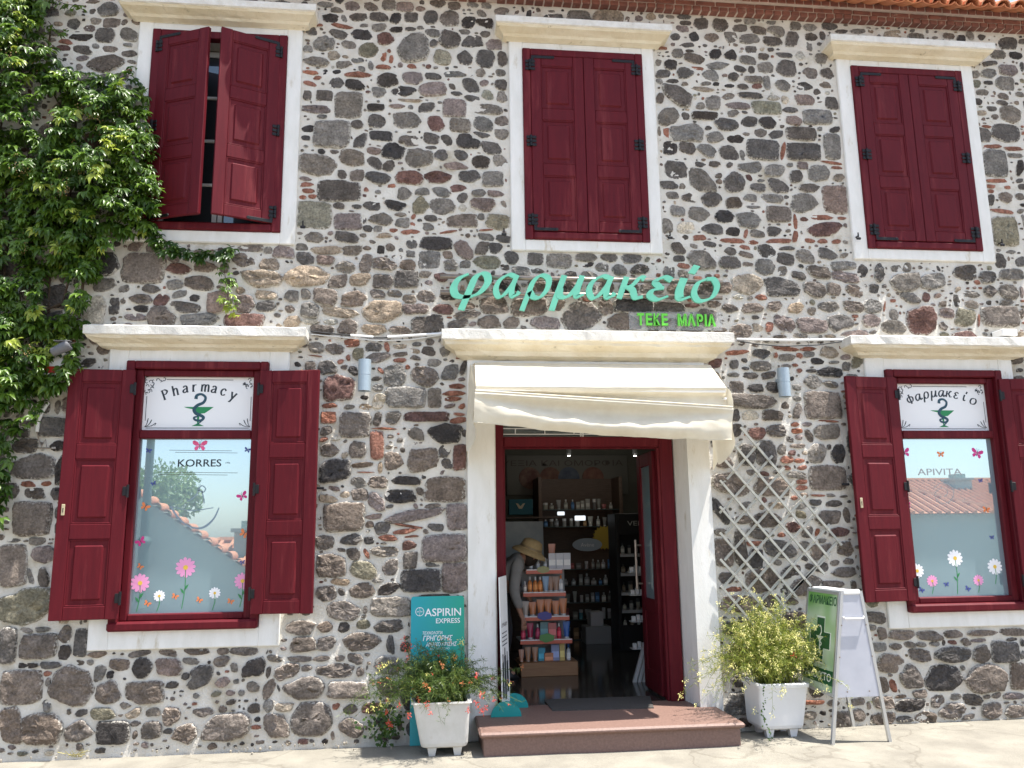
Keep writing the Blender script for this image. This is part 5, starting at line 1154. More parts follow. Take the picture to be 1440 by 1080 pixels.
pot('white_planter', 'smooth white square planter between the step and the sign board', a.x, b.x, c.x, d.x, yr, yr + .37, .055, .40, .035, M['pot_white'])
RP = ((a.x + b.x) / 2, yr + .185, .37)
def bush(name, lab, o, n, spread, hgt, fl_cols, leafcol, seed, lean=(0, 0), droop=.55):
    rr = random.Random(seed); t = empty(name, o, lab, 'plant'); sb = MB(); lb = MB(); sb.col = []; lb.col = []
    tips = []
    for i in range(n):
        a = rr.uniform(0, 2 * PI); rad = abs(rr.gauss(0, 1)) ** .7 * spread * .62; rad = min(rad, spread); h = hgt * rr.uniform(.45, 1.0) * (1 - .30 * (rad / spread) ** 2)
        dx = math.cos(a) * rad + lean[0] * rr.random(); dy = math.sin(a) * rad * .62 + lean[1]
        p0 = Vector((o[0] + rr.gauss(0, .07), o[1] + rr.gauss(0, .06), o[2])); pts = []; dr = droop * rr.uniform(.3, 1.4) * rad / spread
        for k in range(9):
            s_ = k / 8; pts.append(p0 + Vector((dx * s_ ** 1.1, dy * s_ ** 1.1, h * (1.25 * s_ - .25 * s_ * s_) - dr * h * 1.6 * s_ ** 3)) + Vector((rr.gauss(0, .006), rr.gauss(0, .006), 0)) * k * .4)
        for q in pts: 
            if q.y > -.07: q.y = -.07 - rr.random() * .04
        r0 = .0022; sb.tube(pts, [r0 * (1 - .6 * k / 8) for k in range(9)], 3, cap=False); cshade = rr.uniform(.1, .9); sb.col += [(cshade,) * 3 + (1,)] * 27
        tips.append(pts)
        for k in range(2, 9):
            for _ in range(8 if k > 3 else 4):
                q = pts[k - 1].lerp(pts[k], rr.random()); dd = Vector((rr.gauss(0, 1), rr.gauss(0, 1), rr.gauss(-.1, .9))).normalized(); L_ = rr.uniform(.018, .05); e = dd.cross(Vector((rr.gauss(0, 1), rr.gauss(0, 1), rr.gauss(0, 1)))).normalized() * rr.uniform(.0012, .0032)
                m_ = q + dd * L_ * .5 + Vector((0, 0, -.002)); lb.add([q, m_ + e, q + dd * L_ + Vector((0, 0, -.008)), m_ - e], [(0, 1, 2, 3)]); c_ = min(1, max(0, rr.gauss(.5, .25))); lb.col += [(c_, c_, c_, 1)] * 4
    tag(sb.build('stems', leafcol, t), kind='stuff'); tag(lb.build('leaves', leafcol, t), kind='stuff')
    return t, tips, rr
def blossom(parent, q, r, m, rr, n=14, name='blossom', tube_=True):
    mb = MB(); 
    for _ in range(n):
        c = q + Vector((rr.gauss(0, r * .45), rr.gauss(0, r * .45), rr.gauss(0, r * .6))); dd = Vector((rr.gauss(0, .7), rr.gauss(0, .7), rr.gauss(-.5, .8))).normalized(); L_ = rr.uniform(.010, .020); e = dd.orthogonal().normalized() * .0032; f = dd.cross(e).normalized() * .0032
        mb.add([c, c + dd * L_ * .7 + e, c + dd * L_ * .7 - e * .5 + f, c + dd * L_ * .7 - e * .5 - f, c + dd * L_], [(0, 1, 2), (0, 2, 3), (0, 3, 1), (4, 2, 1), (4, 3, 2), (4, 1, 3)])
    return mb.build(name, m, parent)
fred, fyel, fora = flat((.62, .07, .045), .55), flat((.62, .58, .17), .55), flat((.60, .20, .07), .55)
t, tips, rr = bush('flowering_shrub', 'fine leaved shrub with red and yellow flowers in the stained stone planter', LP, 360, .62, .50, None, M['fern'], 3, lean=(-.10, -.03), droop=.70)
def bp(px, py, Y): return at(px, py, Y)
for px, py, Y, m, n, r in ((568, 903, -.45, fred, 22, .035), (578, 912, -.42, fred, 20, .035), (540, 936, -.42, fyel, 24, .03), (531, 943, -.40, fyel, 12, .018), (549, 930, -.42, fyel, 12, .02), (648, 903, -.40, fyel, 26, .024), (525, 996, -.5, fyel, 18, .02), (535, 991, -.5, fyel, 18, .02), (546, 984, -.5, fyel, 16, .018), (517, 999, -.5, fyel, 10, .012), (597, 963, -.7, fora, 16, .022), (669, 948, -.55, fred, 18, .02), (600, 990, -.7, fred, 22, .022), (605, 1000, -.7, fred, 12, .015), (575, 1006, -.66, fred, 16, .02), (677, 978, -.62, fred, 20, .022), (670, 988, -.62, fred, 22, .022), (677, 1000, -.62, fred, 24, .02), (683, 996, -.62, fred, 16, .018), (658, 998, -.66, fred, 14, .018), (562, 990, -.62, fred, 12, .014), (545, 985, -.42, fred, 14, .018), (543, 1000, -.42, fred, 18, .018), (546, 1015, -.42, fred, 20, .02), (550, 1019, -.42, fred, 14, .018), (694, 984, -.6, fred, 8, .012), (622, 935, -.6, fora, 12, .02), (640, 925, -.5, fora, 12, .02), (648, 960, -.62, fora, 10, .018), (588, 984, -.6, fred, 10, .015), (632, 900, -.4, fora, 10, .02), (600, 918, -.3, fred, 10, .02)):
    q = bp(px, py, Y); blossom(t, q, r, m, rr, n)
for _ in range(60):
    pts = rr.choice(tips); blossom(t, pts[8], .012, rr.choice([fred, fora, fyel]), rr, 5)
t, tips, rr = bush('flowering_shrub', 'airy yellow flowered shrub spilling over the smooth white planter', RP, 340, .72, .78, None, M['fern2'] if 'fern2' in M else M['fern'], 5, lean=(-.04, -.03), droop=.62)
fcre = flat((.80, .74, .30), .55)
mbs = []
for k in range(380):
    pts = rr.choice(tips); q = pts[rr.choice([5, 6, 7, 8, 8])]; mbs.append(blossom(t, q, .020, fcre, rr, rr.randint(7, 14)))
blossom(t, at(1116, 920, -.5), .016, flat((.55, .015, .02)), rr, 14)
for px, py in ((984, 948), (1000, 921), (1028, 935), (1058, 955), (1060, 1000), (1098, 980), (1042, 838), (1050, 842), (1060, 830), (1030, 835)):
    blossom(t, at(px, py, -.5), .02, fcre, rr, 10)
# trailing ivy strand down the white planter
mb = MB(); mb.col = []; base = [at(1072, 965, -.47), at(1075, 985, -.47), at(1069, 1000, -.465), at(1076, 1015, -.46), at(1080, 1030, -.45), at(1078, 1045, -.46)]
for i in range(len(base) - 1):
    for k in range(9):
        q = base[i].lerp(base[i + 1], k / 9) + Vector((rr.gauss(0, .012), rr.uniform(-.02, 0), 0)); s_ = rr.uniform(.010, .020); dd = Vector((rr.gauss(0, .8), -.3, rr.gauss(-.6, .4))).normalized(); e = dd.cross(Vector((0, -1, .3))).normalized() * s_ * .45
        mb.add([q, q + dd * s_ * .5 + e, q + dd * s_, q + dd * s_ * .5 - e], [(0, 1, 2, 3)]); c_ = rr.uniform(0, .6); mb.col += [(c_, c_, c_, 1)] * 4
mb.build('trailing_stem', M['vine'], t)
# weed at the wall foot
wd = empty('weed', (-.28, -.10, 0), 'leafy green weed growing from the wall foot left of the stone planter', 'weed'); mb = MB(); mb.col = []; rr = random.Random(9); wc = at(541, 1012, -.12)
for k in range(230):
    q = wc + Vector((rr.gauss(0, .075), rr.gauss(0, .03), rr.gauss(-.02, .075))); q.y = min(q.y, -.03); s_ = rr.uniform(.02, .04); dd = Vector((rr.gauss(0, .8), rr.uniform(-.8, 0), rr.gauss(0, .7))).normalized(); e = dd.cross(Vector((0, -1, .6))).normalized() * s_ * .38
    mb.add([q, q + dd * s_ * .5 + e, q + dd * s_, q + dd * s_ * .5 - e], [(0, 1, 2, 3)]); c_ = rr.uniform(0, .5); mb.col += [(c_, c_, c_, 1)] * 4
tag(mb.build('leaves', M['vine'], wd), kind='stuff')
mb = MB()
for k in range(7): mb.tube([(wc.x + rr.gauss(0, .01), -.04, 0), (wc.x + rr.gauss(0, .04), -.08, .07), (wc.x + rr.gauss(0, .08), -.10, .17)], .003, 4)
mb.build('stems', M['bark'], wd)
mb = MB()
for k in range(12): 
    q = at(103 + rr.uniform(-10, 14), 1060, -.1); mb.tube([(q.x, -.09, 0), (q.x + rr.gauss(0, .03), -.10, .02), (q.x + rr.gauss(0, .06), -.11, rr.uniform(.02, .06))], .0022, 3)
tag(mb.build('dry_grass_tuft', flat((.42, .36, .12), .9), None), 'small dry yellow grass tuft at the foot of the wall on the left', 'grass tuft')

# ------------------------------------------------------------------ boards
bd = empty('advert_board', (.14, -.16, 0), 'teal advertising board leaning on the wall behind the stone planter', 'sign')
A, B = at(578, 842, -.10), at(653, 836, -.10); x0, x1, zt = A.x, B.x, (A.z + B.z) / 2; yb_, yt_ = -.17, -.055
def bf(u, v): return (x0 + u, yb_ + (yt_ - yb_) * v / zt, v)
gm = bpy.data.materials.new('teal_print'); gm.use_nodes = True; nt = gm.node_tree; tc = nt.nodes.new('ShaderNodeTexCoord'); sx_ = nt.nodes.new('ShaderNodeSeparateXYZ'); cr = nt.nodes.new('ShaderNodeValToRGB')
nt.links.new(tc.outputs['Generated'], sx_.inputs[0]); nt.links.new(sx_.outputs['X'], cr.inputs['Fac']); cr.color_ramp.elements[0].color = (0, .30, .36, 1); cr.color_ramp.elements[1].color = (0, .30, .20, 1)
nt.links.new(cr.outputs['Color'], nt.nodes['Principled BSDF'].inputs['Base Color']); nt.nodes['Principled BSDF'].inputs['Roughness'].default_value = .4
W = x1 - x0; cr_ = .02
poly = [(0, .0), (W, .0), (W, zt - cr_), (W - cr_ * .3, zt - cr_ * .3), (W - cr_, zt), (cr_, zt), (cr_ * .3, zt - cr_ * .3), (0, zt - cr_)]
mb = MB(); mb.prism(poly, bf, (0, .012, 0)); mb.build('board', gm, bd)
nrm = Vector((0, -1, -(yt_ - yb_) / zt)).normalized(); uz = Vector((0, (yt_ - yb_) / zt, 1)).normalized(); off = nrm * .0012
mb = MB()
def T(s, cx_, v, h, w_, bold=.0, al='C', sh=0): text(mb, s, Vector(bf(cx_, v)) + off, X, uz, h, align=al, bold=bold, width=w_, shear=sh)
T('ASPIRIN', W * .60, zt - .150, .058, W * .68, .01); T('EXPRESS', W * .69, zt - .205, .036, W * .46, .01)
T('ΤΕΧΝΟΛΟΓΙΑ', W * .40, zt - .288, .022, W * .38, .012, sh=.25); T('ΓΡΗΓΟΡΗΣ', W * .50, zt - .335, .036, W * .56, .02, sh=.25); T('ΑΝΑΚΟΥΦΙΣΗΣ', W * .57, zt - .378, .030, W * .58, .014, sh=.25); T('ΑΠΟ ΤΟΝ ΠΟΝΟ', W * .54, zt - .402, .014, W * .36, .0)
cc_ = Vector(bf(W * .165, zt - .115))
for k in range(24):
    a0, a1 = 2 * PI * k / 24, 2 * PI * (k + 1) / 24; v = [cc_ + off + X * math.cos(a) * r_ + uz * math.sin(a) * r_ for a, r_ in ((a0, .030), (a1, .030), (a1, .034), (a0, .034))]; mb.add(v, [(0, 1, 2, 3)])
text(mb, 'BAYER', cc_ + off * 1.3 - uz * .005, X, uz, .010, align='C', width=.046); 
for i_, ch in enumerate('BAYER'):
    if i_ != 2: text(mb, ch, cc_ + off * 1.3 + uz * ((2 - i_) * .0125 - .005), X, uz, .010, align='C')
mb.build('printed_text', M['print_white'], bd)
# pavement A-board
ab = empty('a_board', (3.27, -.38, 0), 'aluminium A-board pharmacy sign with a green cross beside the white planter', 'sign')
yn, yf = -.655, -.13; zt = 1.10; zb_ = .33; xa0, xa1 = 3.045, 3.495; xt0, xt1 = 3.215, 3.365
def lx(side, z): return (xa0 + (xt0 - xa0) * z / zt) if side == 0 else (xa1 + (xt1 - xa1) * z / zt)
for side in (0, 1):
    for y in (yn, yf):
        mb = MB(); s_ = .012
        mb.add([(lx(side, -.005) - s_, y - s_, -.005), (lx(side, -.005) + s_, y - s_, -.005), (lx(side, -.005) + s_, y + s_, -.005), (lx(side, -.005) - s_, y + s_, -.005), (lx(side, zt) - s_, y - s_, zt), (lx(side, zt) + s_, y - s_, zt), (lx(side, zt) + s_, y + s_, zt), (lx(side, zt) - s_, y + s_, zt)], [(3, 2, 1, 0), (4, 5, 6, 7), (0, 1, 5, 4), (1, 2, 6, 5), (2, 3, 7, 6), (3, 0, 4, 7)])
        mb.build('leg', M['alu'], ab)
mb = MB(); mb.add([(lx(0, zb_) + .006, yn - .008, zb_), (lx(1, zb_) - .006, yn - .008, zb_), (lx(1, zt) - .006, yn - .008, zt - .02), (lx(0, zt) + .006, yn - .008, zt - .02), (lx(0, zb_) + .006, yn + .004, zb_), (lx(1, zb_) - .006, yn + .004, zb_), (lx(1, zt) - .006, yn + .004, zt - .02), (lx(0, zt) + .006, yn + .004, zt - .02)], [(0, 1, 2, 3), (7, 6, 5, 4), (0, 4, 5, 1), (1, 5, 6, 2), (2, 6, 7, 3), (3, 7, 4, 0)])
mb.build('end_panel', mat('end_panel', (.46, .47, .52), (.41, .42, .47), 6, rough=.45, c3=(.46, .46, .46), s3=5, t3=.64), ab)
mb = MB(); 
for z, fx in ((.37, .25), (.37, .75), (.62, .04), (.62, .96), (.85, .05), (.85, .95)): mb.lathe([(.006, 0), (.004, .004)], (lx(0, z) + (lx(1, z) - lx(0, z)) * fx, yn - .012, z), 8, ax=Matrix.Rotation(R(90), 3, 'X'))
mb.build('screws', M['steel'], ab)
mb = MB(); z = .90; mb.tube([(lx(0, z) + .02, yn - .012, z + .012), (lx(0, z) + .03, yn - .03, z), (lx(1, z) - .03, yn - .03, z), (lx(1, z) - .02, yn - .012, z + .012)], .006, 6); mb.build('handle', M['white'], ab)
mb = MB(); mb.box(xt0 + .005, xt1 - .005, yn - .016, yn + .03, zt - .025, zt + .012, .008); mb.box(xt0 + .02, xt1 - .02, yn + .03, yf, zt - .02, zt + .006, .006); mb.build('cap', M['white'], ab)
# poster panel on the side that faces the door
sd_ = Vector((xt0 - xa0, 0, zt)).normalized(); nn = Vector((-sd_.z, 0, sd_.x))
def pf(u, v): q = Vector((lx(0, v), 0, v)) + nn * .014; return (q.x, yf + (yn - yf) * u, q.z)   # u 0 at the wall .. 1 near
grm = bpy.data.materials.new('poster_green'); grm.use_nodes = True; nt = grm.node_tree; g = nt.nodes.new('ShaderNodeTexNoise'); g.inputs['Scale'].default_value = 3.2; g.inputs['Detail'].default_value = 1; gp = nt.nodes.new('ShaderNodeNewGeometry'); nt.links.new(gp.outputs['Position'], g.inputs['Vector']); cr = nt.nodes.new('ShaderNodeValToRGB')
cr.color_ramp.elements[0].position = .35; cr.color_ramp.elements[0].color = (.16, .40, .08, 1); cr.color_ramp.elements[1].position = .60; cr.color_ramp.elements[1].color = (.60, .72, .56, 1); nt.links.new(g.outputs['Fac'], cr.inputs['Fac']); nt.links.new(cr.outputs['Color'], nt.nodes['Principled BSDF'].inputs['Base Color']); nt.nodes['Principled BSDF'].inputs['Roughness'].default_value = .3
mb = MB(); mb.prism([(.04, zb_ + .02), (.97, zb_ + .02), (.97, zt - .03), (.04, zt - .03)][::-1], pf, nn * -.006); mb.build('poster', grm, ab)
mb = MB()
for u0, u1, v0, v1 in ((0, .045, zb_, zt - .01), (.965, 1.0, zb_, zt - .01), (.045, .965, zb_, zb_ + .022), (.045, .965, zt - .032, zt - .01)):
    f_ = lambda u, v: tuple(Vector(pf(u, v)) + nn * .006); mb.prism([(u0, v0), (u1, v0), (u1, v1), (u0, v1)][::-1], f_, nn * -.016)
mb.build('poster_frame', M['alu'], ab)
mb = MB(); f1 = lambda u, v: tuple(Vector(pf(u, v)) + nn * .0015); f2_ = lambda u, v: tuple(Vector(pf(u, v)) + nn * .0025)
c_u, c_v = .50, .715
def cross(k, a): w_, h_ = .30 * k, .165 * k; i1, j1 = .115 * k, .060 * k; return [(c_u + s * x, c_v + t * y) for s, t, x, y in ((-1, -1, i1, h_), (1, -1, i1, h_), (1, -1, i1, j1), (1, -1, w_, j1), (1, 1, w_, j1), (1, 1, i1, j1), (1, 1, i1, h_), (-1, 1, i1, h_), (-1, 1, i1, j1), (-1, 1, w_, j1), (-1, -1, w_, j1), (-1, -1, i1, j1))]
mb.prism(cross(1.08, 0)[::-1], f1, nn * -.001, 0); mb.prism(cross(1.0, 0)[::-1], f2_, nn * -.001, 1); mb.prism([(.04, zb_ + .07), (.97, zb_ + .07), (.97, zb_ + .175), (.04, zb_ + .175)][::-1], f1, nn * -.001, 1)
f3 = lambda u, v: tuple(Vector(pf(c_u + u * .20, c_v + v * .12)) + nn * .0035)
mb.prism([(-.62, .22), (-.2, .02), (-.05, -.2), (-.05, -.7), (-.4, -.85), (.4, -.85), (.05, -.7), (.05, -.2), (.2, .02), (.62, .22)][::-1], f3, nn * -.0005, 0); stroke2(mb, [(0, .25), (.2, .5), (.1, .8), (-.15, .85)], lambda u, v: tuple(Vector(f3(u, v)) + nn * .0006), .12, nn * -.0004, 0); stroke2(mb, [(0, -.1), (.3, -.25), (.0, -.45), (.2, -.6)], lambda u, v: tuple(Vector(f3(u, v)) + nn * .0006), .10, nn * -.0004, 0)
q = Vector(pf(.08, zt - .115)) + nn * .002; text(mb, 'ΦΑΡΜΑΚΕΙΟ', q, (0, -1, 0), sd_, .062, width=(yf - yn) * .86, bold=.02, m=1)
q = Vector(pf(.10, zb_ + .098)) + nn * .003; text(mb, 'ΑΝΟΙΧΤΟ', q, (0, -1, 0), sd_, .052, width=(yf - yn) * .80, bold=.02, m=0)
mb.build('poster_print', [flat((.82, .86, .80)), flat((.012, .10, .035))], ab)

# ------------------------------------------------------------------ doormat and roll-up display by the door
mb = MB(); mb.add([(1.06, .03, .170), (1.88, -.01, .170), (1.98, .46, .170), (1.06, .48, .170), (1.06, .03, .178), (1.88, -.01, .178), (1.98, .46, .178), (1.06, .48, .178)], [(3, 2, 1, 0), (4, 5, 6, 7), (0, 1, 5, 4), (1, 2, 6, 5), (2, 3, 7, 6), (3, 0, 4, 7)])
tag(mb.build('doormat', M['mat_grey'], None), 'dark grey doormat across the shop threshold', 'doormat')
ds = empty('display_card', (.66, -.05, .17), 'narrow white advertising stand on teal half-round feet in the doorway', 'sign')
yA, yB = -.10, .22
def dp(px, py, Y): return at(px, py, Y)
A0, A1, B0, B1 = at(701, 812, yA), at(706, 994, yA), at(711, 815, yB), at(717, 985, yB)
mb = MB(); dx = Vector((.006, 0, 0)); q = [Vector((A0.x, yA, A0.z)), Vector((A1.x, yA, .19)), Vector((B1.x, yB, .19)), Vector((B0.x, yB, A0.z))]
mb.add(q + [v + dx for v in q], [(0, 1, 2, 3), (7, 6, 5, 4), (0, 4, 5, 1), (1, 5, 6, 2), (2, 6, 7, 3), (3, 7, 4, 0)]); mb.build('card', M['print_white'], ds)
mb = MB()
def cf(u, v): a_ = q[1].lerp(q[2], u); b_ = q[0].lerp(q[3], u); r_ = a_.lerp(b_, v); return tuple(r_ + Vector((.0075, 0, 0)) * 1.0)
for u0, u1, v0, v1 in ((.1, .28, .10, .36), (.36, .56, .08, .40), (.64, .85, .12, .35), (.15, .24, .36, .42), (.42, .50, .40, .46), (.70, .78, .35, .42)): mb.prism([(u0, v0), (u1, v0), (u1, v1), (u0, v1)][::-1], cf, (-.0005, 0, 0))
d1 = (q[2] - q[1]).normalized(); text(mb, 'ΔΥΝΑΜΗ', Vector(cf(.12, .62)), d1, Z, .03, width=.24); 
for k in range(4): mb.prism([(.15, .48 + k * .03), (.8, .48 + k * .03), (.8, .487 + k * .03), (.15, .487 + k * .03)][::-1], cf, (-.0005, 0, 0))
mb.build('card_print', M['print_dark'], ds)
for yy, xx in ((yA - .02, A1.x), (yB - .02, B1.x)):
    mb = MB(); poly = [(math.cos(PI * k / 14) * .12, math.sin(PI * k / 14) * .115) for k in range(15)]
    mb.prism(poly, lambda u, v: (xx + .03 + u, yy, .171 + v), (0, .012, 0)); mb.build('foot', M['teal'], ds)
# ------------------------------------------------------------------ creeper
vine = empty('climbing_vine', (-3.0, 0, 0), 'dense green creeper climbing the left end of the wall round the upper window', 'vine')
def pin(poly, x, y):
    c = False; n = len(poly)
    for i in range(n):
        x1, y1 = poly[i]; x2, y2 = poly[i - 1]
        if (y1 > y) != (y2 > y) and x < (x2 - x1) * (y - y1) / (y2 - y1) + x1: c = not c
    return c
VA = [(-70, -30), (66, -30), (64, 60), (84, 88), (110, 100), (150, 104), (196, 92), (206, 140), (216, 190), (226, 240), (222, 300), (205, 330), (165, 332), (150, 360), (140, 400), (118, 440), (108, 500), (92, 545), (66, 560), (48, 600), (22, 612), (10, 690), (4, 730), (-70, 740)]
HO = [[(50, 128), (84, 128), (82, 150), (72, 185), (48, 182)], [(56, 385), (98, 380), (100, 420), (88, 442), (54, 440)]]
BR = [[(205, 318), (235, 340), (262, 352), (300, 352), (330, 346)], [(322, 350), (316, 375), (318, 400), (322, 425), (330, 440)], [(96, 480), (106, 500), (112, 530)], [(60, -10), (90, 5), (118, 8)], [(68, 30), (82, 45), (95, 40)], [(210, 300), (222, 330), (240, 345)], [(60, 100), (110, 125), (140, 140)], [(-20, 600), (12, 640), (8, 720)]]
def leaflet(L_, w, droop):
    """folded pointed leaflet in local coords: along +x, normal +z"""
    return [(0, 0, 0), (L_ * .35, w * .5, .10 * L_), (L_ * .72, w * .36, .03 * L_), (L_, 0, -droop * L_), (L_ * .72, -w * .36, .03 * L_), (L_ * .35, -w * .5, .10 * L_), (L_ * .5, 0, -.02 * L_)], [(0, 6, 1), (1, 6, 2), (2, 6, 3), (3, 6, 4), (4, 6, 5), (5, 6, 0)]
def compound(rr):
    v = []; f = []
    for k, (a, s_) in enumerate(((-1.25, .72), (-.62, .92), (0, 1.0), (.62, .92), (1.25, .72))):
        a += rr.gauss(0, .12); L_ = .072 * s_ * rr.uniform(.85, 1.15); lv, lf = leaflet(L_, L_ * rr.uniform(.34, .46), rr.uniform(.1, .45))
        ca, sa = math.cos(a), math.sin(a); tl = rr.uniform(-.35, .05); ct, st_ = math.cos(tl), math.sin(tl); o = len(v)
        for x, y, z in lv: x, z = x * ct - z * st_, x * st_ + z * ct; x += .006; v.append((x * ca - y * sa, x * sa + y * ca, z))
        f += [tuple(i + o for i in q) for q in lf]
    return np.array(v), f
rv = random.Random(21); PROT = [compound(rv) for _ in range(8)]
def leaf_frame(rr, out):
    """leaf axis hangs down and outwards, blade faces up and out"""
    ax = Vector((rr.gauss(0, .6), -rr.uniform(.15, 1.0), -rr.uniform(.0, .95))).normalized()
    nrm = Vector((rr.gauss(.1, .35), -rr.uniform(.2, 1.0), rr.uniform(.3, 1.5)))
    nrm = (nrm - ax * nrm.dot(ax)).normalized(); b = nrm.cross(ax)
    return Matrix((ax, b, nrm)).transposed()
LV = []
def put_leaf(p, yellow, s_=1.0): LV.append((p, leaf_frame(rv, 1), s_, yellow, rv.randrange(8)))
def bulge(px, py):
    b = .10 + .26 * math.exp(-((px - 120) / 90) ** 2 - ((py - 230) / 110) ** 2) + .20 * math.exp(-((px - 0) / 60) ** 2) * (.6 + .4 * math.sin(py / 60)) + .10 * math.exp(-((px - 120) / 40) ** 2 - ((py - 420) / 60) ** 2)
    return b + .20 * mnoise.noise(Vector((px / 30, py / 30, 0))) + .05 * mnoise.noise(Vector((px / 12, py / 12, 3)))
n = 0; dens = {}
while n < 5200:
    px = rv.uniform(-70, 240); py = rv.uniform(-30, 740)
    if not pin(VA, px, py) or any(pin(h_, px, py) for h_ in HO): continue
    if px > 60 and 60 < py < 112 and rv.random() < .35: continue
    dn = mnoise.noise(Vector((px / 26, py / 26, 5)))
    if dn < -.22 and rv.random() < .85: continue
    if (px < 50 and py > 560 and rv.random() < .45): continue
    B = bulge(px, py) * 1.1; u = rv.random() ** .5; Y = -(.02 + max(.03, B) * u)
    y_ = .08 + .72 * u * rv.random() + (.25 if mnoise.noise(Vector((px / 18, py / 18, 9))) > .28 and u > .75 else 0)  # outer leaves turn lighter and yellower: sunlit clumps put into leaf colour
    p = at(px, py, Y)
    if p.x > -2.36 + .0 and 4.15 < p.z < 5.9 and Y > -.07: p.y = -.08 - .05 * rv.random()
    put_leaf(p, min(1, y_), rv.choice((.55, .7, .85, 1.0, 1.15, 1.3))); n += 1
for bi, br in enumerate(BR):
    pts = catmull(br, 8); m = {0: 80, 1: 34, 2: 12, 3: 16, 4: 8, 5: 30, 6: 26, 7: 20}[bi]
    for k in range(m):
        t_ = k / m; q = pts[int(t_ * (len(pts) - 1))]; p = at(q.x + rv.gauss(0, 5), q.y + abs(rv.gauss(0, 7)) * (1 if bi in (0, 5) else .4), -.05 - rv.random() * .07)
        yl_ = (.15 if bi in (0, 5, 6, 7) else (.3 + .7 * t_) if bi in (1, 2) else .5); put_leaf(p, min(1, max(0, yl_ + rv.gauss(0, .1))), rv.uniform(.55, .9) if bi in (1, 2, 3, 4) else rv.uniform(.7, 1.0))
for cx_, cy_, k_ in ((28, 30, 12), (22, 8, 10), (12, 60, 8), (170, 190, 14), (150, 205, 10), (100, 128, 8), (110, 300, 6), (60, 500, 6), (78, 476, 16), (52, 492, 14)):
    for _ in range(k_): put_leaf(at(cx_ + rv.gauss(0, 8), cy_ + rv.gauss(0, 9), -(bulge(cx_, cy_) + .04)), rv.uniform(.7, 1.0), rv.uniform(.5, .8))
LV.sort(key=lambda q: q[0].y)
inview = [q for q in LV if q[0].x > -3.15]; other = [q for q in LV if q[0].x <= -3.15]
single = inview[:300]; rest = inview[300:] + other
protos = []
for k, (v, f) in enumerate(PROT):
    for yv in (0, 1, 2, 3):
        me = bpy.data.meshes.new('leaf'); me.from_pydata(v.tolist(), [], f); me.materials.append(M['vine']); me.polygons.foreach_set('use_smooth', [True] * len(f))
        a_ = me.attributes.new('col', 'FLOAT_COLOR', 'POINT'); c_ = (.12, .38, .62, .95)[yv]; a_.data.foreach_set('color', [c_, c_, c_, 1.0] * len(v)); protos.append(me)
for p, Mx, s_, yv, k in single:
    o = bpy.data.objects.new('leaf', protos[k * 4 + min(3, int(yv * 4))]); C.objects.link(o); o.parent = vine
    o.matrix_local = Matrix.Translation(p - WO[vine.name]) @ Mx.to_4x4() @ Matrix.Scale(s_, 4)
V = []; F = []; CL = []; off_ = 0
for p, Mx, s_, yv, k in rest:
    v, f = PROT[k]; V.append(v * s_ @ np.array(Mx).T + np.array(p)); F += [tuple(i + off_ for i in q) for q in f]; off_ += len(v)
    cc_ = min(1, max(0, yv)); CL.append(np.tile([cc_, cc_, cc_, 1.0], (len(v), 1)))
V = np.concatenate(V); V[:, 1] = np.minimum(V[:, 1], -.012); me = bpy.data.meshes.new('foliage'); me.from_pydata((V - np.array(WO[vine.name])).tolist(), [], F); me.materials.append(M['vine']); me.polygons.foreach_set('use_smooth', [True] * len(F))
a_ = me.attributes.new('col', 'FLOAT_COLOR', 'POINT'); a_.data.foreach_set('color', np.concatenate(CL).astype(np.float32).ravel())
o = link('foliage', me, vine, WO[vine.name]); tag(o, kind='stuff')
for k in range(9):
    xb = -3.9 + .12 * k; pts = [Vector((xb + .25 * mnoise.noise(Vector((k, z * .8, 0))) + .09 * k * z / 6, -.03 - .05 * abs(mnoise.noise(Vector((k, z, 4)))), z)) for z in np.linspace(0, 5.9 - .25 * abs(k - 4), 26)]
    pts = [Vector((min(q.x, -3.32 if q.z < 3.3 else -2.75 if q.z < 5.3 else -3.2), q.y, q.z)) for q in pts]
    mb = MB(); mb.tube(pts, [.016 * (1 - .7 * i / 25) + .002 for i in range(26)], 6); mb.build('stem', M['bark'], vine)
for bi, br in enumerate(BR):
    pts = [at(q.x, q.y, -.045) for q in catmull(br, 6)]; mb = MB(); mb.tube(pts, .0035, 5); mb.build('stem', M['bark'], vine)
bm_ = MB()
for cx_, cy_, k_ in ((130, 160, 40), (118, 150, 25), (145, 178, 25), (85, 268, 35), (95, 195, 20), (118, 245, 20), (28, 232, 20), (50, 85, 15), (10, 82, 20), (30, 240, 20), (35, 345, 15), (40, 500, 15)):
    for _ in range(k_):
        q = at(cx_ + rv.gauss(0, 7), cy_ + rv.gauss(0, 7), -(bulge(cx_, cy_) + rv.uniform(.0, .06))); r_ = rv.uniform(.003, .0055)
        bm_.lathe([(r_ * .4, -r_), (r_, 0), (r_ * .4, r_)], q, 5)
tag(bm_.build('berries', flat((.26, .17, .06), .6), vine), kind='stuff')

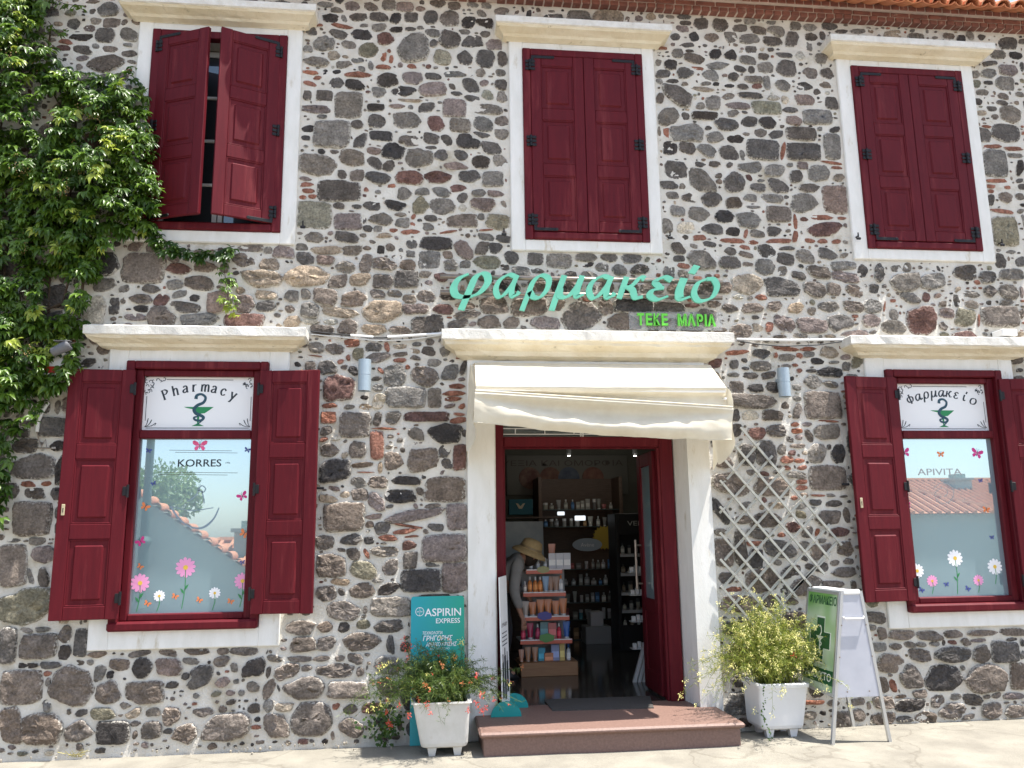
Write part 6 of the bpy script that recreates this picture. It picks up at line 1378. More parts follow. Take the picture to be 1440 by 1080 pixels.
# ------------------------------------------------------------------ things in the shop
FZ = .165
def bottle(parent_name, o, h, r, c, kind, label, cat, group=None, capc=(.7, .7, .7)):
    t = None
    mb = MB()
    if kind == 'bottle':
        mb.lathe([(r, 0), (r, h * .62), (r * .75, h * .70), (r * .35, h * .74), (r * .35, h * .80)], (0, 0, 0), 10, 0); mb.lathe([(r * .42, h * .79), (r * .42, h)], (0, 0, 0), 8, 1); mb.lathe([(r * 1.02, h * .18), (r * 1.02, h * .5)], (0, 0, 0), 10, 2)
    elif kind == 'tube':
        mb.lathe([(r * .8, 0), (r * .8, h * .12)], (0, 0, 0), 10, 1); rg = []
        for s_ in (.12, .5, .96, 1.0):
            k = (s_ - .12) / .88; rg.append([Vector((math.cos(2 * PI * j / 10) * r * (.85 + .45 * k), math.sin(2 * PI * j / 10) * r * (.85 * (1 - k) + .06), h * s_)) for j in range(10)])
        mb.ring_loft(rg, m=0)
    elif kind == 'box':
        mb.box(-r, r, -r * .5, r * .5, 0, h, .002, 0); mb.box(-r * .85, r * .85, -r * .5 - .001, r * .5, h * .25, h * .6, 0, 2)
    elif kind == 'jar':
        mb.lathe([(r, 0), (r, h * .65), (r * .9, h * .7)], (0, 0, 0), 10, 0); mb.lathe([(r * 1.03, h * .68), (r * 1.03, h)], (0, 0, 0), 10, 1)
    ob = mb.build(parent_name, [flat(c, .35), flat(capc, .4), flat(tuple(min(1, v * 1.6 + .05) for v in c), .5)], None, origin=(0, 0, 0)); ob.location = o; WO[ob.name] = Vector(o)
    tag(ob, label, cat, group); return ob
SX0, SX1, SY = 1.02, 1.56, 1.70
stand = empty('display_stand', (1.29, SY + .2, FZ), 'product display stand with five red edged shelves inside the door', 'display stand')
mb = MB(); mb.box(SX0 - .01, SX1 + .03, SY, SY + .42, FZ, FZ + .135, .004); mb.build('plinth', M['wood'], stand)
mb = MB(); mb.box(SX0 + .05, SX1 - .03, SY + .34, SY + .36, FZ + .135, 1.28); mb.build('back', flat((.35, .36, .38)), stand)
SHZ = []
for py, xl, xr in ((934, 730, 807), (901, 732, 804), (868, 735, 800), (834, 736, 795), (802, 740, 790)):
    a_, b_ = at(xl, py, SY + .02), at(xr, py, SY + .02); SHZ.append((a_.z, a_.x, b_.x))
    mb = MB(); mb.box(a_.x, b_.x, SY + .02, SY + .40, a_.z - .018, a_.z, .003); s_ = mb.build('shelf', M['wood'] if py == 934 else M['offwhite'], stand)
    if py != 934:
        mb = MB(); mb.box(a_.x - .004, b_.x + .004, SY + .008, SY + .0185, a_.z - .038, a_.z + .010, .002); mb.build('edge_strip', flat((.62, .13, .08), .35), s_)
        mb = MB(); mb.box(a_.x + .0, b_.x - .0, SY + .005, SY + .0078, a_.z - .002, a_.z + .009); mb.build('price_rail', M['print_white'], s_)
def shelf_row(si, items):
    z, xa, xb = SHZ[si]; n_ = len(items)
    for k, (kind, h, r, c, cap, lb, cat) in enumerate(items):
        x = xa + (xb - xa) * (k + .5) / n_; bottle({'tube': 'cosmetic_tube', 'bottle': 'bottle', 'box': 'carton', 'jar': 'jar'}[kind], (x, SY + .10 + .02 * (k % 2), z + .0005), h, r, c, kind, lb, cat, 'goods on the display stand', cap)
org, wht, blu, mag, teal_, ylw = (.70, .20, .05), (.72, .72, .72), (.05, .14, .40), (.50, .03, .10), (.05, .30, .38), (.65, .45, .10)
nth = ['leftmost', 'second', 'third', 'fourth', 'fifth', 'sixth', 'seventh', 'eighth']
shelf_row(0, [('tube', .13, .022, (.55, .26, .16), wht, 'thin pink brown tube, leftmost on the bottom shelf of the stand', 'tube'), ('tube', .15, .026, (.42, .20, .10), wht, 'copper tube second from the left on the bottom shelf', 'tube'), ('tube', .15, .026, (.46, .22, .12), wht, 'copper tube third from the left on the bottom shelf', 'tube'), ('box', .14, .035, (.05, .36, .50), wht, 'turquoise carton on the bottom shelf of the stand', 'carton'), ('box', .09, .045, (.60, .24, .12), wht, 'low orange carton on the bottom shelf of the stand', 'carton'), ('box', .17, .042, (.28, .34, .56), wht, 'tall lilac blue carton on the bottom shelf', 'carton'), ('box', .18, .026, (.65, .48, .16), wht, 'slim yellow carton on the bottom shelf', 'carton'), ('bottle', .17, .022, (.66, .68, .70), blu, 'white bottle at the right end of the bottom shelf', 'bottle')])
shelf_row(1, [('bottle', .14, .024, (.55, .04, .10), wht, 'red bottle, leftmost on the fourth shelf down', 'bottle'), ('tube', .16, .028, (.42, .02, .08), wht, 'dark red tube on the fourth shelf down', 'tube'), ('bottle', .15, .022, (.45, .05, .12), wht, 'slim crimson bottle on the fourth shelf down', 'bottle'), ('box', .17, .048, (.10, .24, .27), wht, 'grey teal carton on the fourth shelf down', 'carton'), ('box', .16, .042, (.52, .13, .13), wht, 'salmon red carton on the fourth shelf down', 'carton'), ('bottle', .15, .022, (.62, .03, .07), wht, 'bright red bottle right of the salmon carton', 'bottle'), ('tube', .17, .030, (.03, .12, .42), wht, 'blue tube at the right end of the fourth shelf down', 'tube')])
shelf_row(2, [('tube', .15, .030, (.46, .38, .32), wht, 'grey beige tube, leftmost on the middle shelf', 'tube')] + [('tube', hh, .033, (.64, .24, .10), wht, 'orange tube, %s from the left on the middle shelf' % nth[k + 1], 'tube') for k, hh in enumerate((.14, .165, .165, .15, .17))])
shelf_row(3, [('bottle', .11, .018, (.62, .55, .50), wht, 'small pale bottle, leftmost on the second shelf', 'bottle')] + [('bottle', .155, .024, (.70, .24, .06), wht, 'orange and white bottle, %s on the second shelf' % nth[k + 1], 'bottle') for k in range(3)] + [('tube', .16, .028, (.30, .45, .62), wht, 'white and blue tube on the second shelf', 'tube'), ('tube', .155, .030, (.42, .24, .16), wht, 'brown tube left of the other one on the second shelf', 'tube'), ('tube', .155, .030, (.40, .25, .18), wht, 'brown tube second from the right on the second shelf', 'tube'), ('bottle', .165, .024, (.68, .70, .74), org, 'white spray bottle at the right end of the second shelf', 'bottle')])
z, xa, xb = SHZ[4]
for k in range(3): bottle('bottle', (xa + .06 + .075 * k, SY + .10, z + .0005), .12, .020, (.45, .47, .50), 'bottle', 'small grey white bottle, %s on the top shelf under the hat' % nth[k], 'bottle', 'goods on the display stand', wht)
for k in range(3): bottle('carton', (xa + .285 + .078 * k, SY + .12, z + .0005), .165, .038, (.62, .62, .68), 'box', 'tall white carton, %s of the three on the top shelf' % ('left', 'middle', 'right')[k], 'carton', 'goods on the display stand', wht)
bottle('cosmetic_tube', (xb - .06, SY + .26, z + .0005), .26, .030, (.70, .30, .20), 'tube', 'pink orange tube standing behind the white cartons', 'tube', None, wht)
def cloud(px, py, s_, c, lb):
    p = at(px, py, SY - .004); mb = MB(); pts = [(math.cos(a) * (1 + .13 * abs(math.sin(a * 3))) * s_, math.sin(a) * .52 * (1 + .2 * abs(math.sin(a * 3 + .5))) * s_) for a in [2 * PI * j / 28 for j in range(28)]]
    mb.prism(pts, lambda u, v: (p.x + u, SY - .006, p.z + v), (0, .004, 0)); tag(mb.build('shelf_card', flat(c, .4), None), lb, 'card')
cloud(766, 866, .07, (.05, .05, .30), 'blue cloud shaped card on the middle shelf edge'); cloud(769, 897, .072, (.09, .28, .07), 'green cloud shaped card on the fourth shelf edge'); cloud(764, 801, .06, (.34, .34, .15), 'olive oval card on the top shelf edge')

# back wall shelving
bs = empty('wall_shelving', (1.9, 4.6, FZ), 'dark shelving with glass shelves along the back wall of the shop', 'shelving')
BY = 4.45; xL = at(765, 800, BY).x; xR = at(873, 800, BY).x
mb = MB(); mb.box(xL - .06, xL - .01, BY - .02, 4.95, FZ, 2.35, .004); mb.box(xR + .01, xR + .06, BY - .02, 4.95, FZ, 2.35, .004); mb.box(xL - .01, xR + .01, 4.88, 4.95, FZ, 2.35); mb.build('side_panels', M['wood_dark'], bs)
SZ = [at(820, y_, BY).z for y_ in (716, 740, 800, 823, 847, 871, 899)]
for z in SZ: mb = MB(); mb.box(xL, xR, BY, 4.86, z - .012, z, .002); mb.build('shelf', M['shelf_glass'], bs)
mb = MB(); mb.box(xL, xR, BY, 4.86, FZ, SZ[-1] - .20, .004); mb.build('cabinet', M['wood_dark'], bs)
rb = random.Random(4)
for si, z in enumerate(SZ):
    x = xL + .05; k = 0
    while x < xR - .05:
        kind = rb.choice(['bottle', 'jar', 'tube', 'box', 'bottle']); h = rb.uniform(.07, .15); r_ = rb.uniform(.022, .036)
        g = rb.uniform(.15, .65); c = (g, g, g * rb.uniform(.85, 1.05)) if rb.random() < .7 else rb.choice([(.1, .3, .35), (.3, .18, .08), (.08, .2, .4), (.35, .08, .08)])
        if not (1.5 < si < 2 ): bottle({'tube': 'cosmetic_tube', 'bottle': 'bottle', 'box': 'carton', 'jar': 'jar'}[kind], (x, BY + .07 + rb.random() * .05, z + .0005), h, r_, c, kind, 'small %s on the %s glass shelf at the back of the shop' % ({'tube': 'tube', 'bottle': 'bottle', 'box': 'carton', 'jar': 'jar'}[kind], ('topmost', 'second', 'third', 'fourth', 'fifth', 'sixth', 'lowest')[si]), {'tube': 'tube', 'bottle': 'bottle', 'box': 'carton', 'jar': 'jar'}[kind], 'goods on the back wall shelves')
        x += r_ * 2 + rb.uniform(.01, .05)
# frieze above the shelves
bn = empty('wall_sign', (1.9, 4.95, 2.4), 'pale frieze with four round photographs high on the back wall', 'sign')
a_, b_ = at(712, 640, 4.97), at(884, 695, 4.97); mb = MB(); mb.box(a_.x, b_.x, 4.965, 4.995, b_.z, a_.z, .004); mb.build('board', flat((.16, .16, .14)), bn)
for k, px in enumerate((745, 774, 800, 834)):
    c_ = at(px, 672, 4.95); r_ = at(px + 15, 672, 4.95).x - c_.x; mb = MB(); mb.prism([(math.cos(2 * PI * j / 24) * r_, math.sin(2 * PI * j / 24) * r_) for j in range(24)], lambda u, v: (c_.x + u, 4.950 - .002 * k, c_.z + v), (0, .01, 0)); mb.build('round_photograph', mat('photo_%d' % k, ((.16, .07, .06), (.14, .06, .05), (.07, .10, .16), (.18, .08, .06))[k], ((.26, .18, .14), (.24, .14, .10), (.14, .17, .22), (.30, .16, .12))[k], 9), bn)
mb = MB(); text(mb, 'ΕΥΕΞΙΑ ΚΑΙ ΟΜΟΡΦΙΑ', (at(786, 655, 4.96).x, 4.958, at(786, 655, 4.96).z), X, Z, .075, align='C', width=1.9); 
tag(mb.build('frieze_lettering', flat((.085, .075, .06)), bn))
# black cabinet at the right
FY = 3.3; c0, c1 = at(865, 740, FY), at(930, 740, FY); fb = empty('product_cabinet', ((c0.x + c1.x) / 2, FY + .2, FZ), 'tall black lettered-header product cabinet behind the open door leaf', 'cabinet')
zt_ = at(880, 722, FY).z; mb = MB(); x0_, x1_ = c0.x, c1.x + .12
mb.box(x0_, x0_ + .05, FY, FY + .4, FZ, zt_, .004); mb.box(x1_ - .05, x1_, FY, FY + .4, FZ, zt_, .004); mb.box(x0_ + .05, x1_ - .05, FY + .36, FY + .4, FZ, zt_); mb.box(x0_ + .05, x1_ - .05, FY, FY + .36, zt_ - .26, zt_, .004); mb.box(x0_ + .05, x1_ - .05, FY, FY + .36, FZ, FZ + .30, .004); mb.build('carcass', M['black'], fb)
mb = MB(); text(mb, 'VERSION', ((x0_ + x1_) / 2 + .03, FY - .002, zt_ - .15), X, Z, .058, align='C', width=.46); mb.build('printed_text', flat((.55, .55, .52)), fb)  # header carries pale print only, no emission
for ci_, py in enumerate((779, 806, 833, 858, 884)):
    z = at(890, py, FY).z; mb = MB(); mb.box(x0_ + .05, x1_ - .05, FY + .01, FY + .35, z - .035, z, .003); mb.build('shelf', M['offwhite'], fb)
    for k in range(7):
        h = rb.uniform(.07, .14); bottle('bottle', (x0_ + .10 + k * (x1_ - x0_ - .2) / 6, FY + .07, z + .0005), h, rb.uniform(.018, .028), rb.choice([(.5, .5, .45), (.25, .20, .14), (.4, .38, .3)]), rb.choice(['bottle', 'jar']), 'small bottle on the %s shelf of the black cabinet' % ('top', 'second', 'middle', 'fourth', 'bottom')[ci_], 'bottle', 'bottles in the black cabinet', (.08, .08, .08))
# sun-shaped and oval signs, white box, rack by the door
p = at(858, 750 + 3, 4.2); p = at(850, 756, 4.2); mb = MB(); pts = []
for k in range(40): r_ = .165 if k % 2 == 0 else .135; pts.append((math.cos(2 * PI * k / 40) * r_, math.sin(2 * PI * k / 40) * r_))
mb.prism(pts, lambda u, v: (p.x + u, 4.2, p.z + v), (0, .008, 0)); tag(mb.build('sun_sign', flat((.40, .28, .03), .5), None), 'yellow sun shaped cut-out hanging before the back shelves', 'sign')
p = at(826, 766, 4.1); mb = MB(); mb.prism([(math.cos(2 * PI * k / 28) * .20, math.sin(2 * PI * k / 28) * .085) for k in range(28)], lambda u, v: (p.x + u, 4.1, p.z + v), (0, .008, 0), 0); text(mb, 'Avène', (p.x, 4.098, p.z - .025), X, Z, .05, align='C', m=1); tag(mb.build('oval_sign', [flat((.30, .36, .42), .4), flat((.75, .75, .75))], None), 'pale blue oval hanging sign left of the sun sign', 'sign')
def carton(px0, px1, py0, py1, Y, dpt, c, lb):
    a_, b_ = at(px0, py1, Y), at(px1, py0, Y); mb = MB(); mb.box(a_.x, b_.x, Y, Y + dpt, a_.z, b_.z, .005); tag(mb.build('box', flat(c, .6), None), lb, 'box')
a_ = at(830, 925, 4.0)
mb = MB(); mb.box(at(824, 900, 4.0).x, at(860, 900, 4.0).x, 4.0, 4.3, FZ, FZ + .22, .006); tag(mb.build('box', flat((.34, .35, .35), .6), None), 'grey white box standing on the shop floor at the back', 'box')
mb = MB(); mb.box(at(832, 900, 4.0).x, at(850, 900, 4.0).x, 4.02, 4.25, FZ + .223, FZ + .40, .006); tag(mb.build('box', flat((.60, .60, .60), .6), None), 'smaller white box on top of the grey white box', 'box')
carton(716, 749, 702, 724, 3.6, .12, (.02, .16, .22), 'turquoise carton on the shelf above the counter screen')
p = at(732, 712, 3.59); mb = MB(); mb.prism([(-.06, .04), (-.02, -.03), (.02, -.03), (.06, .04), (.03, .035), (0, .0), (-.03, .035)], lambda u, v: (p.x + u, 3.592, p.z + v), (0, .004, 0)); tag(mb.build('box_emblem', flat((.75, .65, .45)), None), 'pale bow tie shaped emblem stuck on the turquoise carton', 'sticker')
ct = empty('counter', (.7, 3.7, FZ), 'shop counter with a pale glass screen left of the display stand', 'counter')
a_, b_ = at(690, 830, 3.6), at(764, 733, 3.6); mb = MB(); mb.box(-.4, b_.x, 3.6, 4.1, FZ, 1.12, .006); mb.build('cabinet', M['wood_dark'], ct)
mb = MB(); mb.box(-.4, b_.x, 3.62, 3.63, 1.125, b_.z); mb.build('glass_screen', mat('pale_screen', (.30, .34, .38), (.22, .26, .30), 4, rough=.25), ct)
mb = MB(); mb.box(-.4, b_.x + .25, 3.58, 3.95, at(735, 727, 3.6).z - .02, at(735, 727, 3.6).z, .004); mb.build('overhead_shelf', M['wood_dark'], ct)
for px, py, w_, h_, lb in ((789, 722, .10, .05, 'small glowing white panel with a corner cut on the back shelves'), (816, 728.5, .15, .065, 'small wide glowing white panel on the back shelves')):
    p = at(px, py, 4.35); mb = MB(); mb.box(p.x - w_ / 2, p.x + w_ / 2, 4.35, 4.37, p.z - h_ / 2, p.z + h_ / 2, .008); tag(mb.build('glow_panel', mat('glow_panel_face', (.5, .5, .5), None, emit=(.85, .93, 1, .55)), None), lb, 'display')  # two bright rectangles built as small boxes with faint emission
rk = empty('leaflet_rack', (1.93, 1.2, FZ), 'slim white wire rack of leaflets and cartons beside the open door leaf', 'rack')
for k, py in enumerate((800, 832, 869, 907)):
    p = at(894 + k * 1.5, py, 1.25); mb = MB()
    for q in range(3): mb.box(p.x - .07 + q * .05, p.x - .03 + q * .05, 1.20 + q * .012, 1.24 + q * .012, p.z - .025, p.z + .022 + .012 * (q % 2), .006)
    mb.box(p.x - .08, p.x + .08, 1.19, 1.30, p.z - .034, p.z - .026, .002); mb.build('tray', flat((.52, .53, .53), .4), rk)
a_, b_ = at(905, 770, 1.28), at(889, 948, 1.28)
mb = MB(); mb.tube([(a_.x, 1.30, a_.z), (a_.x, 1.30, FZ)], .010, 6); mb.build('pole', M['steel'], rk)
for dx_ in (0, .045, .09):
    mb = MB(); t0, t1 = at(903, 908, 1.22), at(889, 950, 1.22); mb.add([(t1.x + dx_, 1.20, FZ), (t1.x + .035 + dx_, 1.20, FZ), (t0.x + .035 + dx_, 1.20, t0.z), (t0.x + dx_, 1.20, t0.z), (t1.x + dx_, 1.23, FZ), (t1.x + .035 + dx_, 1.23, FZ), (t0.x + .035 + dx_, 1.23, t0.z), (t0.x + dx_, 1.23, t0.z)], [(0, 1, 2, 3), (7, 6, 5, 4), (0, 4, 5, 1), (1, 5, 6, 2), (2, 6, 7, 3), (3, 7, 4, 0)]); mb.build('leaflet_holder', flat((.50, .51, .51), .4), rk)

for px, Yl in ((800, 3.6), (893, 3.4)):
    p = at(px, 641, Yl); t = empty('ceiling_spot', (p.x, p.y, p.z), 'small lit ceiling spot %s' % ('over the middle of the shop' if px == 800 else 'near the right wall of the shop'), 'lamp', 'ceiling spots in the shop')
    mb = MB(); mb.lathe([(.022, .0), (.03, .03), (.03, .09), (.01, .10)], p, 12); mb.tube([p + Vector((0, 0, .09)), Vector((p.x, p.y, 3.0))], .006, 6); mb.build('housing', M['alu'], t)
    mb = MB(); mb.lathe([(.020, -.003), (.020, .001)], p, 12); mb.build('lit_glass', mat('lit_glass', (.8, .8, .8), None, emit=(1, .95, .85, 4)), t)
    ld = bpy.data.lights.new('spot_light', 'POINT'); ld.energy = 1.2; ld.color = (1, .95, .86); ld.shadow_soft_size = .05; lo2 = bpy.data.objects.new('spot_light', ld); C.objects.link(lo2); lo2.parent = t; lo2.location = (0, 0, -.06)

# ------------------------------------------------------------------ person bending over the stand
HY = 1.78
hd = at(749, 776, HY)
per = empty('person', (.92, HY, FZ), 'person in a straw sun hat and grey shirt bending over the display stand', 'person')
def skin(name, vs_, es, rs, m, parent, lev=2, root=0):
    o3 = WO[per.name]; me = bpy.data.meshes.new(name); me.from_pydata([tuple(Vector(v) - o3) for v in vs_], es, []); me.materials.append(m)
    ob = link(name, me, parent, o3); 
    sk = ob.modifiers.new('skin', 'SKIN'); sk.use_smooth_shade = True; ss = ob.modifiers.new('sub', 'SUBSURF'); ss.levels = lev; ss.render_levels = lev
    for i, r_ in enumerate(rs): me.skin_vertices[0].data[i].radius = (r_, r_) if not isinstance(r_, tuple) else r_; me.skin_vertices[0].data[i].use_root = (i == root)
    return ob
pel = Vector((.80, HY, FZ + .88)); ch = Vector((.985, HY, FZ + 1.14)); nk = Vector((1.075, HY, FZ + 1.195)); 
def mesh_skin(o):
    pass
hx, hz = hd.x, hd.z
V_ = [pel, pel.lerp(ch, .5), ch, nk, Vector((hx - .01, HY, hz - .03)), Vector((hx + .035, HY, hz - .05))]; E_ = [(0, 1), (1, 2), (2, 3), (3, 4), (4, 5)]; R_ = [(.15, .11), (.13, .10), (.16, .10), .052, .085, .075]
for s_ in (-1, 1):
    i = len(V_); V_ += [Vector((.80, HY + s_ * .10, FZ + .80)), Vector((.86, HY + s_ * .11, FZ + .45)), Vector((.80, HY + s_ * .11, FZ + .08)), Vector((.80 + .15, HY + s_ * .12, FZ + .03))]; E_ += [(0, i), (i, i + 1), (i + 1, i + 2), (i + 2, i + 3)]; R_ += [.085, .055, .038, .03]
    i = len(V_); sh = Vector((.98, HY + s_ * .18, FZ + 1.12)); el_ = Vector((.93 if s_ < 0 else .99, HY + s_ * .22, FZ + .84)); wr = Vector((1.0 if s_ < 0 else 1.12, HY + s_ * .17 - .02, FZ + .62 if s_ < 0 else FZ + .78)); ha = wr + Vector((.03, 0, -.08))
    V_ += [sh, el_, wr, ha]; E_ += [(2, i), (i, i + 1), (i + 1, i + 2), (i + 2, i + 3)]; R_ += [.052, .042, .026, (.034, .016)]
    for k in range(4):
        j = len(V_); b0 = ha + Vector((.018 * (k - 1.5) * .8, .014 * (k - 1.5), -.03)); V_ += [b0, b0 + Vector((.006, 0, -.035 + .006 * abs(k - 1.5))), b0 + Vector((-.004, .008, -.058 + .008 * abs(k - 1.5)))]; E_ += [(i + 3, j), (j, j + 1), (j + 1, j + 2)]; R_ += [.009, .0085, .007]
    j = len(V_); V_ += [wr + Vector((.035, -.012, -.045)), wr + Vector((.048, -.020, -.085))]; E_ += [(i + 2, j), (j, j + 1)]; R_ += [.011, .009]
skin('body', V_, E_, R_, M['skin'], per)
V_ = [pel + Vector((.0, 0, .02)), pel.lerp(ch, .5), ch, nk - Vector((.02, 0, .01))]; E_ = [(0, 1), (1, 2), (2, 3)]; R_ = [(.175, .135), (.155, .125), (.185, .125), .075]
for s_ in (-1, 1):
    i = len(V_); sh = Vector((.98, HY + s_ * .18, FZ + 1.12)); el_ = Vector((.93 if s_ < 0 else .99, HY + s_ * .22, FZ + .84)); wr = Vector((1.0 if s_ < 0 else 1.12, HY + s_ * .17 - .02, FZ + .66 if s_ < 0 else FZ + .80)); V_ += [sh, el_, wr]; E_ += [(2, i), (i, i + 1), (i + 1, i + 2)]; R_ += [.072, .058, .044]
skin('shirt', V_, E_, R_, M['grey_cloth'], per)
V_ = [pel + Vector((0, 0, .03)), pel + Vector((-.02, 0, -.06))]; E_ = [(0, 1)]; R_ = [(.17, .13), (.17, .14)]
for s_ in (-1, 1): i = len(V_); V_ += [Vector((.80, HY + s_ * .10, FZ + .70)), Vector((.86, HY + s_ * .11, FZ + .45)), Vector((.80, HY + s_ * .11, FZ + .09))]; E_ += [(1, i), (i, i + 1), (i + 1, i + 2)]; R_ += [.11, .082, .07]
skin('trousers', V_, E_, R_, M['dark_cloth'], per)
for s_ in (-1, 1):
    mb = MB(); x_ = .80; y_ = HY + s_ * .12; mb.ring_loft([[Vector((x_ + .05 + math.cos(2 * PI * j / 12) * (.145 - .03 * k), y_ + math.sin(2 * PI * j / 12) * (.05 - .008 * k), FZ + .028 * k + .001)) for j in range(12)] for k in range(4)]); mb.build('shoe', M['black'], per, smooth=True)
ax = Matrix.Rotation(R(22), 3, 'Y') @ Matrix.Rotation(R(6), 3, 'X'); ho = Vector((hx - .025, HY, hz + .015))
mb = MB(); mb.lathe([(.175, -.045), (.168, -.022), (.13, .004), (.108, .018), (.104, .06), (.090, .098), (.055, .118), (.0, .124)], ho, 28, ax=ax, rx=1.08); h_ = mb.build('straw_hat', M['straw'], per, smooth=True)
mb = MB(); mb.lathe([(.111, .017), (.110, .038)], ho, 28, ax=ax, rx=1.08); mb.build('hat_band', flat((.30, .22, .12)), h_)
mb = MB(); hc = Vector((hx, HY, hz - .035)); mb.lathe([(.03, -.11), (.085, -.07), (.100, -.01), (.09, .05)], hc + Vector((-.03, 0, 0)), 14, ax=Matrix.Rotation(R(20), 3, 'Y')); mb.build('hair', flat((.035, .022, .015), .7), per, smooth=True)
mb = MB(); fc = Vector((hx + .075, HY, hz - .075)); mb.ring_loft([[fc + Vector((k * .016, math.cos(2 * PI * j / 8) * .014 * (1 - k * .42), math.sin(2 * PI * j / 8) * .022 * (1 - k * .4) - .006 * k)) for j in range(8)] for k in range(3)]); mb.build('nose', M['skin'], per, smooth=True)
for s_ in (-1, 1):
    mb = MB(); mb.lathe([(.002, -.004), (.010, 0), (.002, .004)], fc + Vector((-.004, s_ * .032, .018)), 8, ax=Matrix.Rotation(R(90), 3, 'Y')); mb.build('eye', M['black'], per)
    mb = MB(); mb.lathe([(.006, -.006), (.022, 0), (.012, .006)], Vector((hx - .005, HY + s_ * .084, hz - .055)), 10, ax=Matrix.Rotation(R(90), 3, 'X')); mb.build('ear', M['skin'], per)
mb = MB(); mb.tube([fc + Vector((-.006, -.022, -.032)), fc + Vector((.004, 0, -.034)), fc + Vector((-.006, .022, -.032))], .005, 6); mb.build('mouth', flat((.30, .09, .07)), per)

# ------------------------------------------------------------------ across the street: what the panes reflect
gw = empty('garden_wall', (-4.6, -11, -1.6), 'grey green rendered wall with a sloping terracotta coping across the street', 'wall')
def cop(x): return 2.60 - (x + 5.9) * .69
mb = MB(); YB = -11.0
mb.add([(x, y, z) for y in (YB, YB - .3) for x, z in ((-9.5, -1.7), (-1.8, -1.7), (-1.8, cop(-1.8) - .05), (-9.5, cop(-9.5) - .05))], [(0, 3, 2, 1), (4, 5, 6, 7), (0, 1, 5, 4), (1, 2, 6, 5), (2, 3, 7, 6), (3, 0, 4, 7)]); mb.build('wall_body', M['house'], gw)
x = -9.4; src_ = None; sl_ = math.atan(.69)
mb = MB()
for k in range(11): 
    a0 = PI * k / 10; 
    for y in (-.02, .50): mb.v.append((-math.cos(a0) * .11, y, math.sin(a0) * .10))
    for y in (-.02, .50): mb.v.append((-math.cos(a0) * .095, y, math.sin(a0) * .085))
for k in range(10):
    o = k * 4; mb.f += [(o, o + 4, o + 5, o + 1), (o + 2, o + 3, o + 7, o + 6), (o, o + 2, o + 6, o + 4), (o + 1, o + 5, o + 7, o + 3)]; mb.m += [0] * 4
while x < -1.9:
    if src_ is None: src_ = mb.build('coping_tile', M['tile_roof'], gw, origin=(0, 0, 0)); src_.location = Vector((x, YB - .38, cop(x) - .03)) - WO[gw.name]; src_.rotation_euler = (0, sl_, 0)
    else: copy_to(src_, gw, (x, YB - .38, cop(x) - .03), rot=(0, sl_ + random.gauss(0, .03), 0))
    x += .21
def house(name, lb, x0, x1, y0, y1, ze, zr, ov=.3, wins=True, chim=None):
    h = empty(name, ((x0 + x1) / 2, (y0 + y1) / 2, -1.6), lb, 'house')
    mb = MB(); mb.box(x0, x1, y0, y1, -1.7, ze - .02); mb.build('wall', M['house'], h)
    mb = MB(); ym = (y0 + y1) / 2; r_ = (y1 - y0) / 2 + ov; X0, X1, Y0, Y1 = x0 - ov, x1 + ov, y0 - ov, y1 + ov
    mb.add([(X0, Y0, ze), (X1, Y0, ze), (X1, Y1, ze), (X0, Y1, ze), (X0 + r_, ym, zr), (X1 - r_, ym, zr)], [(0, 1, 5, 4), (1, 2, 5), (2, 3, 4, 5), (3, 0, 4), (3, 2, 1, 0)])
    rf = mb.build('roof', M['tile_roof'], h)
    rb_ = MB()   # tile ribs on the street side
    for k in range(int((X1 - X0) / .30)):
        xx = X0 + .15 + k * .30; top = min(1, (xx - X0) / r_, (X1 - xx) / r_); rb_.tube([(xx, Y1 + .02, ze + .03), (xx, Y1 + (ym - Y1) * top, ze + (zr - ze) * top + .03)], .07, 5)
    tag(rb_.build('roof_tiles', M['tile_roof'], rf), kind='stuff')
    mb = MB(); mb.tube([(X1, Y1, ze + .05), (X1 - r_, ym, zr + .05), (X0 + r_, ym, zr + .05), (X0, Y1, ze + .05)], .10, 6); mb.build('ridge', M['tile_roof'], rf)
    if chim:
        cx_, cy_, w_, zc0, zc1 = chim; mb = MB(); mb.box(cx_ - w_, cx_ + w_, cy_ - w_, cy_ + w_, zc0, zc1); mb.box(cx_ - w_ - .08, cx_ + w_ + .08, cy_ - w_ - .08, cy_ + w_ + .08, zc1, zc1 + .10); mb.box(cx_ - w_ * .6, cx_ + w_ * .6, cy_ - w_ * .6, cy_ + w_ * .6, zc1 + .1, zc1 + .3); mb.build('chimney', M['house'], rf)
    for wx in (np.arange(x0 + 1.6, x1 - 1, 3.2) if wins else ()):
        mb = MB(); mb.box(wx, wx + 1.0, y1 - .02, y1 + .05, ze - 2.3, ze - .9, .01); f_ = mb.build('window', M['white'], h); mb = MB(); mb.box(wx + .1, wx + .9, y1 + .051, y1 + .06, ze - 2.2, ze - 1.0); mb.build('pane', M['dark_glass'], f_)
    return h
house('low_house', 'low house with a hipped terracotta roof across the street on the right', 9.0, 18.2, -24, -18, 2.08, 3.50, wins=False)
house('low_house', 'far house with a tiled roof beyond the hipped one across the street', 17.0, 32.0, -34, -26.5, 2.30, 3.9, chim=(at(1345, 672, 29.5).x, -29.4, .42, 2.9, at(1345, 676, 29.5).z))
house('low_house', 'long single storey house with a red tiled roof behind the garden wall', -8.0, 2.5, -19.5, -14.6, .55, 1.50, chim=(-4.55, -16.2, .35, .8, 1.75))
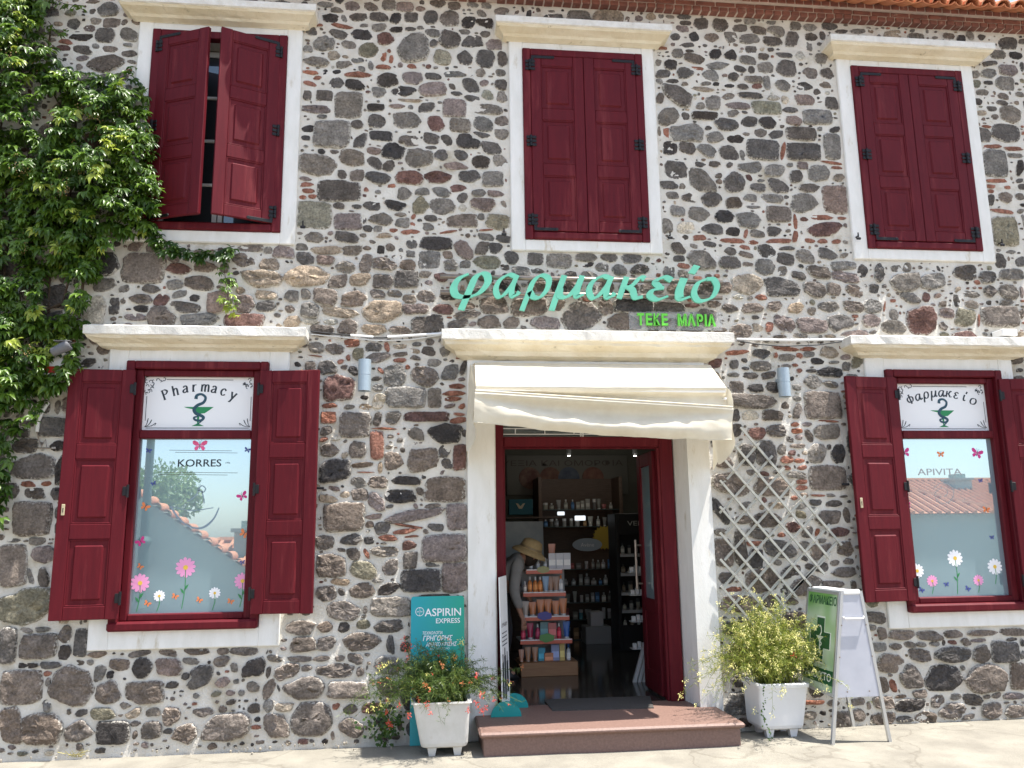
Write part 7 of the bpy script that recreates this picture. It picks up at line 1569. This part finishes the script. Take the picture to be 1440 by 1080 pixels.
def lamp_post():
    t = empty('lamp_post', (-5.55, -10.7, 0), 'dark green street lamp post across the street', 'street lamp'); x, y = -5.55, -10.7
    mb = MB(); mb.lathe([(.16, -.02), (.16, .25), (.10, .4), (.10, 1.45), (.14, 1.5), (.14, 1.56), (.085, 1.65), (.075, 5.2)], (x, y, 0), 14); mb.build('post', M['post_green'], t)
    mb = MB(); mb.lathe([(.08, 5.2), (.20, 5.45), (.20, 5.5), (.03, 5.75)], (x, y, 0), 10); mb.build('lantern', M['post_green'], t)
lamp_post()
def tree(lb, x, y, h, r, seed):
    t = empty('tree', (x, y, -1.6), lb, 'tree'); rr = random.Random(seed)
    mb = MB(); mb.tube([(x, y, -1.7), (x + .1, y, h * .3), (x - .05, y, h * .62)], [.22, .16, .08], 8)
    ends = []
    for k in range(9):
        a = rr.uniform(0, 6.28); e = Vector((x + math.cos(a) * r * .7, y + math.sin(a) * r * .7, h * rr.uniform(.55, .9))); mb.tube([(x + .05, y, h * rr.uniform(.2, .5)), (x + math.cos(a) * r * .3, y + math.sin(a) * r * .3, h * .5), e], [.08, .05, .02], 5); ends.append(e)
    mb.build('trunk', M['bark'], t)
    n_ = 9000; V = []; cl = []
    blobs = [(e, r * rr.uniform(.3, .5)) for e in ends] + [(Vector((x + rr.gauss(0, r * .4), y + rr.gauss(0, r * .4), h * rr.uniform(.5, .92))), r * rr.uniform(.25, .45)) for _ in range(10)]
    V = np.zeros((n_ * 4, 3)); cl = np.zeros((n_ * 4, 4)); g = np.random.default_rng(seed)
    for k in range(n_):
        b, br_ = blobs[k % len(blobs)]; d = g.normal(size=3); d /= np.linalg.norm(d); p = np.array(b) + d * br_ * g.random() ** .35; u = g.normal(size=3); u /= np.linalg.norm(u); w = np.cross(u, g.normal(size=3)); w /= np.linalg.norm(w); s_ = g.uniform(.05, .10)
        V[k * 4:k * 4 + 4] = [p - u * s_, p + w * s_ * .4, p + u * s_, p - w * s_ * .4]; cl[k * 4:k * 4 + 4] = [*(g.random(),) * 3, 1]
    me = bpy.data.meshes.new('crown'); me.from_pydata((V - np.array([x, y, -1.6])).tolist(), [], [(i * 4, i * 4 + 1, i * 4 + 2, i * 4 + 3) for i in range(n_)]); me.materials.append(M['tree_leaf'])
    a_ = me.attributes.new('col', 'FLOAT_COLOR', 'POINT'); a_.data.foreach_set('color', cl.astype(np.float32).ravel()); link('crown', me, t, (x, y, -1.6))
tree('broad green tree behind the garden wall across the street', -7.0, -13.2, 3.25, 1.5, 3)
bpy.data.objects.remove(_to)
